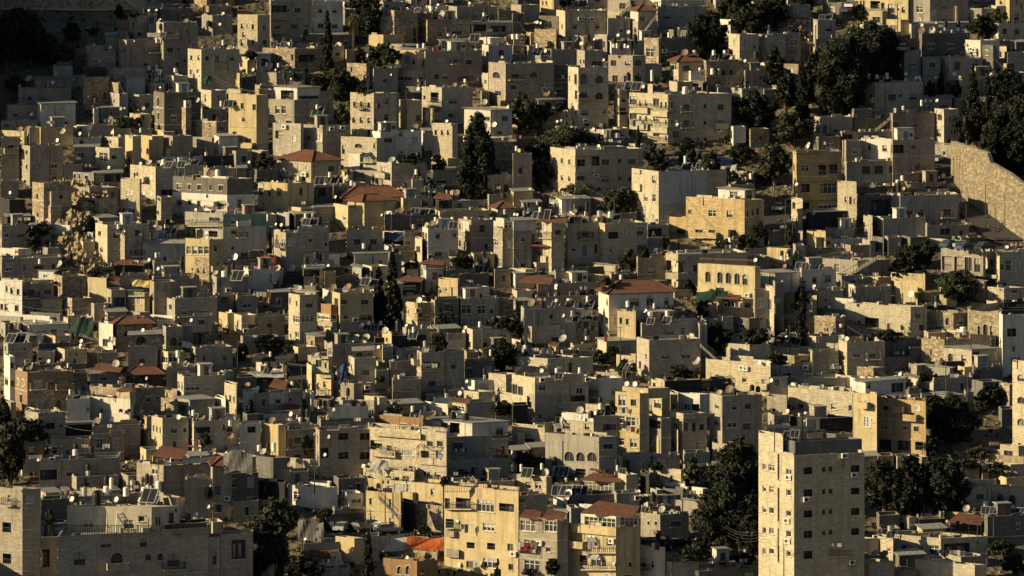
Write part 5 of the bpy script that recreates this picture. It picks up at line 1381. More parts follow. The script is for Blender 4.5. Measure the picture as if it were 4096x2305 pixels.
Y c 2430,1600,110,330|young tree before the yellow apartment house
Y b 1690,1000,140,80|yellow green shrub near the car park
T 3 2
B 335,875,1060,50,500|g|stained grey house with three double white arches|430@230*100.60f 576@245*96.100a 690@250*86.96a 806@250*96.96a 690@400*100.60|
+ 335,505,510,90,330,-0.15|g|||
B 0,330,335,-40,180|c|cream terrace house behind the arches|180@110*90.80 270@130*110.100|
B 0,-10,130,10,190|g|small grey house at the left|60@150*40.40f|
X ochre apartment block with hanging laundry|420|1100@98*60.76f 1222@115*70.86f 1105@325*30.50 1224@315*60.66
B 1345,1475,1590,40,245|o|bulging ochre bay block|1375@90*20.60 1425@125*30.36|
B 1590,1670,1680,-20,245|o|ochre pier with a small window|1610@130*24.50|
B 1380,1700,1730,380,560|c|roof garden ledge house|1500@310*160.100 1640@320*80.100|
B 1290,1380,1400,430,640|k|dark door house||
B 1730,1735,1990,60,210|b|shaded arcade house with a street lamp|1860@140*200.80|R1740,1980,155,200
B 1730,1740,1990,210,330|b|lower shaded wall house by the lamp||
B 2015,2280,2290,130,300|c|lit stone wall behind the tree crown||
B 1540,1740,1750,520,620|w|whitewashed wall with a blank door|1640@560*40.80s|
B 1740,1920,1980,570,700|w|pale low wall house right of the white wall||
B 680,1030,1150,500,620|b|lattice veranda house under a low red hip roof|850@550*320.100f|
B 1030,1150,1270,430,630|c|cream house behind the low red hip roof|1205@605*30.30|
B 780,900,910,390,430|c|small tower house with a tiny hip roof|||
B -10,345,400,450,640|c|cream pergola house with two dark windows|15@525*50.60 165@535*60.66f 262@540*64.66f|R0,345,570,640
B -20,60,360,640,860|b|grey wall house below the pergola|||
B 0,95,105,710,830|o|yellow window house|40@760*70.60f|
B 415,555,560,700,790|w|small white cube with two square holes|458@748*20.30 524@748*20.30|
B 560,575,1040,640,770|d|flat slate roofed house behind the tiled attic||
B 1200,1750,1860,690,800|b|cluttered low house with a row of tanks|1380@690*60.50|
B 75,455,565,880,1600|b|grey plaster house under two tiled gables|160@945*150.110f 390@950*120.110f 130@1190*210.70 365@1185*50.50f 200@1345*150.110f 180@1100*110.30f|
B 550,1045,1290,960,1650|o|yellow balcony house under the big tiled roof|670@1105*60.56f 810@1110*110.90f 900@1120*80.80f 980@1110*60.80f 720@1290*80.100 870@1300*150.110f 980@1320*80.90f 1190@1335*30.50|L740,1045,1180;L690,1045,1350
+ 690,1045,1280,850,970,0.4|w||890@915*320.110f 1180@905*180.110f|
+ 585,1045,1055,965,1050,-0.6|o|||
B 1295,1490,1780,830,1080|b|flat beige house with two square holes in a lit triangle|1375@918*22.36 1449@920*26.36|
B 1300,1310,1790,760,830|d|dark clutter roof hut||
B 1195,1435,1540,1160,1600|w|white house with dark roof drums|1302@1325*90.76f 1412@1335*40.76f|
B 1200,1400,1680,1085,1170|k|roof rack of panels and drums|1300@1120*150.60|
B 1430,1610,1880,1310,1600|b|stone house at the bottom with a railing|1500@1400*60.80|R1610,2260,1340,1390
B 1600,1880,2490,1400,1600|d|dark flat house row at the bottom|||
B 1880,1890,2480,1330,1460|b|long low terrace of pots|||
H 690,1290,700,860
H 75,300,770,890
H 300,545,775,900
H 680,1150,415,510
H 780,920,345,400
d 1273,600,40 820,1068,46 778,1060,40 1418,1145,44 1590,1160,44 1020,1330,44 1680,1175,34 1990,1195,30 545,670,60 570,620,90
D 333,410,90 1510,780,80 1745,680,50
t 300,345,30,60 430,360,30,60 1060,360,30,60 93,360,30,70 450,540,36,44 545,530,30,40 650,520,30,40 1365,735,30,60 1545,715,34,60 1640,715,34,60
k 317,275,44,80 425,295,50,80 110,300,30,60 20,360,70,110 1055,300,40,60 620,455,70,80 540,460,60,80 435,460,50,80 945,390,60,36 1418,650,60,100 1545,650,36,60 1643,670,36,40 1785,575,50,66 1470,1030,56,90 1440,1140,90,80 1560,1140,70,80 1625,1125,70,90 1835,670,50,60
p 150,410,110 470,410,110 510,430,120 460,590,120 540,590,120 640,590,120 700,590,120 1110,395,70 1340,790,80
a 1350,640 580,1140 1000,1090 1265,655 275,1110 15,1220
P 2005,800,1110
P 1860,100,200
P 1640,640,800
P 2285,1140,1350
P 1610,1220,1400
W 2005,820,2485,1000
W 2005,840,2485,1030
W 2020,880,2485,1060
W 2020,910,2485,1090
A 750,890,1210,1280,w
A 60,250,1110,1190,r
Y p 130,420,300,260|bush left of the grey arched house
Y p 1840,560,300,290|leafy tree under the arcade
Y p 2260,860,600,820|tall airy tree beside the stone tower
Y p 2120,1200,640,700|black thicket beside the stone tower
Y p 2400,1300,340,720|dark foliage against the tower foot
Y b 1730,1140,150,110|shrub on the flat beige house
Y b 1830,1340,300,230|dark roof garden plants
Y c 890,1600,110,400|small cypress before the yellow balcony house
Y b 400,1480,160,220|dark leaves at the bottom before the gabled house
Y b 180,1480,180,110|small dark bush at the bottom edge
Y b 1450,380,150,80|flowering plants on the roof garden ledge
Y b 2320,1320,300,90|rubbly terrace with low plants
Y b 1900,1150,200,80|dry twigs in the dark gap
T 3 3
X tall ochre house left part with a white shutter|0|
X tall ochre house right part with two white windows|370|1183@133*120.114 1367@136*120.96 1520@140*80.84
B -95,262,970,235,1800|c|six-storey stone tower with a glass roof floor|-38@350*36.66f 35@155*50.60f 35@360*60.70f 35@580*50.70f 35@790*50.66f 35@995*50.66f 35@1200*50.60f 105@310*18.340 105@730*18.340 105@1140*18.340 207@400*56.60f 207@610*46.66f 207@820*50.60f 207@1025*50.66f 207@1225*44.60f -38@570*36.66f -38@780*36.66f -38@990*36.66f -38@1200*36.66f -38@150*40.50f 402@390*86.70 402@612*86.70 402@825*86.70 402@1030*86.70 402@1235*90.80 561@378*36.50 630@372*38.50 561@600*36.50 630@596*38.50 561@807*36.50 630@803*38.50 561@1012*36.50 630@1008*38.50 877@368*86.66 877@594*86.66 877@800*86.66 877@1002*80.66|
+ -95,150,160,45,240,0.3|c|||
+ 155,272,945,95,245,1.2|k2|||
B 1495,1852,2240,560,830|c|cream house with a white shutter and three windows|1565@685*60.76s 1672@692*40.60f 1788@710*40.64f 1995@725*60.30 |
+ 1505,1852,1860,830,890,0.5|g||1570@855*40.50f 1665@860*40.40f|
B 2230,2378,2590,560,800|c|cream house with a bright corner and two dark arches|2335@680*66.90a 2455@680*60.90a|
B 2300,2400,2600,460,560|o|rough dim wall house with a grey dish||
B 1900,1910,2300,490,560|g|long low grey roof wall||
B 2200,2210,2600,850,1150|d|dark flat house at the right edge|2520@950*40.56f|
B 1265,1740,2210,1070,1260|c|cream house with railings above a rubble wall|1368@1165*56.60f 1533@1188*50.64f 1670@1190*100.100f 1900@1200*260.160|
+ 1265,1740,1760,1255,1440,-0.05|r|||
B 1105,1258,1265,1075,1290|c|cream link wall by the two rust dishes|1215@1185*30.40f|
B 733,958,1110,1075,1260|c|small cream house with three slim openings|765@1160*26.50f 835@1168*26.56s 903@1180*26.56s|
B 455,605,620,1180,1500|w|white curved house at the tower foot|530@1400*80.90f|
B 600,830,840,1240,1600|o|drip-stained ochre house|655@1420*50.60f 760@1430*50.60f|
B 830,1015,1270,1310,1600|c|flat cream roof house under the two rust dishes|880@1430*60.50 930@1430*60.50|
B 1300,1500,1520,1400,1600|r|rubble wall corner at the bottom|||
B 1110,1120,1320,840,1000|d|dim wall house right of the tower||
B 1250,1420,1500,860,980|b|stone house with a soft shadow band|1455@900*30.70s|
B 1510,1520,1780,880,990|k|black awning pen||
B 1780,1830,2200,930,1060|k|dark roof terrace under a sloping tiled roof|||
B 270,280,460,1200,1500|d|grey sheet yard house at the tower foot|||
B 2335,2520,2620,140,330|c|cream villa at the right edge|2400@200*4.4|
B 2510,2515,2620,10,180|c|upper floor of the right edge villa||
B 1870,2575,2580,250,340|r|long rubble terrace wall above the black trees||
B 850,1060,1070,20,70|c|small cream ledge house|||
B 1290,1450,1495,790,870|p|low red-brown roofed hut||
B 1480,2080,2200,1340,1700|c|pale blank roof box at the bottom right corner||
H 1810,2190,815,940
F 600,830,1190,1245
F 1270,1740,1000,1060
F 1750,2100,1000,1060
d 1645,508,40 2302,800,44 1590,1240,2
D 1080,1225,90 1173,1230,90 1998,770,80 2475,430,80
t 1847,420,70,90 1848,490,40,50 1228,970,50,54 2190,720,50,60 2345,755,50,40 2465,750,50,40
k 2460,680,60,90 2335,670,60,90 2090,785,60,70
p 1880,530,70 1235,1040,90 2190,790,90 2270,790,80 2370,810,80 2430,810,80 2490,805,80 2540,800,80 200,30,90 270,20,90
a 775,232 870,425 390,672 205,450 190,885 195,1090 1615,1255 850,1305 1085,1005
P 160,1080,1449
P 2110,850,1060
P 65,-140,180
P 345,-60,50
W 160,1220,460,1190
W 0,1100,260,1250
Y p 1180,860,430,640|dark trees right of the stone tower
Y p 1420,880,460,680|black trees in the gap
Y p 1760,860,520,640|black round trees above the shuttered house
Y p 1640,250,200,250|branches over the ochre house right part
Y b 2000,330,350,60|dry grass on the rubble terrace
Y b 2300,420,280,120|bushes below the rubble terrace
Y b 2350,1240,350,160|dark garden at the right edge bottom
Y p 2480,1449,300,230|dark leaves in the bottom right corner
Y b 2100,250,260,90|shrubs by the great black tree
"""
# ---------------------------------------------------------------- parse
KEEP={'long cream stone house with a big grille','graffitied yard wall behind the cars','blue garage door house','rubble retaining wall with a blue sign','large ochre stone house with a rust drainpipe','big white apartment block with stacked balconies'}
def num(s): return [float(q) for q in s.split(',') if q]
ITEMS=[]; TREES=[]; MISC=[]; last=None; T=(0,0)
def tx(x): return (x/10.0625)+T[1]*256
def ty(y): return (y/10.0625)+T[0]*144
def parse_w(tok):
    out=[]
    a,b=tok.split('@'); ys,sz=b.split('*'); ty_=''
    if sz and sz[-1].isalpha(): ty_=sz[-1]; sz=sz[:-1]
    if sz.count('.')!=1: return out
    w,h=sz.split('.')
    for x in num(a):
        for y in num(ys): out.append((tx(x),ty(y),float(w)/10.06,float(h)/10.06,ty_))
    return out
def fields(rest):
    ws=[];fe=[]
    for tok in ' '.join(rest).replace(';',' ').split():
        if '@' in tok: ws+=parse_w(tok)
        else: fe.append((tok[0],[q for q in num(tok[1:])]))
    fe2=[]
    for k,n in fe:
        if k=='L': fe2.append((k,(tx(n[0]),tx(n[1]),ty(n[2]))))
        elif k=='R': fe2.append((k,(tx(n[0]),tx(n[1]),ty(n[2]),ty(n[3]))))
        else: fe2.append((k,None))
    return ws,fe2
HOUSES=[]; BYP={}
def spans():
    out=[]; T_=(0,0)
    for ln in DATA.strip().splitlines():
        if ln[:2]=='T ': T_=tuple(int(q) for q in ln[2:].split())
        elif ln[:2]=='B ':
            n=num(ln[2:].split('|')[0]); out.append([n[0]/10.0625+T_[1]*256,n[2]/10.0625+T_[1]*256,n[3]/10.0625+T_[0]*144,n[4]/10.0625+T_[0]*144])
    return out
SP=spans()
def grow(x0,x1,yt,yb):
    g=[]
    n=max(3,int((x1-x0)/2))
    for k in range(n):
        x=x0+(x1-x0)*(k+.5)/n; c=[u[2]-yb for u in SP if u[0]<=x<=u[1] and u[3]>yb+.5 and u[2]<u[3]]
        c=[q for q in c if q>-30]
        g.append(max(0,min(c)) if c else 0)
    g.sort(); q=g[int(n*.6)]
    return yb+((q+1 if q<=4.5 else 2) if q>.4 else 0), (q if q>4.5 else 0)
for ln in DATA.strip().splitlines():
    ln=ln.strip()
    if not ln: continue
    k,rest=ln.split(' ',1)
    if k=='T': T=tuple(int(q) for q in rest.split()); continue
    if k in 'B+':
        p=rest.split('|'); n=num(p[0]); ws,fe=fields(p[3:])
        x0,xc,x1=tx(n[0]),tx(n[1]),tx(n[2]); yt,yb=ty(n[3]),ty(n[4])
        if k=='B':
            gap=0
            if p[2] not in KEEP: yb,gap=grow(x0,x1,yt,yb)
            last_gap=gap
            if x1-xc<0 or x0>xc: xc=(x0+x1)/2
            v=make_vol(x0,xc,x1,yt,yb,Dm(yb)); v.mat=p[1]; v.ph=p[2]; v.win=ws; v.fe=fe; v.zones=[]; v.subs=[]; v.par=None
            v.zb=min(terrain(*q) for q in (v.C,v.L,v.R,v.B))-1.5; v.foot=terrain(*v.C)
            v.gap=last_gap; last=v; HOUSES.append(v); VOLS.append(v); BYP[v.ph]=v
        else:
            off=n[5] if len(n)>5 else 0.0
            if abs(off)<=.1:
                last.zones.append((x0,x1,yt,yb,p[1])); last.win+=ws; last.fe+=[q for q in fe if q[0]!='S']
            else:
                f=face_at(last,min(max(xc,last.px[0]+.3),last.px[2]-.3)); D=(f[2] if f else last.D)+off
                sl=last.sl if xc<=last.px[1]+1 else None
                v=make_vol(x0,xc,x1,yt,yb,D,sl=n[6] if len(n)>6 else (last.sl if (xc-x0)>2 and xc<=last.px[1]+1 and last.sl<2 else None),sr=min(last.sr,.6),dep=None if off>0 else 1.2+abs(off))
                v.mat=p[1]; v.ph=last.ph; v.win=ws; v.fe=fe; v.zones=[]; v.subs=[]; v.par=last; v.off=off
                v.zb=ZZ(yb,D)-(0.6 if off>0 else 0); v.foot=v.zb; last.subs.append(v); VOLS.append(v)
    elif k=='X':
        p=rest.split('|'); v=BYP[p[0]]
        ws,fe=fields(p[2:] if len(p)>2 else []); v.win+=ws
    elif k in('d','D','p','a','t','k','C','N'):
        for tok in rest.split():
            n=num(tok); ITEMS.append((k,[tx(n[0]),ty(n[1])]+[q/10.06 for q in n[2:]]))
    elif k=='Y':
        p=rest.split('|'); kk,nn=p[0].split(' ',1); n=num(nn); TREES.append((kk,tx(n[0]),ty(n[1]),n[2]/10.06,n[3]/10.06,p[1]))
    elif k in('P','L'):
        n=num(rest); MISC.append((k,[tx(n[0]),ty(n[1]),ty(n[2])] if k=='P' else [tx(n[0]),tx(n[1]),ty(n[2]),ty(n[3])],''))
    elif k in('F','H','R','R2','O','V','A','Z','I'):
        p=rest.split(','); c=p[4] if len(p)>4 else ''; n=[float(q) for q in p[:4]]; MISC.append((k,[tx(n[0]),tx(n[1]),ty(n[2]),ty(n[3])],c))
    elif k=='O2': n=num(rest); MISC.append((k,[tx(n[0]),ty(n[1]),ty(n[2])],''))
    elif k in('W','K'): n=num(rest); MISC.append((k,[tx(n[0]),ty(n[1]),tx(n[2]),ty(n[3])],''))
    elif k=='S': p=rest.split(','); n=[float(q) for q in p[:4]]; MISC.append((k,[tx(n[0]),ty(n[1]),n[2]/10.06,n[3]/10.06],p[4]))
# small outbuildings at the foot of a house, where the photo shows packed lower rooms and yards
FILL=[]; Rf=random.Random(77)
MN=dict(g='grey',b='beige',d='dark grey',w='whitewashed',r='rubble stone',o='ochre',p='pinkish',c='cream',k='black',m='pale blue')
for h in list(HOUSES):
    if h.gap<=0: continue
    if h.px[2]>318 and h.px[0]<452 and 492<h.yb<548: continue
    g=min(h.gap,14); x=h.px[0]-1; parts=[]; W_=h.px[2]-h.px[0]+2
    n=max(1,min(3,int(W_/17))); cuts=[0]+sorted(Rf.uniform(.2,.8) for _ in range(n-1))+[1]; ph0=0
    for i in range(n):
        a,b_=x+W_*cuts[i],x+W_*cuts[i+1]
        if b_-a<3: continue
        tp=h.yb-Rf.uniform(-.5,min(4.5,(h.yb-h.yt)*.35)); bt=min(h.yb+g+1,tp+22); m=Rf.choice(['g','b','d','b','c','r','w','o','g','c','p','d'])
        parts.append((a,a+(b_-a)*Rf.choice([.12,.2,.35,.6,.9]),b_,tp,bt,m))
    for i,(a,c_,b_,tp,bt,m) in enumerate(parts):
        v=make_vol(a,c_,b_,tp,bt,min(Dm(bt),h.D-1.2)); v.mat=m; v.win=[]; v.fe=[('S',None)] if Rf.random()<.18 else []; v.zones=[]; v.subs=[]; v.par=None; v.gap=0
        pos='' if len(parts)==1 else (('left','right') if len(parts)==2 else ('left','middle','right'))[i]+' '
        v.ph=('%s%s outbuilding below the %s'%(pos,MN[m],' '.join(h.ph.split()[:11]))); v.out=True
        v.zb=min(terrain(*q) for q in (v.C,v.L,v.R,v.B))-1.5; v.foot=terrain(*v.C); FILL.append(v); VOLS.append(v)
HOUSES+=FILL
# ---------------------------------------------------------------- buildings
def arch_pts(u0,u1,v0,v1,n=5):
    r=(u1-u0)/2; r_=min(r,(v1-v0)*.6); c=(u0+u1)/2; vb=v1-r_
    return [(c-r*math.cos(math.pi*k/(2*n)),vb+r_*math.sin(math.pi*k/(2*n))) for k in range(2*n+1)]
def build_face(mb,A,B,z0,z1,wins,zones,mat,uoff=0):
    d=B-A; Ln=d.length
    if Ln<.05: return
    d=d/Ln
    us=sorted({0,Ln,*[min(max(q,0),Ln) for w in wins for q in w[:2]],*[min(max(q,0),Ln) for w in zones for q in w[:2]]})
    vs=sorted({z0,z1,*[min(max(q,z0),z1) for w in wins for q in w[2:4]],*[min(max(q,z0),z1) for w in zones for q in w[2:4]]})
    P=lambda u,z,n=0:(A.x+d.x*u-d.y*n*0,A.y+d.y*u,z)
    for i in range(len(us)-1):
        for j in range(len(vs)-1):
            u0,u1,v0,v1=us[i],us[i+1],vs[j],vs[j+1]
            if u1-u0<1e-4 or v1-v0<1e-4: continue
            cu,cv=(u0+u1)/2,(v0+v1)/2
            if any(w[0]<cu<w[1] and w[2]<cv<w[3] for w in wins): continue
            m=mat
            for z in zones:
                if z[0]<cu<z[1] and z[2]<cv<z[3]: m=z[4]
            mb.face([P(u0,v0),P(u1,v0),P(u1,v1),P(u0,v1)],m,[(u0+uoff,v0),(u1+uoff,v0),(u1+uoff,v1),(u0+uoff,v1)])
def winparts(root,v,A,B,w,Rc):
    """one window: reveal + frame (own mesh) and its pane"""
    u0,u1,z0,z1,ty_,big=w; d=(B-A); d=d/d.length; inn=Vector((-d.y,d.x)) 
    ctr=(v.L+v.R)/2
    if inn.dot(ctr-A)<0: inn=-inn
    rd={'s':.10,'d':.2,'g':-.02}.get(ty_,.22)
    if big: rd=1.1
    P=lambda u,z,n:(A.x+d.x*u+inn.x*n,A.y+d.y*u+inn.y*n,z)
    wm=v.mat
    mb=MB(); arch=ty_=='a'
    rm='inside' if big else wm
    for q in(((u0,z0),(u0,z1)),((u1,z0),(u1,z1)),((u0,z0),(u1,z0)),((u0,z1),(u1,z1))):
        (a,b),(c,e)=q; mb.face([P(a,b,0),P(c,e,0),P(c,e,rd+.02),P(a,b,rd+.02)],rm)
    if arch:
        ap=arch_pts(u0,u1,z0,z1); n=len(ap)//2
        for k in range(n):
            mb.face([P(u0,z1,0.004),P(*ap[k],.004),P(*ap[k+1],.004)],wm,[(u0,z1),ap[k],ap[k+1]])
            mb.face([P(u1,z1,0.004),P(*ap[-1-k],.004),P(*ap[-2-k],.004)],wm,[(u1,z1),ap[-1-k],ap[-2-k]])
        # raised stone surround
        for k in range(len(ap)-1):
            (a,b),(c,e)=ap[k],ap[k+1]; cu=(u0+u1)/2; g=.16
            def ex(p):
                vv=Vector((p[0]-cu,p[1]-(z1-(u1-u0)/2))); 
                if vv.length<1e-3: return p
                vv=vv*(1+g/vv.length); return (cu+vv.x,z1-(u1-u0)/2+vv.y)
            mb.face([P(a,b,-.05),P(c,e,-.05),P(*ex((c,e)),-.05),P(*ex((a,b)),-.05)],'concrete')
    fm='pwhite' if ty_ in('f','s') else 'frame'; ft=.08 if ty_=='f' else .06
    W_,H_=u1-u0,z1-z0
    def bar(a,b,c,e,n=rd-.07,m=fm):
        mb.box((*P((a+b)/2,0,n)[:2],(c+e)/2),b-a,.05,e-c,m,(d.x,d.y))
    if not big and ty_ not in('d','g'):
        bar(u0,u0+ft,z0,z1); bar(u1-ft,u1,z0,z1); bar(u0,u1,z0,z0+ft); 
        if not arch: bar(u0,u1,z1-ft,z1)
        nv=max(1,round(W_/.75)) if ty_=='f' else (2 if W_>1.0 else 1)
        for k in range(1,nv): bar(u0+W_*k/nv-ft/2.5,u0+W_*k/nv+ft/2.5,z0,z1)
        if ty_=='f' and H_>1.0: bar(u0,u1,z0+H_*.62,z0+H_*.62+ft*.7)
        if ty_!='f' and Rc.random()<.3:
            for k in range(1,int(W_/.16)): mb.tube(P(u0+k*.16,z0,-.04),P(u0+k*.16,z1,-.04),.012,'iron',3,cap=False)
        # sill
        mb.box((*P((u0+u1)/2,0,-.06)[:2],z0-.05),W_+.2,.18,.09,'concrete',(d.x,d.y))
        if not arch and W_<2.2 and Rc.random()<.6: mb.box((*P((u0+u1)/2,0,-.02)[:2],z1+.13),W_+.3,.07,.22,'concrete',(d.x,d.y))
    if big:
        # rail in front of the recess
        for k in range(int(W_/.3)+1): mb.tube(P(u0+k*.3,z0,.08),P(u0+k*.3,z0+min(.95,H_*.45),.08),.02,'iron',3,cap=False)
        bar(u0,u1,z0+min(.95,H_*.45),z0+min(.95,H_*.45)+.06,.08,'iron')
    o_=P((u0+u1)/2,z0,0); wo=obj('door' if ty_=='d' else 'window',rel(mb,o_),root,tuple(Vector(o_)-root.location))
    pb=MB(); pm={'s':'shutter','d':'door','g':'greenblind','u':'rust'}.get(ty_,'glass')
    if pm=='glass' and not big and Rc.random()<.15: pm='shutdark'
    if big: pm='inside'
    pb.face([P(u0,z0,rd),P(u1,z0,rd),P(u1,z1,rd),P(u0,z1,rd)],pm)
    if not big and pm=='glass' and Rc.random()<.4:
        hh=z1-H_*Rc.uniform(.25,.6); pb.face([P(u0,hh,rd-.03),P(u1,hh,rd-.03),P(u1,z1,rd-.03),P(u0,z1,rd-.03)],'shutter' if Rc.random()<.5 else 'cloth_w')
    if big:
        # back room: a door and a lighter window in the rear wall
        for a in (.2,.62):
            if Rc.random()<.8: pb.face([P(u0+W_*a,z0,rd-.05),P(u0+W_*(a+.2),z0,rd-.05),P(u0+W_*(a+.2),z0+H_*.75,rd-.05),P(u0+W_*a,z0+H_*.75,rd-.05)],Rc.choice(['glass','frame','t','door']))
    obj('pane',rel(pb,o_),wo)
def hip(mb,v,m='tile'):
    ov=.45; P=[v.C,v.R,v.B,v.L]; c=(v.C+v.B)/2; z=v.zt
    Q=[p+(p-c).normalized()*ov*1.4 for p in P]
    a=(Q[1]-Q[0]).length; b=(Q[3]-Q[0]).length; h=min(a,b)*.27
    if a>b:
        e=b/2/a; r0=(Q[0]+Q[3])/2; r1=(Q[1]+Q[2])/2
    else:
        e=a/2/b; r0=(Q[0]+Q[1])/2; r1=(Q[3]+Q[2])/2
    e=min(.49,e); A=r0.lerp(r1,e); B_=r1.lerp(r0,e); t=lambda p,zz:(p.x,p.y,zz)
    if a>b: fs=[(Q[0],Q[1],B_,A),(Q[1],Q[2],B_),(Q[2],Q[3],A,B_),(Q[3],Q[0],A)]
    else: fs=[(Q[0],Q[1],A),(Q[1],Q[2],B_,A),(Q[2],Q[3],B_),(Q[3],Q[0],A,B_)]
    for f in fs: mb.face([t(p,z+h+.06 if (p is A or p is B_) else z+.06) for p in f],m)
    for i in range(4): mb.face([t(Q[i],z-.06),t(Q[(i+1)%4],z-.06),t(Q[(i+1)%4],z+.06),t(Q[i],z+.06)],m)
    mb.face([t(p,z-.06) for p in Q],'wood')
    mb.tube(t(A,z+h+.08),t(B_,z+h+.08),.12,m,5)
    for q,e_ in ((Q[0],A),(Q[1],B_ if a>b else A),(Q[2],B_),(Q[3],A if a>b else B_)): mb.tube(t(q,z+.1),t(e_,z+h+.1),.09,m,4)
def rail(mb,pts,h,step=.32,m='iron'):
    for a,b in zip(pts,pts[1:]):
        a=Vector(a);b=Vector(b);n=max(1,int((b-a).length/step))
        for k in range(n+1):
            p=a.lerp(b,k/n); mb.tube(p,p+Vector((0,0,h)),.035 if k%6 else .05,m,4,cap=False)
        mb.tube(a+Vector((0,0,h)),b+Vector((0,0,h)),.045,m,4); mb.tube(a+Vector((0,0,h*.12)),b+Vector((0,0,h*.12)),.03,m,4)
def facepts(v,x0,x1,y,out=0.0):
    """3d points along the visible wall at image height y"""
    xs=[x0]+([v.px[1]] if x0<v.px[1]<x1 else [])+[x1]; r=[]
    for x in xs:
        x=min(max(x,v.px[0]+.05),v.px[2]-.05); f=face_at(v,x)
        if f: D=f[2]-out; r.append((XY(x,D),D,ZZ(y,D)))
    return r
def build_vol(v,root,top):
    Rc=random.Random(int(v.px[0]*13+v.yt*7))
    W_={'l':[],'r':[]}; Zn={'l':[],'r':[]}
    LL=(v.L-v.C).length; RR=(v.R-v.C).length
    for x,y,w,h,t_ in v.win:
        x=min(max(x,v.px[0]+.1),v.px[2]-.1); f=face_at(v,x)
        if not f: continue
        wh,t,D=f; Ln=LL if wh=='l' else RR; f0=face_at(v,min(max(x-w/2,v.px[0] if wh=='l' else v.px[1]+.01),v.px[2])); f1=face_at(v,max(min(x+w/2,v.px[1]-.01 if wh=='l' else v.px[2]),v.px[0]))
        if not(f0 and f1): continue
        a,b=sorted((f0[1]*Ln,f1[1]*Ln)); a=max(a,.08); b=min(b,Ln-.08)
        z1=min(ZZ(y-h/2,D),v.zt-.15); z0=max(ZZ(y+h/2,D),v.zb+.1)
        if b-a<.18 or z1-z0<.25: continue
        if any(not(b<q[0]-.05 or a>q[1]+.05 or z1<q[2]-.05 or z0>q[3]+.05) for q in W_[wh]): continue
        W_[wh].append((a,b,z0,z1,t_,t_=='' and (w>=7.9 and h>=5.9)))
    # ordinary house windows on the stretches without noted ones
    bare=('blank' in v.ph or 'plain' in v.ph or 'wall' in v.ph.split() or 'parapet' in v.ph or 'tower' in v.ph.split() or v.mat in('k','k2','m','b2') or v.foot>v.zt-1.9 or (v.par is not None and v.off<0))
    if not bare:
        for wh,Ln in(('l',LL),('r',RR)):
            if Ln<2.2: continue
            nc=int(Ln/2.5); st=Rc.uniform(.3,.7); hcol=[Rc.choice([.6,.9,1.0,1.2,1.6]) for _ in range(nc+1)]
            ns=int((v.zt-v.foot-.3)/2.9)+1; full=sum(1 for _ in W_[wh])
            for j in range(ns):
                zc=v.zt-1.55-2.9*j
                if zc<v.foot-.2: break
                for i in range(nc):
                    if Rc.random()>(.62 if full<3 else .38): continue
                    u=(i+.5)*Ln/max(1,nc)+Rc.uniform(-.25,.25); ww=hcol[i]; hh=Rc.choice([1.1,1.2,1.3,1.5,.8]) 
                    a,b2,z0,z1=u-ww/2,u+ww/2,zc-hh/2,zc+hh/2
                    if a<.3 or b2>Ln-.3: continue
                    if any(not(b2<q[0]-.7 or a>q[1]+.7 or z1<q[2]-.7 or z0>q[3]+.7) for q in W_[wh]): continue
                    W_[wh].append((a,b2,z0,z1,Rc.choice(['','','','f','s','a' if v.mat in 'rcs' else '']),False))
    for x0,x1,yt,yb,m in v.zones:
        for wh,lo,hi,Ln in(('l',v.px[0],v.px[1],LL),('r',v.px[1],v.px[2],RR)):
            a,b=max(x0,lo),min(x1,hi)
            if b-a<.3: continue
            fa,fb=face_at(v,a+.02),face_at(v,b-.02)
            if not(fa and fb): continue
            s,e=sorted((fa[1]*Ln,fb[1]*Ln)); D=v.D
            if a<=lo+1 and wh=='l': e=Ln
            if b>=hi-1 and wh=='r': e=Ln
            if b>=hi-1 and wh=='l' or a<=lo+1 and wh=='r': s=0
            Zn[wh].append((s,e,-99 if yb>=v.yb-6 else ZZ(yb,D),ZZ(yt,D) if yt>v.yt+2 else 999,m))
    mb=MB(); par=not any(k in'HS' for k,_ in v.fe); zt=v.zt
    build_face(mb,v.C,v.L,v.zb,zt,W_['l'],Zn['l'],v.mat); build_face(mb,v.C,v.R,v.zb,zt,W_['r'],Zn['r'],v.mat,50)
    build_face(mb,v.R,v.B,v.zb,zt,[],[],v.mat,90); build_face(mb,v.L,v.B,v.zb,zt,[],[],v.mat,140)
    o=(v.C.x,v.C.y,v.foot); rb=MB()
    P=[v.C,v.R,v.B,v.L]; c=(v.C+v.B)/2
    if par:
        th=.2; n=[p+(c-p).normalized()*min(th*1.4,(c-p).length*.3) for p in P]; zf=zt-.45
        for i in range(4):
            a,b,p,q=P[i],P[(i+1)%4],n[i],n[(i+1)%4]
            mb.face([(a.x,a.y,zt),(b.x,b.y,zt),(q.x,q.y,zt),(p.x,p.y,zt)],'concrete')
            mb.face([(p.x,p.y,zf),(q.x,q.y,zf),(q.x,q.y,zt),(p.x,p.y,zt)],v.mat)
        rb.face([(p.x,p.y,zf) for p in n],'roofing')
        area=(v.R-v.C).length*(v.L-v.C).length
        if area>14 and v.par is None:
            # low stretches of broken or stepped parapet, and starter bars
            for g in range(Rc.randint(1,4)):
                i=Rc.randint(0,3); a,b_=P[i],P[(i+1)%4]; t0=Rc.uniform(0,.8); t1=t0+Rc.uniform(.1,.35); t1=min(t1,1); hh=Rc.uniform(.12,.45); m_=a.lerp(b_,(t0+t1)/2); dd=(b_-a); inw=(c-m_).normalized()*.12
                if dd.length>.8: mb.box((m_.x+inw.x,m_.y+inw.y,zt+hh/2+.003),dd.length*(t1-t0),.2,hh,Rc.choice([v.mat,'concrete','g']),tuple(dd.normalized()))
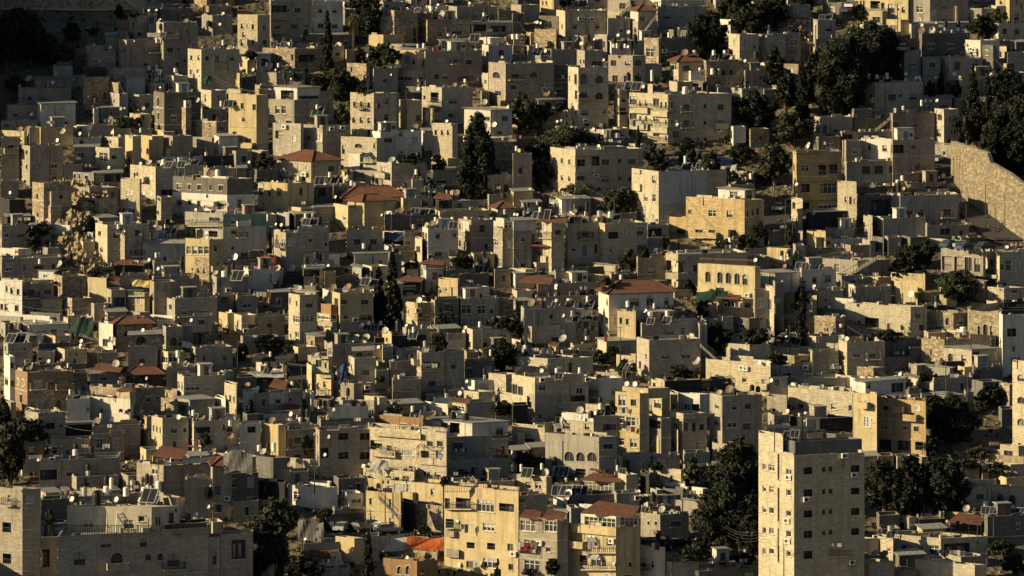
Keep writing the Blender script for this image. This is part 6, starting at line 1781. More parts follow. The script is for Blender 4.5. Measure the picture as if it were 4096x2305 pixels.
            if Rc.random()<.3:
                for g in range(5):
                    q=P[Rc.randint(0,3)]; q=q+(c-q).normalized()*.25; rb.tube((q.x+g*.08,q.y,zt-.2),(q.x+g*.08,q.y,zt+Rc.uniform(.5,1.1)),.018,'rust',3)
        if area>12 and v.par is None:
            for k in range(min(22,int(area/4.5))):
                s,t=Rc.uniform(.1,.9),Rc.uniform(.1,.9); q=v.C+(v.L-v.C)*s+(v.R-v.C)*t
                if Rc.random()<.5:
                    bh=Rc.uniform(.2,.9); rb.box((q.x,q.y,zf+bh/2),Rc.uniform(.3,1.2),Rc.uniform(.3,.9),bh,Rc.choice(['concrete','black','shutdark','roofing','rust','galv','t']),(.95,.31))
                else:
                    bh=Rc.uniform(.6,2.4); rb.tube((q.x,q.y,zf),(q.x+Rc.uniform(-.1,.1),q.y,zf+bh),.03,'iron',4)
                    if Rc.random()<.18: 
                        for g in range(Rc.randint(2,6)): rb.box((q.x+.05+g*.38,q.y,zf+bh*.8),.3,.03,.5,Rc.choice(['cloth_w','pwhite','cloth_b','cloth_r','t','frame']))
                        rb.tube((q.x,q.y,zf+bh*.95),(q.x+2.4,q.y,zf+bh*.95),.015,'iron',3)
                    elif Rc.random()<.4: rb.tube((q.x-.4,q.y,zf+bh*.9),(q.x+.4,q.y,zf+bh*.85),.02,'galv',3)
    elif any(k=='H' for k,_ in v.fe): hip(rb,v)
    else:
        Q=[p+(p-c).normalized()*.4 for p in P]; zz=[zt+.02,zt+.06,zt+.3,zt+.22]; lo=[(q.x,q.y,z) for q,z in zip(Q,zz)]; hi=[(q.x,q.y,z+.1) for q,z in zip(Q,zz)]
        rb.face(lo,'sheet'); rb.face(hi,'sheet')
        for i in range(4): rb.face([lo[i],lo[(i+1)%4],hi[(i+1)%4],hi[i]],'sheet')
    # string courses and slab edges between the storeys
    if (v.zt-v.foot)>4.5 and v.mat not in('k','m','k2') and Rc.random()<.55:
        zz=zt-Rc.choice([2.9,3.0,3.1])
        while zz>v.foot+1:
            for A_,B_,wh in((v.C,v.L,'l'),(v.C,v.R,'r')):
                Ln=(B_-A_).length
                if Ln<1.5: continue
                d_=(B_-A_)/Ln; inn=Vector((-d_.y,d_.x))
                if inn.dot((v.L+v.R)/2-A_)<0: inn=-inn
                if any(q[2]<zz+.1 and q[3]>zz-.1 for q in W_[wh]): continue
                m_=A_.lerp(B_,.5)-inn*.03; mb.box((m_.x,m_.y,zz),Ln+.02,.14,.16,'concrete' if v.mat!='w' else 'w',(d_.x,d_.y))
            zz-=3.0
    if top and par and RR>5 and LL>1.2 and not v.subs and Rc.random()<.38:
        s_,t_=Rc.uniform(.35,.6),Rc.uniform(.25,.7); q=v.C+(v.L-v.C)*s_+(v.R-v.C)*t_; rw=Rc.uniform(1.8,min(4.5,RR*.4)); rd_=min(2.6,(v.L-v.C).length*.45); rh=Rc.uniform(1.7,2.4); ax=tuple((v.R-v.C).normalized()); rm=MB(); m_=Rc.choice([v.mat,'g','b','w','m','d'])
        rm.box((q.x,q.y,zt-.45+rh/2),rw,rd_,rh,m_,ax); rm.box((q.x,q.y,zt-.45+rh+.06),rw+.3,rd_+.3,.12,Rc.choice(['concrete','sheet','roofing']),ax)
        dv=Vector((ax[1],-ax[0])); f_=q+dv*(rd_/2+.01); rm.box((f_.x,f_.y,zt-.45+.95),.8,.06,1.8,Rc.choice(['iron','door','rust']),ax)
        if rw>2.6: f2=f_+Vector(ax)*(rw*.32); rm.box((f2.x,f2.y,zt+.75),.6,.05,.6,'glass',ax)
        obj('roof_room',rel(rm,tuple(root.location)),root)
    # facade clutter that belongs to the wall: down pipe, cables, stubs
    if v.par is None and RR>4:
        for k in range(int(RR/5)+1):
            if Rc.random()<.6:
                u=Rc.uniform(.05,.95); q=v.C.lerp(v.R,u); d=(v.R-v.C).normalized(); q=q+Vector((d.y,-d.x))*.07
                if not any(w[0]-.1<u*RR<w[1]+.1 for w in W_['r']):
                    mb.tube((q.x,q.y,zt-.2),(q.x,q.y,max(v.foot,zt-Rc.uniform(2,9))),.045,Rc.choice(['iron','rust','frame','shutdark']),4)
    if top: 
        wo=obj('wall',rel(mb,o),root); rn=('tiled_roof' if any(k=='H' for k,_ in v.fe) else 'roof')
        obj(rn,rel(rb,o),root)
        wroot=root
    else:
        nm_='upper_storey' if v.yt<v.par.yt-1 else ('balcony' if v.off<0 else 'wing')
        wo=obj(nm_,rel(mb,o),root,tuple(Vector(o)-root.location)); obj('roof',rel(rb,o),wo)
        wroot=root
    for wh,A,B in(('l',v.C,v.L),('r',v.C,v.R)):
        for w in W_[wh]: winparts(wroot,v,A,B,w,Rc)
        d_=(B-A).normalized() if (B-A).length>.1 else None
        if d_ is not None and 'tower' not in v.ph and v.mat not in('k','m') and (v.zt-v.foot)>5 and v.par is None:
            inn=Vector((-d_.y,d_.x)); 
            if inn.dot((v.L+v.R)/2-A)<0: inn=-inn
            for w in W_[wh]:
                if w[5] or Rc.random()>.2: continue
                u0,u1=w[0]-.7,w[1]+.7; Ln=(B-A).length
                if u0<.1 or u1>Ln-.1 or w[2]-.5<v.foot+1: continue
                if any(q is not w and not(u1<q[0] or u0>q[1] or w[2]+.3<q[2] or w[2]-1>q[3]) for q in W_[wh]): continue
                bm_=MB(); zb=w[2]-.35; cc=A+d_*((u0+u1)/2)-inn*.5; bm_.box((cc.x,cc.y,zb),u1-u0,1.0,.16,'concrete',(d_.x,d_.y))
                rb_=MB(); pp=[A+d_*u0,A+d_*u0-inn*.95,A+d_*u1-inn*.95,A+d_*u1]
                if Rc.random()<.6: rail(rb_,[(p.x,p.y,zb+.08) for p in pp],.95,.25,Rc.choice(['iron','frame','iron']))
                else:
                    for p,q in zip(pp,pp[1:]): m_=(p+q)/2; dd=(q-p).normalized(); rb_.box((m_.x,m_.y,zb+.5),(q-p).length+.08,.1,.85,v.mat,(dd.x,dd.y))
                bo=obj('balcony',rel(bm_,tuple(root.location)),root); obj('railing',rel(rb_,tuple(root.location)),bo)
    for k,n in v.fe:
        if k=='R':
            pts=facepts(v,n[0],n[1],n[3],-.1); 
            if len(pts)>1:
                hb=MB(); zz=[(p[0],p[1],min(p[2],zt) if abs(p[2]-zt)<1.5 else p[2]) for p in pts]; D=v.D
                rail(hb,zz,max(.6,(n[3]-n[2])*D/F),m=Rc.choice(['iron','rust','iron'])); obj('railing',rel(hb,tuple(root.location)),root)
        if k=='L':
            x0,x1,y=n; hb=MB(); sb=MB()
            p0=facepts(v,x0,x1,y+3.2,0); p1=facepts(v,x0,x1,y+3.2,.95)
            if len(p0)>1:
                for i in range(len(p0)-1):
                    a,b,c_,e=p0[i],p0[i+1],p1[i+1],p1[i]; dn=lambda p,z:(p[0],p[1],p[2]+z)
                    for z in(0,-.16): sb.face([dn(a,z),dn(b,z),dn(c_,z),dn(e,z)],'concrete')
                    sb.face([dn(e,0),dn(c_,0),dn(c_,-.16),dn(e,-.16)],'concrete'); sb.face([dn(a,0),dn(e,0),dn(e,-.16),dn(a,-.16)],'concrete'); sb.face([dn(b,0),dn(c_,0),dn(c_,-.16),dn(b,-.16)],'concrete')
                rail(hb,[p0[0]]+p1+[p0[-1]],.95,m=Rc.choice(['iron','frame','greenblind']) )
                bo=obj('balcony',rel(sb,tuple(root.location)),root); obj('railing',rel(hb,tuple(root.location)),bo)
CATS=[('tower','tower'),('villa','villa'),('block','apartment block'),('hall','hall'),('wall','wall'),('walls','wall'),('parapet','wall'),('parapets','wall'),('hut','hut'),('kiosk','kiosk'),('shed','shed'),('sheds','shed'),('cabin','cabin'),('garage','garage'),('shack','shed'),('terrace','terrace'),('awning','canopy'),('tank','hut')]
FIX={'base wall':'grey base wall below the grey road','tiny ochre hut':'tiny ochre hut below a cream parapet','railing house':'little house beneath a dark railing'}
for v in HOUSES:
    ph=FIX.get(v.ph,v.ph); wd=ph.split(); cat='house'
    wpx,hpx=v.px[2]-v.px[0],v.yb-v.yt
    if getattr(v,'out',0): cat='lean-to' if v.fe else ('outbuilding' if hpx>8 else 'low building')
    elif hpx>27: cat='tall house'
    elif wpx<15 and hpx<14: cat='hut'
    elif hpx<11: cat='low building'
    if 'house' not in wd and not getattr(v,'out',0):
        for k,c in CATS:
            if k in wd: cat=c; break
    names={'wall':'stone_wall','hall':'hall','villa':'villa'}; nme=names.get(cat,cat.replace(' ','_').replace('-','_'))
    root=empty(nme,(v.C.x,v.C.y,v.foot)); lab=ph if len(wd)>=4 else ph+' on the hillside'
    tag(root,lab,cat,'houses and walls stacked up the hillside'); v.root=root; v.ph=ph
    build_vol(v,root,True)
    for s in v.subs: s.root=root; s.ph=ph; build_vol(s,root,False)
# ---------------------------------------------------------------- rooftop things
def dish_mesh(name,mat,arm=True):
    mb=MB(); n=14; rings=[(0,0),(.5,.06),(.85,.16),(1,.22)]
    for i in range(3):
        for k in range(n):
            a,b=2*math.pi*k/n,2*math.pi*(k+1)/n; (r0,d0),(r1,d1)=rings[i],rings[i+1]
            q=[(r0*math.cos(a)*.93,-d0,r0*math.sin(a)),(r1*math.cos(a)*.93,-d1,r1*math.sin(a)),(r1*math.cos(b)*.93,-d1,r1*math.sin(b)),(r0*math.cos(b)*.93,-d0,r0*math.sin(b))]
            mb.face(q if i else [q[0],q[1],q[2]],mat)
    if arm:
        mb.tube((0,-.1,-.95),(0,-1.0,-.35),.04,'iron',4); mb.tube((0,-1.0,-.35),(0,-.85,-.18),.09,'shutdark',6)
    mb.box((0,.1,0),.25,.2,.3,'iron')
    return mb.mesh(name,True)
DM={'d':[dish_mesh('dish','pwhite'),dish_mesh('dish','t')],'D':[dish_mesh('dish','mesh'),dish_mesh('dish','meshgrey')]}
def unit_tube(name,m,n=6):
    mb=MB(); mb.tube((0,0,0),(0,0,1),1,m,n); return mb.mesh(name)
POLE=unit_tube('pole','iron')
def tank_mesh(kind):
    mb=MB(); n=14
    if kind=='t': prof=[(.5,0),(.5,.93),(.47,.96),(.2,1.0),(.2,1.03),(0,1.03)]; m='pwhite'
    elif kind=='g': prof=[(.5,0),(.5,.93),(.40,.97),(.2,1.0),(.2,1.03),(0,1.03)]; m='galv'
    else: prof=[(.48,0),(.5,.02),(.5,.2),(.47,.22),(.5,.24),(.5,.44),(.47,.46),(.5,.48),(.5,.7),(.44,.82),(.26,.9),(.26,.96),(.12,1.0),(0,1.0)]; m='black'
    for (r0,z0),(r1,z1) in zip(prof,prof[1:]):
        for k in range(n):
            a,b=2*math.pi*k/n,2*math.pi*(k+1)/n
            q=[(r0*math.cos(a),r0*math.sin(a),z0),(r0*math.cos(b),r0*math.sin(b),z0),(r1*math.cos(b),r1*math.sin(b),z1),(r1*math.cos(a),r1*math.sin(a),z1)]
            mb.face(q if r1>0 else q[:3],m)
    mb.face([(.5*math.cos(2*math.pi*k/n),.5*math.sin(2*math.pi*k/n),0) for k in range(n)],m)
    return mb.mesh('tank',False)
TM={'t':tank_mesh('t'),'g':tank_mesh('g'),'k':tank_mesh('k')}
def stand_mesh():
    mb=MB()
    for a in(-.45,.45):
        for b in(-.45,.45): mb.box((a,b,.5),.09,.09,1,'iron')
    for a in(-.45,.45): mb.box((0,a,.97),1,.08,.06,'iron'); mb.box((a,0,.97),.08,1,.06,'iron'); mb.box((0,a,.5),1,.05,.03,'iron')
    mb.box((0,0,.99),1.05,1.05,.03,'rust'); return mb.mesh('stand')
STAND=stand_mesh()
def panel_mesh():
    mb=MB(); mb.box((0,0,0),1,.05,1,'solar')
    for a in(-.5,.5): mb.box((a,-.01,0),.06,.09,1.04,'galv'); mb.box((0,-.01,a),1.04,.09,.05,'galv')
    mb.box((0,-.03,0),.03,.03,1,'galv'); return mb.mesh('panel')
PANEL=panel_mesh()
def ac_mesh():
    mb=MB(); mb.box((0,0,.35),.95,.36,.7,'pwhite'); n=12
    c=[(-.12+.27*math.cos(2*math.pi*k/n),-.195,.36+.27*math.sin(2*math.pi*k/n)) for k in range(n)]; mb.face(c,'iron')
    mb.box((.33,-.19,.36),.12,.03,.55,'frame'); return mb.mesh('casing')
AC=ac_mesh()
def acb():
    mb=MB()
    for a in(-.35,.35): mb.box((a,.08,-.04),.05,.5,.05,'iron'); mb.box((a,.2,-.2),.05,.05,.3,'iron')
    return mb.mesh('bracket')
ACB=acb()
def child(name,me,p,loc=(0,0,0),sc=(1,1,1),rot=(0,0,0)):
    o=bpy.data.objects.new(name,me); COL.objects.link(o); o.parent=p; o.location=loc; o.scale=sc; o.rotation_euler=rot; return o
LAB={}
def reg(root,kind,px,py,how,v,text,cat,group):
    if v is None:
        c=[u for u in HOUSES]; v=min(c,key=lambda u:abs((u.px[0]+u.px[2])/2-px)+abs(u.yt-py))
    pre={'roof':'on the','wall':'on the wall of the','ground':'near the'}[how]
    if len((pre+' '+v.ph).split())>11: pre={'roof':'on the','wall':'fixed to the','ground':'by the'}[how]
    LAB.setdefault((kind,v.ph,pre),[]).append((px,py,root,text,cat,group))
Ri=random.Random(3)
for k,n in ITEMS:
    px,py=n[0],n[1]
    if not(-3<px<1027 and -3<py<579): continue
    if k in'dD':
        dpx=n[2]; r=dpx/2; D,zs,zf,how,v=seat(px,py+r*.85)
        if how=='roof': D=min(D,D); 
        s=F/D; R=r/s; zc=ZZ(py,D); 
        if how=='wall': D=pick(px,py)[0]-R*.7 if pick(px,py)[1]=='wall' else D; zc=ZZ(py,D); zs=zc
        x=XY(px,D); root=empty('satellite_dish' if k=='d' else 'large_satellite_dish',(x,D,zs))
        az=Ri.uniform(-.55,-.1)-.15; el=Ri.uniform(.25,.5) if k=='d' else Ri.uniform(.45,.9)
        me=DM[k][0 if (k=='d' and Ri.random()<.85) or (k=='D' and Ri.random()<.5) else 1]
        child('bowl',me,root,(0,0,zc-zs),(R,R,R),(-el,0,az))
        if how!='wall':
            child('pole',POLE,root,(.04,.1+R*.15,0),(.04,.04,max(.1,zc-zs)))
        else: child('bracket',POLE,root,(0,.05,0),(.035,.035,R*.9),(-math.pi/2,0,0))
        big=k=='D'
        reg(root,k,px,py,how,v,('white satellite dish' if me is DM['d'][0] else 'off-white satellite dish') if not big else ('big brown mesh dish' if me is DM['D'][0] else 'big grey mesh dish'),'satellite dish','white satellite dishes on roofs and walls' if not big else 'big mesh dishes on the rooftops')
    elif k in'tk':
        w,h=n[2],n[3]; D,zs,zf,how,v=seat(px,py+h/2)
        if how=='wall': how='roof'; D-=.3; zs=zf-.1
        s=F/D; x=XY(px,D); zf=ZZ(py+h/2,D); zf=max(zf,zs); m=k
        if k=='t' and Ri.random()<.15: m='g'
        root=empty('water_cylinder' if k=='t' else 'black_water_tank',(x,D,zs)); 
        child('tank',TM[m],root,(0,0,zf-zs),(w/s,w/s,h/s),(0,0,Ri.uniform(0,1)))
        if zf-zs>.12: child('stand',STAND,root,(0,0,0),(w/s*.95,w/s*.95,zf-zs))
        reg(root,k,px,py,how,v,'white water cylinder' if k=='t' else 'black water tank','water tank','white solar water cylinders' if k=='t' else 'black plastic water tanks')
    elif k=='p':
        w=n[2]; 
        if w<.8: continue
        D,zs,zf,how,v=seat(px,py+w*.42)
        if how=='wall': how='roof'; D-=.4; zs=zf-.2
        s=F/D; x=XY(px,D); zc=ZZ(py,D); zc=max(zc,zs+.45*w/s); root=empty('solar_panel',(x,D,zs)); 
        child('panel',PANEL,root,(0,0,zc-zs),(w/s,1,w/s*1.05),(-.75,0,-.35+Ri.uniform(-.15,.15)))
        st=MB(); q=w/s*.4
        for a in(-q,q): st.tube((a,.3,0),(a,.45,zc-zs+.2),.035,'galv',4); st.tube((a,-.4,0),(a,-.3,max(.1,zc-zs-.3)),.035,'galv',4)
        obj('stand',st,root)
        reg(root,k,px,py,how,v,'tilted solar panel','solar panel','solar heating panels on flat roofs')
    elif k=='a':
        D,how,v=pick(px,py+1)
        if how!='wall': D,zs,zf,how,v=seat(px,py+3); how='roof'; z=zs
        else: D-=.24; z=ZZ(py+3.2,D)
        if v is None: how='ground'
        root=empty('air_conditioner',(XY(px,D),D,z)); rz=math.atan(v.sr) if v and px>v.px[1] else (-1.0 if v else 0)
        rz=max(-.6,min(.3,rz)); child('casing',AC,root,(0,0,0),(1,1,1),(0,0,rz)); 
        if how=='wall': child('bracket',ACB,root,(0,0,0),(1,1,1),(0,0,rz))
        reg(root,k,px,py,how,v,'white air conditioner','air conditioner','air conditioners on the houses')
ORD=['leftmost','second','third','fourth','fifth','sixth','seventh','eighth','ninth','tenth','eleventh','twelfth','thirteenth','fourteenth']
def flush_labels():
    for (kind,ph,pre),L in LAB.items():
        L.sort(key=lambda q:q[0])
        for i,(px,py,root,text,cat,group) in enumerate(L):
            if len(L)==1: lab='%s %s %s'%(text,pre,ph)
            elif i==0: lab='leftmost %s %s %s'%(text,pre,ph)
            elif i==len(L)-1: lab='rightmost %s %s %s'%(text,pre,ph)
            else: lab='%s %s from left %s %s'%(ORD[min(i,13)],text,pre,ph)
            tag(root,lab,cat,group)
    LAB.clear()
flush_labels()
# ---------------------------------------------------------------- trees
def crown_mesh(kind,Rm,Hm,seed,mat,leaf=.34):
    R_=random.Random(seed); mb=MB(); blobs=[]
    if kind=='c':
        n=int(60*max(1,Hm/6)); 
        for i in range(n):
            t=R_.random()**.85; r=(1-t)**(.55 if Rm<2.6 else .40)*min(1,(t+.08)*6)*Rm*(.82 if Rm<2.6 else .95); a=R_.uniform(0,6.28); rr=r*math.sqrt(R_.random())
            blobs.append((rr*math.cos(a),rr*math.sin(a),t*Hm*.97+.1,Rm*.30*(1.1-.7*t),Rm*.30*(1.1-.7*t)*2.2))
    else:
        n=int(34+Rm*Hm*1.7)
        for i in range(n):
            while 1:
                x,y,z=[R_.uniform(-1,1) for _ in range(3)]
                if x*x+y*y+z*z<1: break
            q=R_.uniform(.13,.30); L=math.sqrt(x*x+y*y+z*z)+1e-6; sc=(L**.5/L)*(1-q*.6)*R_.uniform(.72,1.18)
            blobs.append((x*sc*Rm*(1-.4*max(0,z)),y*sc*Rm*(1-.4*max(0,z)),Hm*.50+z*sc*Hm*.47,q*Rm,q*Hm*.47))
    area=sum(3.2*b[3]*(b[3]+b[4])*2 for b in blobs); tot=min(15000,max(900,area/(leaf*leaf)*.8))
    for b in blobs:
        for _ in range(7):
            c=Vector((b[0]+R_.gauss(0,.3)*b[3],b[1]+R_.gauss(0,.3)*b[3],b[2]+R_.gauss(0,.3)*b[4])); nn=Vector((R_.gauss(0,1),R_.gauss(0,1),R_.gauss(0,1))).normalized(); u=nn.orthogonal().normalized(); w=nn.cross(u); r1=b[3]*R_.uniform(.5,.8); r2=min(b[4],b[3]*2)*R_.uniform(.5,.8)
            mb.face([c-u*r1,c-w*r2*.6-u*r1*.2,c+u*r1,c+w*r2],mat)
        k=int(tot*(3.2*b[3]*(b[3]+b[4])*2)/area)+3
        for _ in range(k):
            v=Vector((R_.gauss(0,1),R_.gauss(0,1),R_.gauss(0,1))).normalized(); rr=R_.uniform(.6,1.06); c=Vector((b[0]+v.x*b[3]*rr,b[1]+v.y*b[3]*rr,b[2]+v.z*b[4]*rr))
            nn=(v+Vector((R_.uniform(-1,1),R_.uniform(-1,1),R_.uniform(-1,1)))*.9).normalized(); u=nn.orthogonal().normalized(); w=nn.cross(u); l=leaf*R_.uniform(.4,1.15); a=R_.uniform(0,6.28); u2=u*math.cos(a)+w*math.sin(a); w2=nn.cross(u2)
            mb.face([c-u2*l,c-w2*l*.45,c+u2*l,c+w2*l*.5],mat)
    return mb.mesh('crown')
CM={}
def crown(kind,w,h,mat,seed):
    qw=max(1,round(w)) if w<4 else round(w/2)*2; qh=max(1,round(h)) if h<4 else round(h/3)*3
    key=(kind,qw,qh,mat,seed%2)
    if key not in CM: CM[key]=crown_mesh(kind,qw/2,qh,hash(str(key))%9999 if False else qw*31+qh*7+seed%2,mat,.24 if qw<4 else .32)
    return CM[key],(w/qw,w/qw,h/qh)
for i,(kk,px,yb,w,h,lab) in enumerate(TREES):
    D=Dm(yb); z=terrain(XY(px,D),D)
    if kk=='b':
        d_,zs,zf,how,v=seat(px,min(yb,575)); 
        if how=='roof' or how=='wall': D=d_; z=zs if how=='roof' else zf
    s=F/D; x=XY(px,D); zbot=min(ZZ(yb,D),z+.3) if kk!='b' else z; H_=ZZ(yb-h,D)-zbot; Wm=w/s
    nme={'c':'cypress_tree','p':'evergreen_tree','b':'shrub','m':'palm_tree'}[kk]; root=empty(nme,(x,D,zbot))
    tag(root,lab,{'c':'cypress','p':'tree','b':'shrub','m':'palm'}[kk],'trees and shrubs among the houses')
    tb=MB()
    if kk=='m':
        th=H_*.72 if H_>5 else H_*.3
        tb.tube((0,0,-.5),(.1,0,th),.28,'trunk',7,.2); fb=MB(); Rp=random.Random(i); FL=max(1.6,Wm*.55)
        for k in range(46):
            a=Rp.uniform(0,6.28); up=Rp.uniform(-.2,1.15); L_=FL*Rp.uniform(.8,1.1); pts=[]; p=Vector((.1,0,th)); dr=Vector((math.cos(a)*math.cos(up),math.sin(a)*math.cos(up),math.sin(up)))
            for j in range(8): pts.append(p.copy()); p=p+dr*L_/7; dr=(dr+Vector((0,0,-.26 if 1 else 0))).normalized()
            for j in range(7):
                t=(pts[j+1]-pts[j]).normalized(); sd=t.cross(Vector((0,0,1)));  sd=sd.normalized() if sd.length>.01 else Vector((1,0,0))
                for sg in(-1,1):
                    for q in(0,.5):
                        b0=pts[j].lerp(pts[j+1],q); fb.face([b0,b0+t*.14,b0+sd*sg*(.55*(1-j/9))+t*.45-Vector((0,0,.18))],'leafpalm')
        if H_>5:
            for k in range(260):
                a=Rp.uniform(0,6.28); zz=th-Rp.uniform(.2,2.6); r=Rp.uniform(.3,.95); c=Vector((r*math.cos(a),r*math.sin(a),zz)); fb.face([c,c+Vector((.1,.03,0)),c+Vector((.03,0,-.9))],'wood')
        obj('trunk',tb,root); obj('crown',fb,root)
    else:
        Rm=Wm/2; Rp=random.Random(i*5+1)
        if kk=='p':
            tb.tube((0,0,-.6),(.15*Rm*Rp.uniform(-1,1),0,H_*.5),.10+.035*H_,'trunk',7,.06+.02*H_)
            for k in range(6):
                a=k*1.05+Rp.random(); tb.tube((0,0,H_*Rp.uniform(.2,.45)),(Rm*.7*math.cos(a),Rm*.7*math.sin(a),H_*Rp.uniform(.5,.8)),.03+.012*H_,'trunk',5,.02)
        elif kk=='c': tb.tube((0,0,-.6),(0,0,H_*.85),.08+.012*H_,'trunk',6,.03)
        else:
            for k in range(4): tb.tube((0,0,-.1),(Rm*.5*math.cos(k*1.6),Rm*.5*math.sin(k*1.6),H_*.6),.04,'trunk',4,.015)
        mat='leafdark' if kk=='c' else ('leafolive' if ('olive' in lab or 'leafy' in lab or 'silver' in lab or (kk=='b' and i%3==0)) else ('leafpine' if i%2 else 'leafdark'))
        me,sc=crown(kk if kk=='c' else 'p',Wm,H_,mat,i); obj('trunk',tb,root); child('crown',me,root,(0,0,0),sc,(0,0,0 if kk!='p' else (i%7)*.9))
# ---------------------------------------------------------------- fences, awnings, poles, wires and so on
def near(px,py):
    D,k,v=pick(px,py)
    if v is None: v=min(HOUSES,key=lambda u:abs((u.px[0]+u.px[2])/2-px)+abs(u.yt-py))
    return D,k,v
POLES=[]
LAUN=[((2,2),1070,1160,1205,1260),((2,2),1145,1240,1395,1449),((3,2),60,250,1110,1190),((2,1),1670,1830,760,810),((2,1),0,150,40,110),((3,3),640,730,1120,1160),((3,3),1790,1940,1190,1260),((2,3),565,650,180,220),((0,1),1720,1870,1130,1215),((0,1),1290,1430,645,690),((2,2),930,975,470,560),((3,1),2070,2200,930,1020),((3,0),1030,1110,120,180),((2,1),820,880,780,940),((0,2),1660,1790,300,375),((0,2),1190,1330,1215,1275),((3,2),760,850,1060,1180),((2,0),1080,1170,510,560),((0,2),460,510,755,790),((1,1),190,280,960,1030)]
for t_,a,b,c,d in LAUN: T=t_; MISC.append(('I',[tx(a),tx(b),ty(c),ty(d)],''))
CN=dict(g='green',b='blue',r='red',y='yellow',w='whitish',k='black',o='orange')
for k,n,c in MISC:
    if k in('A','Z'):
        x0,x1,y0,y1=n; xm=(x0+x1)/2; ds=[]
        for xx in (x0+.5,xm,x1-.5):
            for yy in (y1,(y0+y1)/2): ds.append(pick(xx,yy)[0])
        D,kk,v=near(xm,y1); D=min(ds)-.7; mb=MB(); nx,ny=10,6; R_=random.Random(int(x0)); ph=R_.uniform(0,6)
        dep=1.6 if k=='A' else 2.2; G=[[None]*(nx+1) for _ in range(ny+1)]
        for j in range(ny+1):
            for i in range(nx+1):
                t=j/ny; u=i/nx; d=D-(1-t)*0+ (1-t)*dep*.5; wv=.10*math.sin(u*7+ph+t*3)+.04*math.sin(u*17+t*5)
                if k=='Z': wv=.06*math.sin(u*60)
                xx=x0+(x1-x0)*u; yy=y0+(y1-y0)*t+(math.sin(u*6+ph)*(y1-y0)*.10 if k=='A' else 0)
                G[j][i]=(XY(xx,d),d+wv,ZZ(yy,d))
        m='cloth_'+c if k=='A' else 'sheet'
        for j in range(ny):
            for i in range(nx): mb.face([G[j][i],G[j][i+1],G[j+1][i+1],G[j+1][i]],m)
        o_=G[ny][0]; root=empty('tarpaulin' if k=='A' else 'sheet_awning',o_); obj('cloth' if k=='A' else 'sheet',rel(mb,o_),root)
        pm=MB(); 
        for g in(G[0][0],G[0][nx],G[ny][0],G[ny][nx]): pm.tube(g,(g[0],g[1]+.05,g[2]-1.2),.03,'iron',4)
        obj('poles' if False else 'pole',rel(pm,o_),root)
        reg(root,k+c,xm,y1,'roof',v,(CN.get(c,'')+' hanging cloth') if k=='A' else 'corrugated sheet awning','awning','cloths and awnings on the roofs')
    elif k=='H':
        x0,x1,y0,y1=n; xm=(x0+x1)/2; D,kk,v=near(xm,y1+4); D=min(D,pick(x0+1,y1+3)[0],pick(x1-1,y1+3)[0])-.4; dp=3.2; mb=MB()
        fb=[(XY(x,d),d,ZZ(y,d)) for x,y,d in((x0,y1-(y1-y0)*.25,D+.8),(x1-(x1-x0)*.12,y1,D),(x1,y0+(y1-y0)*.35,D+dp),(x0+(x1-x0)*.3,y0,D+dp+.5))]
        up=[(a,b,z+.14) for a,b,z in fb]; mb.face(fb,'wood'); mb.face(up,'tile')
        for i in range(4): mb.face([fb[i],fb[(i+1)%4],up[(i+1)%4],up[i]],'tile')
        for p in fb[:3]: mb.tube(p,(p[0],p[1]+.1,p[2]-1.8),.05,'iron',4)
        r=v.root; obj('tiled_roof',rel(mb,tuple(r.location)),r)
    elif k=='I':
        x0,x1,y0,y1=n; D=min(pick(x0,y1)[0],pick(x1,y1)[0])-.5; _,kk,v=near((x0+x1)/2,y1); mb=MB(); wr=MB(); a=(XY(x0,D),D,ZZ(y0,D)); e_=(XY(x1,D),D,ZZ(y0,D)); wr.tube(a,e_,.02,'iron',3); R_=random.Random(int(x0*7)); x=a[0]
        while x<e_[0]-.2:
            w_=R_.uniform(.3,.7); hh=R_.uniform(.5,1)*(y1-y0)*D/F; m=R_.choice(['pwhite','cloth_w','cloth_r','t','cloth_b','frame','trousers','cloth_w']); mb.face([(x,D-.02,a[2]),(x+w_,D-.02,a[2]),(x+w_-.04,D-.10,a[2]-hh),(x+.04,D-.07,a[2]-hh)],m); x+=w_+.05
        root=empty('laundry_line',a); obj('line',rel(wr,a),root); obj('washing',rel(mb,a),root); reg(root,k,(x0+x1)/2,y1,'wall',v,'row of washing','laundry','washing hung out to dry')
    elif k in('F','R','R2'):
        x0,x1,y0,y1=n; xm=(x0+x1)/2; D,zs,zf,how,v=seat(xm,y1); mb=MB()
        if how=='wall': D-=.2
        dd=-.3*(x1-x0)*D/F*.25
        a=(XY(x0,D-dd*0),D,ZZ(y1,D)); b=(XY(x1,D+.8),D+.8,ZZ(y1,D+.8)); h=(y1-y0)*D/F
        if k=='F': rail(mb,[a,b],h,.34)
        else:
            m='wood'; q=[a,b,(b[0]+.2,b[1]+2.2,b[2]),(a[0]+.2,a[1]+2.2,a[2])]
            for p in q: mb.tube(p,(p[0],p[1],p[2]+h),.07,m,4)
            for i in range(4): mb.tube((q[i][0],q[i][1],q[i][2]+h),(q[(i+1)%4][0],q[(i+1)%4][1],q[(i+1)%4][2]+h),.07,m,4); mb.tube((q[i][0],q[i][1],q[i][2]+h*.45),(q[(i+1)%4][0],q[(i+1)%4][1],q[(i+1)%4][2]+h*.45),.05,m,4)
        root=empty('fence' if k=='F' else 'pergola',a); obj('railing' if k=='F' else 'frame',rel(mb,a),root)
        reg(root,k,xm,y1,'roof' if how!='ground' else how,v,'dark barred fence' if k=='F' else 'wooden pergola frame','fence' if k=='F' else 'pergola','fences' if k=='F' else 'pergola frames')
    elif k=='P':
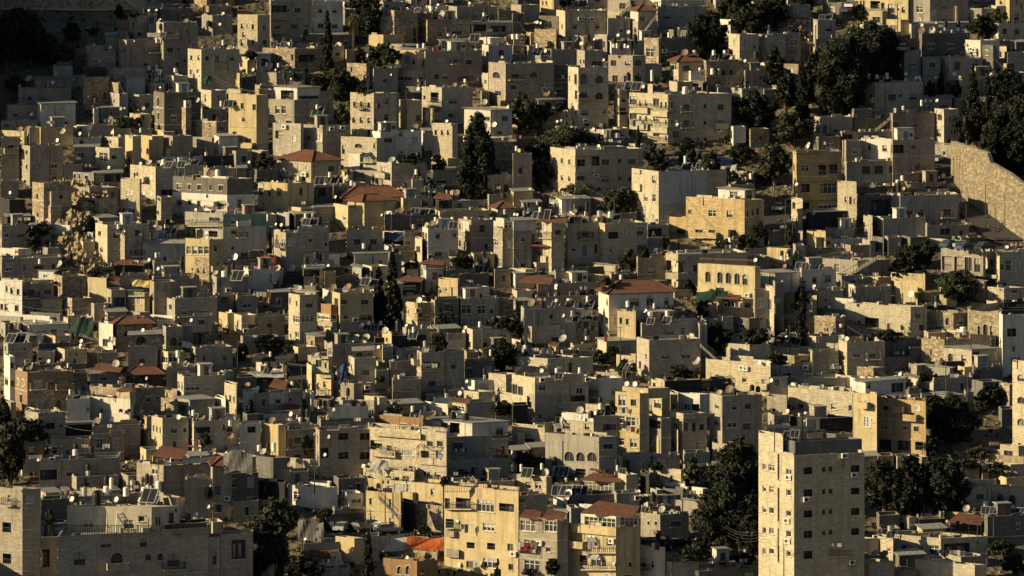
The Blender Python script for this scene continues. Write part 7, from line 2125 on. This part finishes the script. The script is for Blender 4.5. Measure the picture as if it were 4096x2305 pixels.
        x,y0,y1=n; D,kk,v=near(x,y1); D=min(D,Dm(y1)) if kk!='roof' else D; z0=ZZ(y1,D); zt_=ZZ(y0,D); X=XY(x,D); mb=MB(); mb.tube((0,0,-1),(0,0,zt_-z0),.10,'iron',6,.06)
        hgt=zt_-z0; root=empty('street_lamp' if hgt>5 and int(x)%2 else 'utility_pole',(X,D,z0)); obj('post',mb,root)
        m2=MB()
        if root.name.startswith('street'): m2.tube((0,0,hgt),(.9,-.3,hgt+.25),.04,'iron',4); m2.box((1.0,-.33,hgt+.22),.5,.18,.1,'galv'); obj('lamp_head',m2,root)
        else: m2.tube((-.5,0,hgt-.3),(.5,0,hgt-.3),.04,'iron',4); m2.tube((-.35,0,hgt-.7),(.35,0,hgt-.7),.035,'iron',4); obj('crossarm',m2,root)
        POLES.append((x,y0,D)); reg(root,'P'+root.name[0],x,y1,'ground',v,'street lamp' if root.name[0]=='s' else 'thin dark pole','street lamp' if root.name[0]=='s' else 'pole','poles and lamps between the houses')
    elif k=='L':
        x0,x1,y0,y1=n; D,kk,v=near((x0+x1)/2,(y0+y1)/2); D-=.5; mb=MB(); a0=(XY(x0+.5,D-.6),D-.9,ZZ(y1,D-.6)); 
        for xx in(x0,x1): mb.tube((XY(xx,D-.9),D-.9,ZZ(y1,D-.9)),(XY(xx+1,D+.1),D+.1,ZZ(y0,D)),.05,'pwhite',5)
        for q in range(9):
            t=(q+.5)/9; d=D-.9+t; mb.tube((XY(x0+t,d),d,ZZ(y1+(y0-y1)*t,d)),(XY(x1+t,d),d,ZZ(y1+(y0-y1)*t,d)),.035,'pwhite',4)
        root=empty('ladder',a0); obj('rungs_and_rails',rel(mb,a0),root); tag(root,'white ladder leaning against the roof penthouse wall','ladder')
    elif k=='O':
        x0,x1,y0,y1=n; D=Dm(y1+10)-4; mb=MB(); cx,cy=(x0+x1)/2+3,(y0+y1)/2; 
        def pt(px,py): return (XY(px,D),D,ZZ(py,D))
        T=(2,2); ox,oy=tx(1215),ty(895)
        A=[pt(ox+10.9*math.cos(math.radians(q)),oy-16.2*math.sin(math.radians(q))) for q in range(84,206,8)]
        B=[pt(ox+1.2+8.4*math.cos(math.radians(q)),oy-14.2*math.sin(math.radians(q))) for q in range(80,200,8)]; cx,cy=ox-7.5,oy-6.5
        for L_ in(A,B):
            for p,q in zip(L_,L_[1:]): mb.tube(p,q,.09,'galv',4)
        S_=[pt(cx+1.5+(3.4 if j%2==0 else 1.5)*math.sin(j*math.pi/5),cy-1-(3.8 if j%2==0 else 1.6)*math.cos(j*math.pi/5)) for j in range(11)]
        for p,q in zip(S_,S_[1:]): mb.tube(p,q,.05,'galv',4)
        mb.tube(pt(cx-6,cy+6),pt(cx-6,y1+8),.06,'galv',4)
        o_=pt(cx-6,y1+8); root=empty('crescent_ornament',o_); obj('outline',rel(mb,o_),root); tag(root,'metal outline of a crescent with a star standing on a roof','ornament')
    elif k=='O2':
        x,y0,y1=n; D=pick(x,(y0+y1)/2)[0]-.8; mb=MB(); h=(y1-y0)*D/F; w=h*.45; X=XY(x,D); z=ZZ(y1,D)
        def fq(a,b,c_,e,m,off=0): mb.face([(a,off,c_),(b,off+.08,c_-.3*(b/w)),(b,off+.08,e-.3*(b/w)),(a,off,e)],m)
        fq(0,w,0,h,'pwhite'); fq(.02,w*.2,0,h,'cloth_b',-.02); fq(w*.8,w,0,h,'cloth_b',-.02)
        for t0 in(0,math.pi):
            T3=[(w*.5+.16*math.sin(t0+q*2.094),-.0,h*.45+.16*math.cos(t0+q*2.094)) for q in range(3)]
            for i in range(3): mb.tube(T3[i],T3[(i+1)%3],.02,'cloth_b',3)
        root=empty('flag',(X,D,z)); obj('cloth',mb,root); tag(root,'white flag with blue stripes and star hanging before the mural house','flag')
    elif k=='V':
        x0,x1,y0,y1=400/10.0625+256,590/10.0625+256,ty(0),0
        T=(3,1); D,kk,v=near(tx(540),ty(180)); mb=MB()
        blobs=[(350,130,38,60),(520,100,50,60),(560,170,40,50),(530,220,50,35),(490,150,25,70),(500,330,45,40),(590,120,20,60)]
        for q,(bx,by,bw,bh) in enumerate(blobs):
            P_=[]
            for j in range(16):
                a=2*math.pi*j/16; rr=1+.28*math.sin(3*a+q)+.15*math.sin(5*a+2*q); X_=tx(bx+bw*rr*math.cos(a)); Y_=ty(by+bh*rr*math.sin(a)); f=face_at(v,min(max(X_,v.px[1]+.1),v.px[2]-.1)); d=(f[2] if f else D)-.012-.004*q
                P_.append((XY(X_,d),d,ZZ(Y_,d)))
            mb.face(P_,'black' if q%3 else 'wood')
        obj('painted_mural',rel(mb,tuple(v.root.location)),v.root)
    elif k=='S':
        x,y,w,h=n; D=pick(x,y)[0]-.4 if c=='u' else [p for p in POLES if abs(p[0]-x)<3][-1][2]-.15 if [p for p in POLES if abs(p[0]-x)<3] else pick(x,y)[0]-3
        s=D/F; X=XY(x,D); z=ZZ(y,D); mb=MB(); mb.box((0,0,0),w*s,.05,h*s,'pwhite' if c=='y' else 'cloth_b')
        if c=='y': mb.box((0,-.04,0),w*s*.3,.02,h*s*.5,'iron')
        else:
            mb.tube((0,-.04,.09),(0,-.06,.09),.06,'pwhite',6); mb.box((0,-.04,-.0),.05,.02,.16,'pwhite'); mb.box((.05,-.04,-.07),.14,.02,.04,'pwhite')
            for j in range(8):
                a=math.pi*(.9+j*.14); b=math.pi*(.9+(j+1)*.14); mb.tube((.1*math.cos(a),-.04,-.08+.1*math.sin(a)),(.1*math.cos(b),-.04,-.08+.1*math.sin(b)),.015,'pwhite',3)
            mb.tube((0,.03,-h*s/2),(0,.03,-2.2),.03,'iron',4)
        root=empty('road_sign',(X,D,z)); obj('sign_plate',mb,root); tag(root,'yellow and black road sign on a lamp post by the parked cars' if c=='y' else 'small blue wheelchair parking sign before the rubble wall','sign')
    elif k=='W':
        x0,y0,x1,y1=n
        def wd(x,y):
            c_=[p for p in POLES if abs(p[0]-x)<6 and abs(p[1]-y)<12]
            return c_[0][2] if c_ else pick(min(max(x,0),1023),min(max(y,0),575))[0]-1.5
        a,b=wd(x0,y0),wd(x1,y1)
        if abs(a-b)>45: b=a-10 if b<a else a+10
        A=Vector((XY(x0,a),a,ZZ(y0,a)));B=Vector((XY(x1,b),b,ZZ(y1,b))); mb=MB(); L_=(B-A).length; pr=None
        for q in range(13):
            t=q/12; p=A.lerp(B,t)-Vector((0,0,L_*.05*4*t*(1-t)))
            if pr is not None: mb.tube(pr,p,.025,'iron',3,cap=False)
            pr=p
        o_=tuple(A); root=empty('overhead_cable',o_); obj('wire',rel(mb,o_),root); D,kk,v=near(min(max((x0+x1)/2,1),1022),min(max((y0+y1)/2,1),574)); reg(root,k,(x0+x1)/2,(y0+y1)/2,'ground',v,'sagging overhead cable','cable','overhead cables')
# household cables slung from roof to roof
Rw=random.Random(21); cnt=0; HS=[h for h in HOUSES if h.zt-h.foot>3]
while cnt<70:
    a=Rw.choice(HS); c=[h for h in HS if h is not a and abs(h.D-a.D)<28 and 8<abs(h.px[1]-a.px[1])<60]
    if not c: continue
    b=Rw.choice(c); A=Vector((a.C.x-.05,a.C.y-.15,a.zt-Rw.uniform(-.6,1))); B=Vector((b.C.x-.05,b.C.y-.15,b.zt-Rw.uniform(-.6,1.5))); mb=MB(); L_=(B-A).length; pr=None; cnt+=1
    for q in range(15):
        t=q/14; p=A.lerp(B,t)-Vector((0,0,L_*.045*4*t*(1-t)))
        if pr is not None: mb.tube(pr,p,.03,'iron',3,cap=False)
        pr=p
    root=empty('overhead_cable',tuple(A)); obj('wire',rel(mb,tuple(A)),root); reg(root,'Wc',a.px[1],a.yt,'roof',a,'thin cable strung from a corner','cable','overhead cables')
flush_labels()
# ---------------------------------------------------------------- cars
def car_meshes(paint):
    b=MB(); prof=[(-2.1,.45),(-2.1,.85),(-1.9,.98),(-1.1,1.02),(1.0,1.0),(1.75,.9),(2.08,.72),(2.12,.42)]
    for s in(-.85,.85):
        b.face([(x,s,z) for x,z in prof],paint)
    for (x0,z0),(x1,z1) in zip(prof,prof[1:]+prof[:1]): b.face([(x0,-.85,z0),(x1,-.85,z1),(x1,.85,z1),(x0,.85,z0)],paint)
    cab=[(-1.55,1.0),(-1.15,1.45),(.15,1.48),(.95,1.0)]; g=MB()
    for s in(-1,1): g.face([(x,s*(.8 if z<1.1 else .68),z) for x,z in cab],'glass')
    for (x0,z0),(x1,z1) in zip(cab,cab[1:]):
        w0=.8 if z0<1.1 else .68; w1=.8 if z1<1.1 else .68; g.face([(x0,-w0,z0),(x1,-w1,z1),(x1,w1,z1),(x0,w0,z0)],'glass' if z0<1.1 or z1<1.1 else paint)
    g.box((-.5,0,1.475),1.2,1.3,.04,paint)
    w=MB(); w.tube((0,-.1,0),(0,.1,0),.32,'black',12); rm=MB(); rm.tube((0,-.11,0),(0,.11,0),.17,'galv',8)
    h=MB(); h.box((0,0,0),.06,.3,.14,'pwhite')
    return b.mesh('body'),g.mesh('windows'),w.mesh('wheel'),rm.mesh('rim'),h.mesh('headlight')
CARS={}
clabs=['dark hatchback parked at the left end of the car row','silver hatchback second from left in the car row','black car in the middle of the front row','dark car half hidden behind the front row','blue grey car behind the black car','dark van at the back of the car park','white hatchback facing the camera in the sun','silver saloon at the front right of the car row','white jeep parked beside the blue garage door']
cpaint=['dark','silver','dark','dark','blue','dark','white','silver','white']
ci=0
for k,n in ITEMS:
    if k!='C': continue
    px,py,w=n; inpark=322<=px<=448 and 515<py<540
    if inpark:
        D=(CZ-PARK[2])*F/(py+3.5-YH); z=PARK[2]; paint=cpaint[ci] if ci<9 else 'dark'; lab=clabs[ci] if ci<9 else 'car'; ci+=1
    else:
        D,zs,zf,how,v=seat(px,py+4); z=zs if how!='wall' else zf; paint=['silver','dark','blue','white'][int(px)%4]; lab=None
        if lab is None: v=v or near(px,py+6)[2]
    if paint not in CARS: CARS[paint]=car_meshes('car_'+paint)
    b,g,wh,rm,hd=CARS[paint]; root=empty('parked_car',(XY(px,D),D,z+.03)); Wm=w*D/F; yaw=.25 if Wm>3 else (.75 if Wm>2.2 else 1.2)
    if ci%2: yaw=math.pi-yaw
    child('body',b,root,rot=(0,0,yaw)); child('windows',g,root,rot=(0,0,yaw)); c_,s_=math.cos(yaw),math.sin(yaw)
    for a in(-1.3,1.35):
        for e in(-.8,.8):
            q=child('wheel',wh,root,(a*c_-e*s_,a*s_+e*c_,.32),rot=(0,0,yaw)); child('rim',rm,q)
    for e in(-.6,.6): child('headlight',hd,root,(2.1*c_-e*s_,2.1*s_+e*c_,.68),rot=(0,0,yaw))
    if lab: tag(root,lab,'car','cars parked along the edges of the streets')
    else: reg(root,'C',px,py,'ground',v,paint+' parked car','car','cars parked along the edges of the streets')
flush_labels()
# ---------------------------------------------------------------- people
def person(px,py,lab,pose='stand'):
    D,zs,zf,how,v=seat(px,py); 
    if how=='wall': D-=.2; zs=zf
    J={'pelvis':(0,0,.92),'chest':(0,-.02,1.28),'neck':(0,-.02,1.5),'head':(0,-.03,1.6),'top':(0,-.03,1.76)}
    if pose=='bend': J.update(chest=(.3,-.05,1.15),neck=(.5,-.08,1.22),head=(.6,-.1,1.2),top=(.74,-.1,1.16))
    if pose=='sit': J={k_:(x,y,z-.45) for k_,(x,y,z) in J.items()}
    vs=[];es=[];rs=[]
    def add(p,r,par=None):
        vs.append(p);rs.append(r)
        if par is not None: es.append((par,len(vs)-1))
        return len(vs)-1
    p=add(J['pelvis'],.15); c=add(J['chest'],.17,p); nk=add(J['neck'],.06,c); h=add(J['head'],.10,nk); add(J['top'],.085,h)
    hands=[];pz=J['pelvis'][2]
    for s in(-1,1):
        sh=add((J['chest'][0]+s*.2,J['chest'][1],J['chest'][2]+.14),.06,c); el=add((J['chest'][0]+s*.27+(.1 if pose=='bend' else 0),-.08,J['chest'][2]-.14),.045,sh)
        ha=add((J['chest'][0]+s*.25+(.1 if pose=='bend' else 0),-.2,J['chest'][2]-.38),.04,el); add((J['chest'][0]+s*.25+(.1 if pose=='bend' else 0),-.23,J['chest'][2]-.46),.03,ha)
        if pose=='sit': hp=add((s*.1,0,pz-.05),.09,p); kn=add((s*.12,-.42,pz),.07,hp); ft=add((s*.12,-.45,.08),.05,kn)
        else: hp=add((s*.1,0,.84),.09,p); kn=add((s*.12,-.04,.47),.065,hp); ft=add((s*.13,0,.08),.045,kn)
        add((s*.13,vs[ft][1]-.16,.04),.035,ft)
    me=bpy.data.meshes.new('body'); me.from_pydata([Vector(q) for q in vs],es,[]); 
    o=bpy.data.objects.new('person',me); COL.objects.link(o); o.location=(XY(px,D),D,zs)
    sk=o.modifiers.new('skin','SKIN'); sv=me.skin_vertices
    if not sv: 
        bm=bmesh.new(); bm.from_mesh(me); ly=bm.verts.layers.skin.verify(); bm.to_mesh(me); bm.free()
    for q,r in enumerate(rs): me.skin_vertices[0].data[q].radius=(r,r*.85)
    me.skin_vertices[0].data[0].use_root=True
    sb=o.modifiers.new('sub','SUBSURF'); sb.levels=1; sb.render_levels=1
    m,nt,b=nm('clothed'); tc=N(nt,'ShaderNodeTexCoord'); sp=N(nt,'ShaderNodeSeparateXYZ'); nt.links.new(tc.outputs['Object'],sp.inputs[0])
    cr=N(nt,'ShaderNodeValToRGB'); nt.links.new(rng(nt,sp.outputs[2],0,1.8),cr.inputs[0]); cr.color_ramp.interpolation='CONSTANT'; e=cr.color_ramp.elements; k_=0 if pose!='sit' else -.25
    e[0].color=(.04,.045,.06,1); e[1].position=.52+k_; e[1].color=(.62,.6,.56,1) if pose!='stand' else (.07,.07,.08,1)
    if pose!='bend': x_=e.new(.84+k_); x_.color=(.42,.26,.18,1); x_=e.new(.935+k_); x_.color=(.02,.015,.012,1)
    nt.links.new(cr.outputs[0],b.inputs['Base Color']); me.materials.append(m)
    tag(o,lab,'person','people on roofs and terraces')
    hb=MB(); hx,hy,hz=J['head']
    for a in range(6): hb.tube((hx-.08+.03*a,hy+.04,hz+.10),(hx-.08+.03*a,hy+.09,hz-.02),.03,'hair',5)
    obj('hair',hb,o)
T=(2,3); person(tx(735),ty(343),'person in a white shirt bending forward on the ochre terrace wall','bend')
T=(1,2); person(tx(1425),ty(912),'person in dark clothes standing behind the balcony railing')
T=(1,3); person(tx(1620),ty(345),'person sitting on the flat cluttered roof terrace','sit')
T=(2,2); person(tx(655),ty(78),'person in pale top sitting on the long cushion-lined roof','sit')
# ---------------------------------------------------------------- ground, roads, city wall, footbridge stair
def structure(name,mb,smooth=False):
    o=obj(name,mb,smooth=smooth); o['kind']='structure'; return o
def ground():
    vs=[];fs=[]; ys=[]; y=560.0
    while y<1500: ys.append(y); y+= .9 if 640<y<935 else (2.5 if y<1000 else 12)
    nx=300; 
    for y in ys:
        hw=max(75,y*.115)
        for i in range(nx+1): x=-hw*1.15+2.3*hw*i/nx; vs.append((x,y,terrain(x,y)))
    m=nx+1
    for j in range(len(ys)-1):
        for i in range(nx): fs.append((j*m+i,j*m+i+1,(j+1)*m+i+1,(j+1)*m+i))
    me=bpy.data.meshes.new('hillside'); me.from_pydata(vs,[],fs); me.materials.append(MATS['soil']); me.polygons.foreach_set('use_smooth',[True]*len(fs)); o=bpy.data.objects.new('hillside',me); COL.objects.link(o); o['kind']='structure'
    # far plain so the ground reaches the horizon on every side
    mb=MB(); mb.face([(-4000,-200,-30),(4000,-200,-30),(4000,6000,-30),(-4000,6000,-30)],'soil'); p=structure('plain',mb)
ground()
fm=MB(); st_=1.6
for a in range(78):
    for b in range(70):
        x0,y0=-118+a*st_,926+b*st_
        if 512+F*x0/y0>172-b*.4: continue
        q=[(x0,y0),(x0+st_,y0),(x0+st_,y0+st_),(x0,y0+st_)]; fm.face([(x,y,terrain(x,y)+.25) for x,y in q],'drygrass')
structure('field',fm,True)
def ribbon(name,pts,mat,lift=.35):
    mb=MB(); P_=[]
    for (xa,ya,wa),(xb,yb_,wb) in zip(pts,pts[1:]):
        for k in range(8):
            t=k/8; px=xa+(xb-xa)*t; py=ya+(yb_-ya)*t; w=wa+(wb-wa)*t; D=Dm(py); X=XY(px,D); P_.append([(X+s*w,D,max(terrain(X+s*w,D),terrain(X,D))+lift) for s in(-1,0,1)])
    for a,b in zip(P_,P_[1:]):
        for i in(0,1): mb.face([a[i],a[i+1],b[i+1],b[i]],mat)
    return structure(name,mb)
T=(1,3); ribbon('road',[(tx(2420),ty(960),3.5),(tx(2150),ty(740),3.2),(tx(1960),ty(520),3),(tx(1790),ty(200),2.6),(tx(1760),ty(60),2.4)],'asphalt')
T=(0,3); ribbon('road',[(tx(1300),ty(800),3),(tx(1330),ty(450),3),(tx(1270),ty(300),2.6)],'asphalt'); ribbon('road',[(tx(560),ty(230),3),(tx(780),ty(70),3),(tx(850),ty(-60),3)],'asphalt')
T=(2,1); ribbon('road',[(tx(520),ty(1130),1.8),(tx(430),ty(850),2),(tx(350),ty(680),3),(tx(200),ty(600),2.5)],'asphalt')
T=(1,3); ribbon('road',[(tx(120),ty(1090),2.5),(tx(110),ty(850),2.5),(tx(60),ty(640),2.2)],'asphalt')
mb=MB(); d0,d1,zz=PARK[0],PARK[1],PARK[2]
mb.face([(XY(322,d0),d0-2,zz+.02),(XY(448,d0),d0-2,zz+.02),(XY(448,d1),d1+1,zz+.02),(XY(322,d1),d1+1,zz+.02)],'asphalt'); structure('car_park',mb)
def longwall(pts,mat,th,label,name,cat):
    mb=MB(); Q=[]
    for px,pb,pt_ in pts: D=Dm(pb); Q.append((Vector((XY(px,D),D)),terrain(XY(px,D),D)-1,ZZ(pt_,D)))
    u=0
    for (a,b0,t0),(b,b1,t1) in zip(Q,Q[1:]):
        d=(b-a); L_=d.length; nrm=Vector((d.y,-d.x))/L_
        if nrm.x<0: nrm=-nrm
        c,e=a+nrm*th,b+nrm*th
        mb.face([(a.x,a.y,b0),(b.x,b.y,b1),(b.x,b.y,t1),(a.x,a.y,t0)],mat,[(u,b0),(u+L_,b1),(u+L_,t1),(u,t0)])
        mb.face([(c.x,c.y,b0),(e.x,e.y,b1),(e.x,e.y,t1),(c.x,c.y,t0)],mat,[(u,b0),(u+L_,b1),(u+L_,t1),(u,t0)])
        mb.face([(a.x,a.y,t0),(b.x,b.y,t1),(e.x,e.y,t1),(c.x,c.y,t0)],'concrete'); u+=L_
    for p,b0,t0,sgn in((Q[0][0],Q[0][1],Q[0][2],0),(Q[-1][0],Q[-1][1],Q[-1][2],1)):
        mb.face([(p.x,p.y,b0),(p.x+th,p.y,b0),(p.x+th,p.y,t0),(p.x,p.y,t0)],mat)
    o_=(Q[0][0].x,Q[0][0].y,Q[0][1]); root=empty(name,o_); obj('wall',rel(mb,o_),root); tag(root,label,cat)
T=(1,3); longwall([(tx(1840),ty(340),ty(-30)),(tx(1950),ty(530),ty(10)),(tx(2080),ty(640),ty(45)),(tx(2205),ty(718),ty(90)),(tx(2240),ty(735),ty(190)),(tx(2430),ty(870),ty(300)),(tx(2540),ty(940),ty(385)),(tx(2800),ty(1080),ty(500))],'cw',.9,'high sunlit retaining wall of big stones curving down along the road','retaining_wall','wall')
T=(0,0); longwall([(tx(-60),ty(60),ty(-8)),(tx(900),ty(40),ty(-4)),(tx(1250),ty(60),ty(2)),(tx(1420),ty(150),ty(110))],'r',1,'low rough wall along the top of the sunlit field','field_wall','wall')
def stair(x0,y0,x1,y1,wid,label):
    """stone flight from the top (x0,y0) to the foot (x1,y1)"""
    D=min(pick(x0,y0+2)[0],pick(x1,y1-2)[0])-1.2; mb=MB(); n=14; A=Vector((XY(x0,D),D,ZZ(y0,D)));B=Vector((XY(x1,D),D,ZZ(y1,D)))
    for k in range(n):
        t=(k+.5)/n; p=A.lerp(B,t); mb.box((p.x,p.y-wid/2,p.z-.15),abs(B.x-A.x)/n*1.15,wid,.42,'concrete')
    rb=MB(); 
    for s in(0,):
        for k in range(n+1): p=A.lerp(B,k/n); rb.tube((p.x,p.y-wid,p.z),(p.x,p.y-wid,p.z+1),.03,'iron',4)
        rb.tube((A.x,A.y-wid,A.z+1),(B.x,B.y-wid,B.z+1),.05,'iron',4)
    root=empty('staircase',tuple(B)); obj('steps' if False else 'flight',rel(mb,tuple(B)),root); obj('railing',rel(rb,tuple(B)),root); tag(root,label,'staircase','outdoor staircases')
stt=[((1,3),1130,1115,745,1345,'long outdoor stair with railings below the footbridge'),((0,2),1465,130,1340,290,'dark outside staircase beside the little red-tiled porch'),((0,2),1200,45,1080,150,'pale outside staircase at the top edge of the picture'),((2,2),1895,560,2050,700,'outside steps beside the tall dressed stone house'),((0,3),1230,1180,1060,1320,'black steel stair beside the plain tall block'),((3,1),1235,640,1440,850,'diagonal white-edged stair down the terraced villa')]
for t_,a,b,c,d,l in stt: T=t_; stair(tx(a),ty(b),tx(c),ty(d),1.1,l)
# stones and scrub strewn over the open ground
T=(1,0)
def rock(mb,x,y,z,s,R_,m):
    P=[Vector((R_.uniform(.6,1)*a,R_.uniform(.6,1)*b_,R_.uniform(.5,.9)*c_))*s for a,b_,c_ in((1,0,0),(0,1,0),(-1,0,0),(0,-1,0),(0,0,1),(0,0,-1),)]
    o_=Vector((x,y,z))
    for a,b_ in((0,1),(1,2),(2,3),(3,0)):
        mb.face([o_+P[a],o_+P[b_],o_+P[4]],m); mb.face([o_+P[b_],o_+P[a],o_+P[5]],m)
mb=MB(); R_=random.Random(11)
for k in range(2600):
    px=R_.gauss(78,20); py=R_.gauss(228,34)
    if not(40<px<112 and 165<py<275): continue
    d=Dm(py); x=XY(px,d); rock(mb,x,d,terrain(x,d),R_.choice([.25,.4,.5,.7,1.1]),R_,'rock')
o=structure('rocky_outcrop',mb)
mb=MB(); sb=MB()
for k in range(15000):
    d=R_.uniform(690,1010); x=R_.uniform(-1,1)*d*.112; z=terrain(x,d); 
    if R_.random()<.45: rock(mb,x,d,z,R_.choice([.12,.2,.3,.45]),R_,'rock')
    else:
        s_=R_.uniform(.25,.8)
        for g in range(5): a=R_.uniform(0,6.28); c_=Vector((x+.3*s_*math.cos(a),d+.3*s_*math.sin(a),z)); sb.face([c_,c_+Vector((s_*.5*math.cos(a+1),s_*.5*math.sin(a+1),s_*.5)),c_+Vector((0,0,s_)),c_+Vector((-s_*.4*math.cos(a),-.3*s_*math.sin(a),s_*.5))],'scrub' if g%2 else 'leafpine')
o=obj('loose_stones',mb); o['kind']='stuff'; o=obj('dry_scrub',sb); o['kind']='stuff'
# rubble heap at the top right
T=(0,3); mb=MB(); R_=random.Random(5)
D=Dm(ty(330))
for k in range(420):
    px=tx(R_.uniform(110,460)); py=ty(R_.uniform(170,330)); d=Dm(py+3)+R_.uniform(-2,2); z=terrain(XY(px,d),d); s_=R_.uniform(.2,.9); mb.box((XY(px,d),d,z+s_*.3+R_.random()*2.5*(1-abs(px-tx(300))/20)),s_,s_*.7,s_*.6,R_.choice(['concrete','t','roofing','rust']),(math.cos(k),math.sin(k)))
o=obj('rubble_heap',mb); o['kind']='stuff'; o['label']='heap of broken stone and dirt at the top right'; 
# ---------------------------------------------------------------- light, sky, camera
SUN_EL=18.0; SUN_AZ=14.0   # azimuth: degrees from image left towards the camera
a=math.radians(SUN_AZ); e=math.radians(SUN_EL); S=Vector((-math.cos(a)*math.cos(e),-math.sin(a)*math.cos(e),math.sin(e)))
ld=bpy.data.lights.new('sun','SUN'); ld.energy=5.0; ld.angle=math.radians(.5); ld.color=(1,.795,.445); lo=bpy.data.objects.new('sun',ld); COL.objects.link(lo); lo.rotation_euler=S.to_track_quat('Z','Y').to_euler(); lo.location=(-200,300,400)
w=bpy.data.worlds.new('World'); scene.world=w; w.use_nodes=True; nt=w.node_tree; bg=nt.nodes['Background']; sk=nt.nodes.new('ShaderNodeTexSky'); sk.sky_type='NISHITA'; sk.sun_disc=False; sk.sun_elevation=e; sk.sun_rotation=math.atan2(S.x,S.y); nt.links.new(sk.outputs[0],bg.inputs[0]); bg.inputs[1].default_value=.038; scene.cycles.diffuse_bounces=1
cd=bpy.data.cameras.new('camera'); co=bpy.data.objects.new('camera',cd); COL.objects.link(co); co.location=(0,0,CZ); co.rotation_euler=(math.pi/2,0,0); cd.sensor_width=36; cd.lens=36*F/1024; cd.shift_y=-(288-YH)/1024; cd.clip_start=5; cd.clip_end=9000; scene.camera=co
scene.view_settings.view_transform='Standard'; scene.view_settings.look='None'; scene.view_settings.exposure=.7; scene.view_settings.gamma=1
scene.cycles.max_bounces=4; scene.cycles.diffuse_bounces=2; scene.cycles.glossy_bounces=2
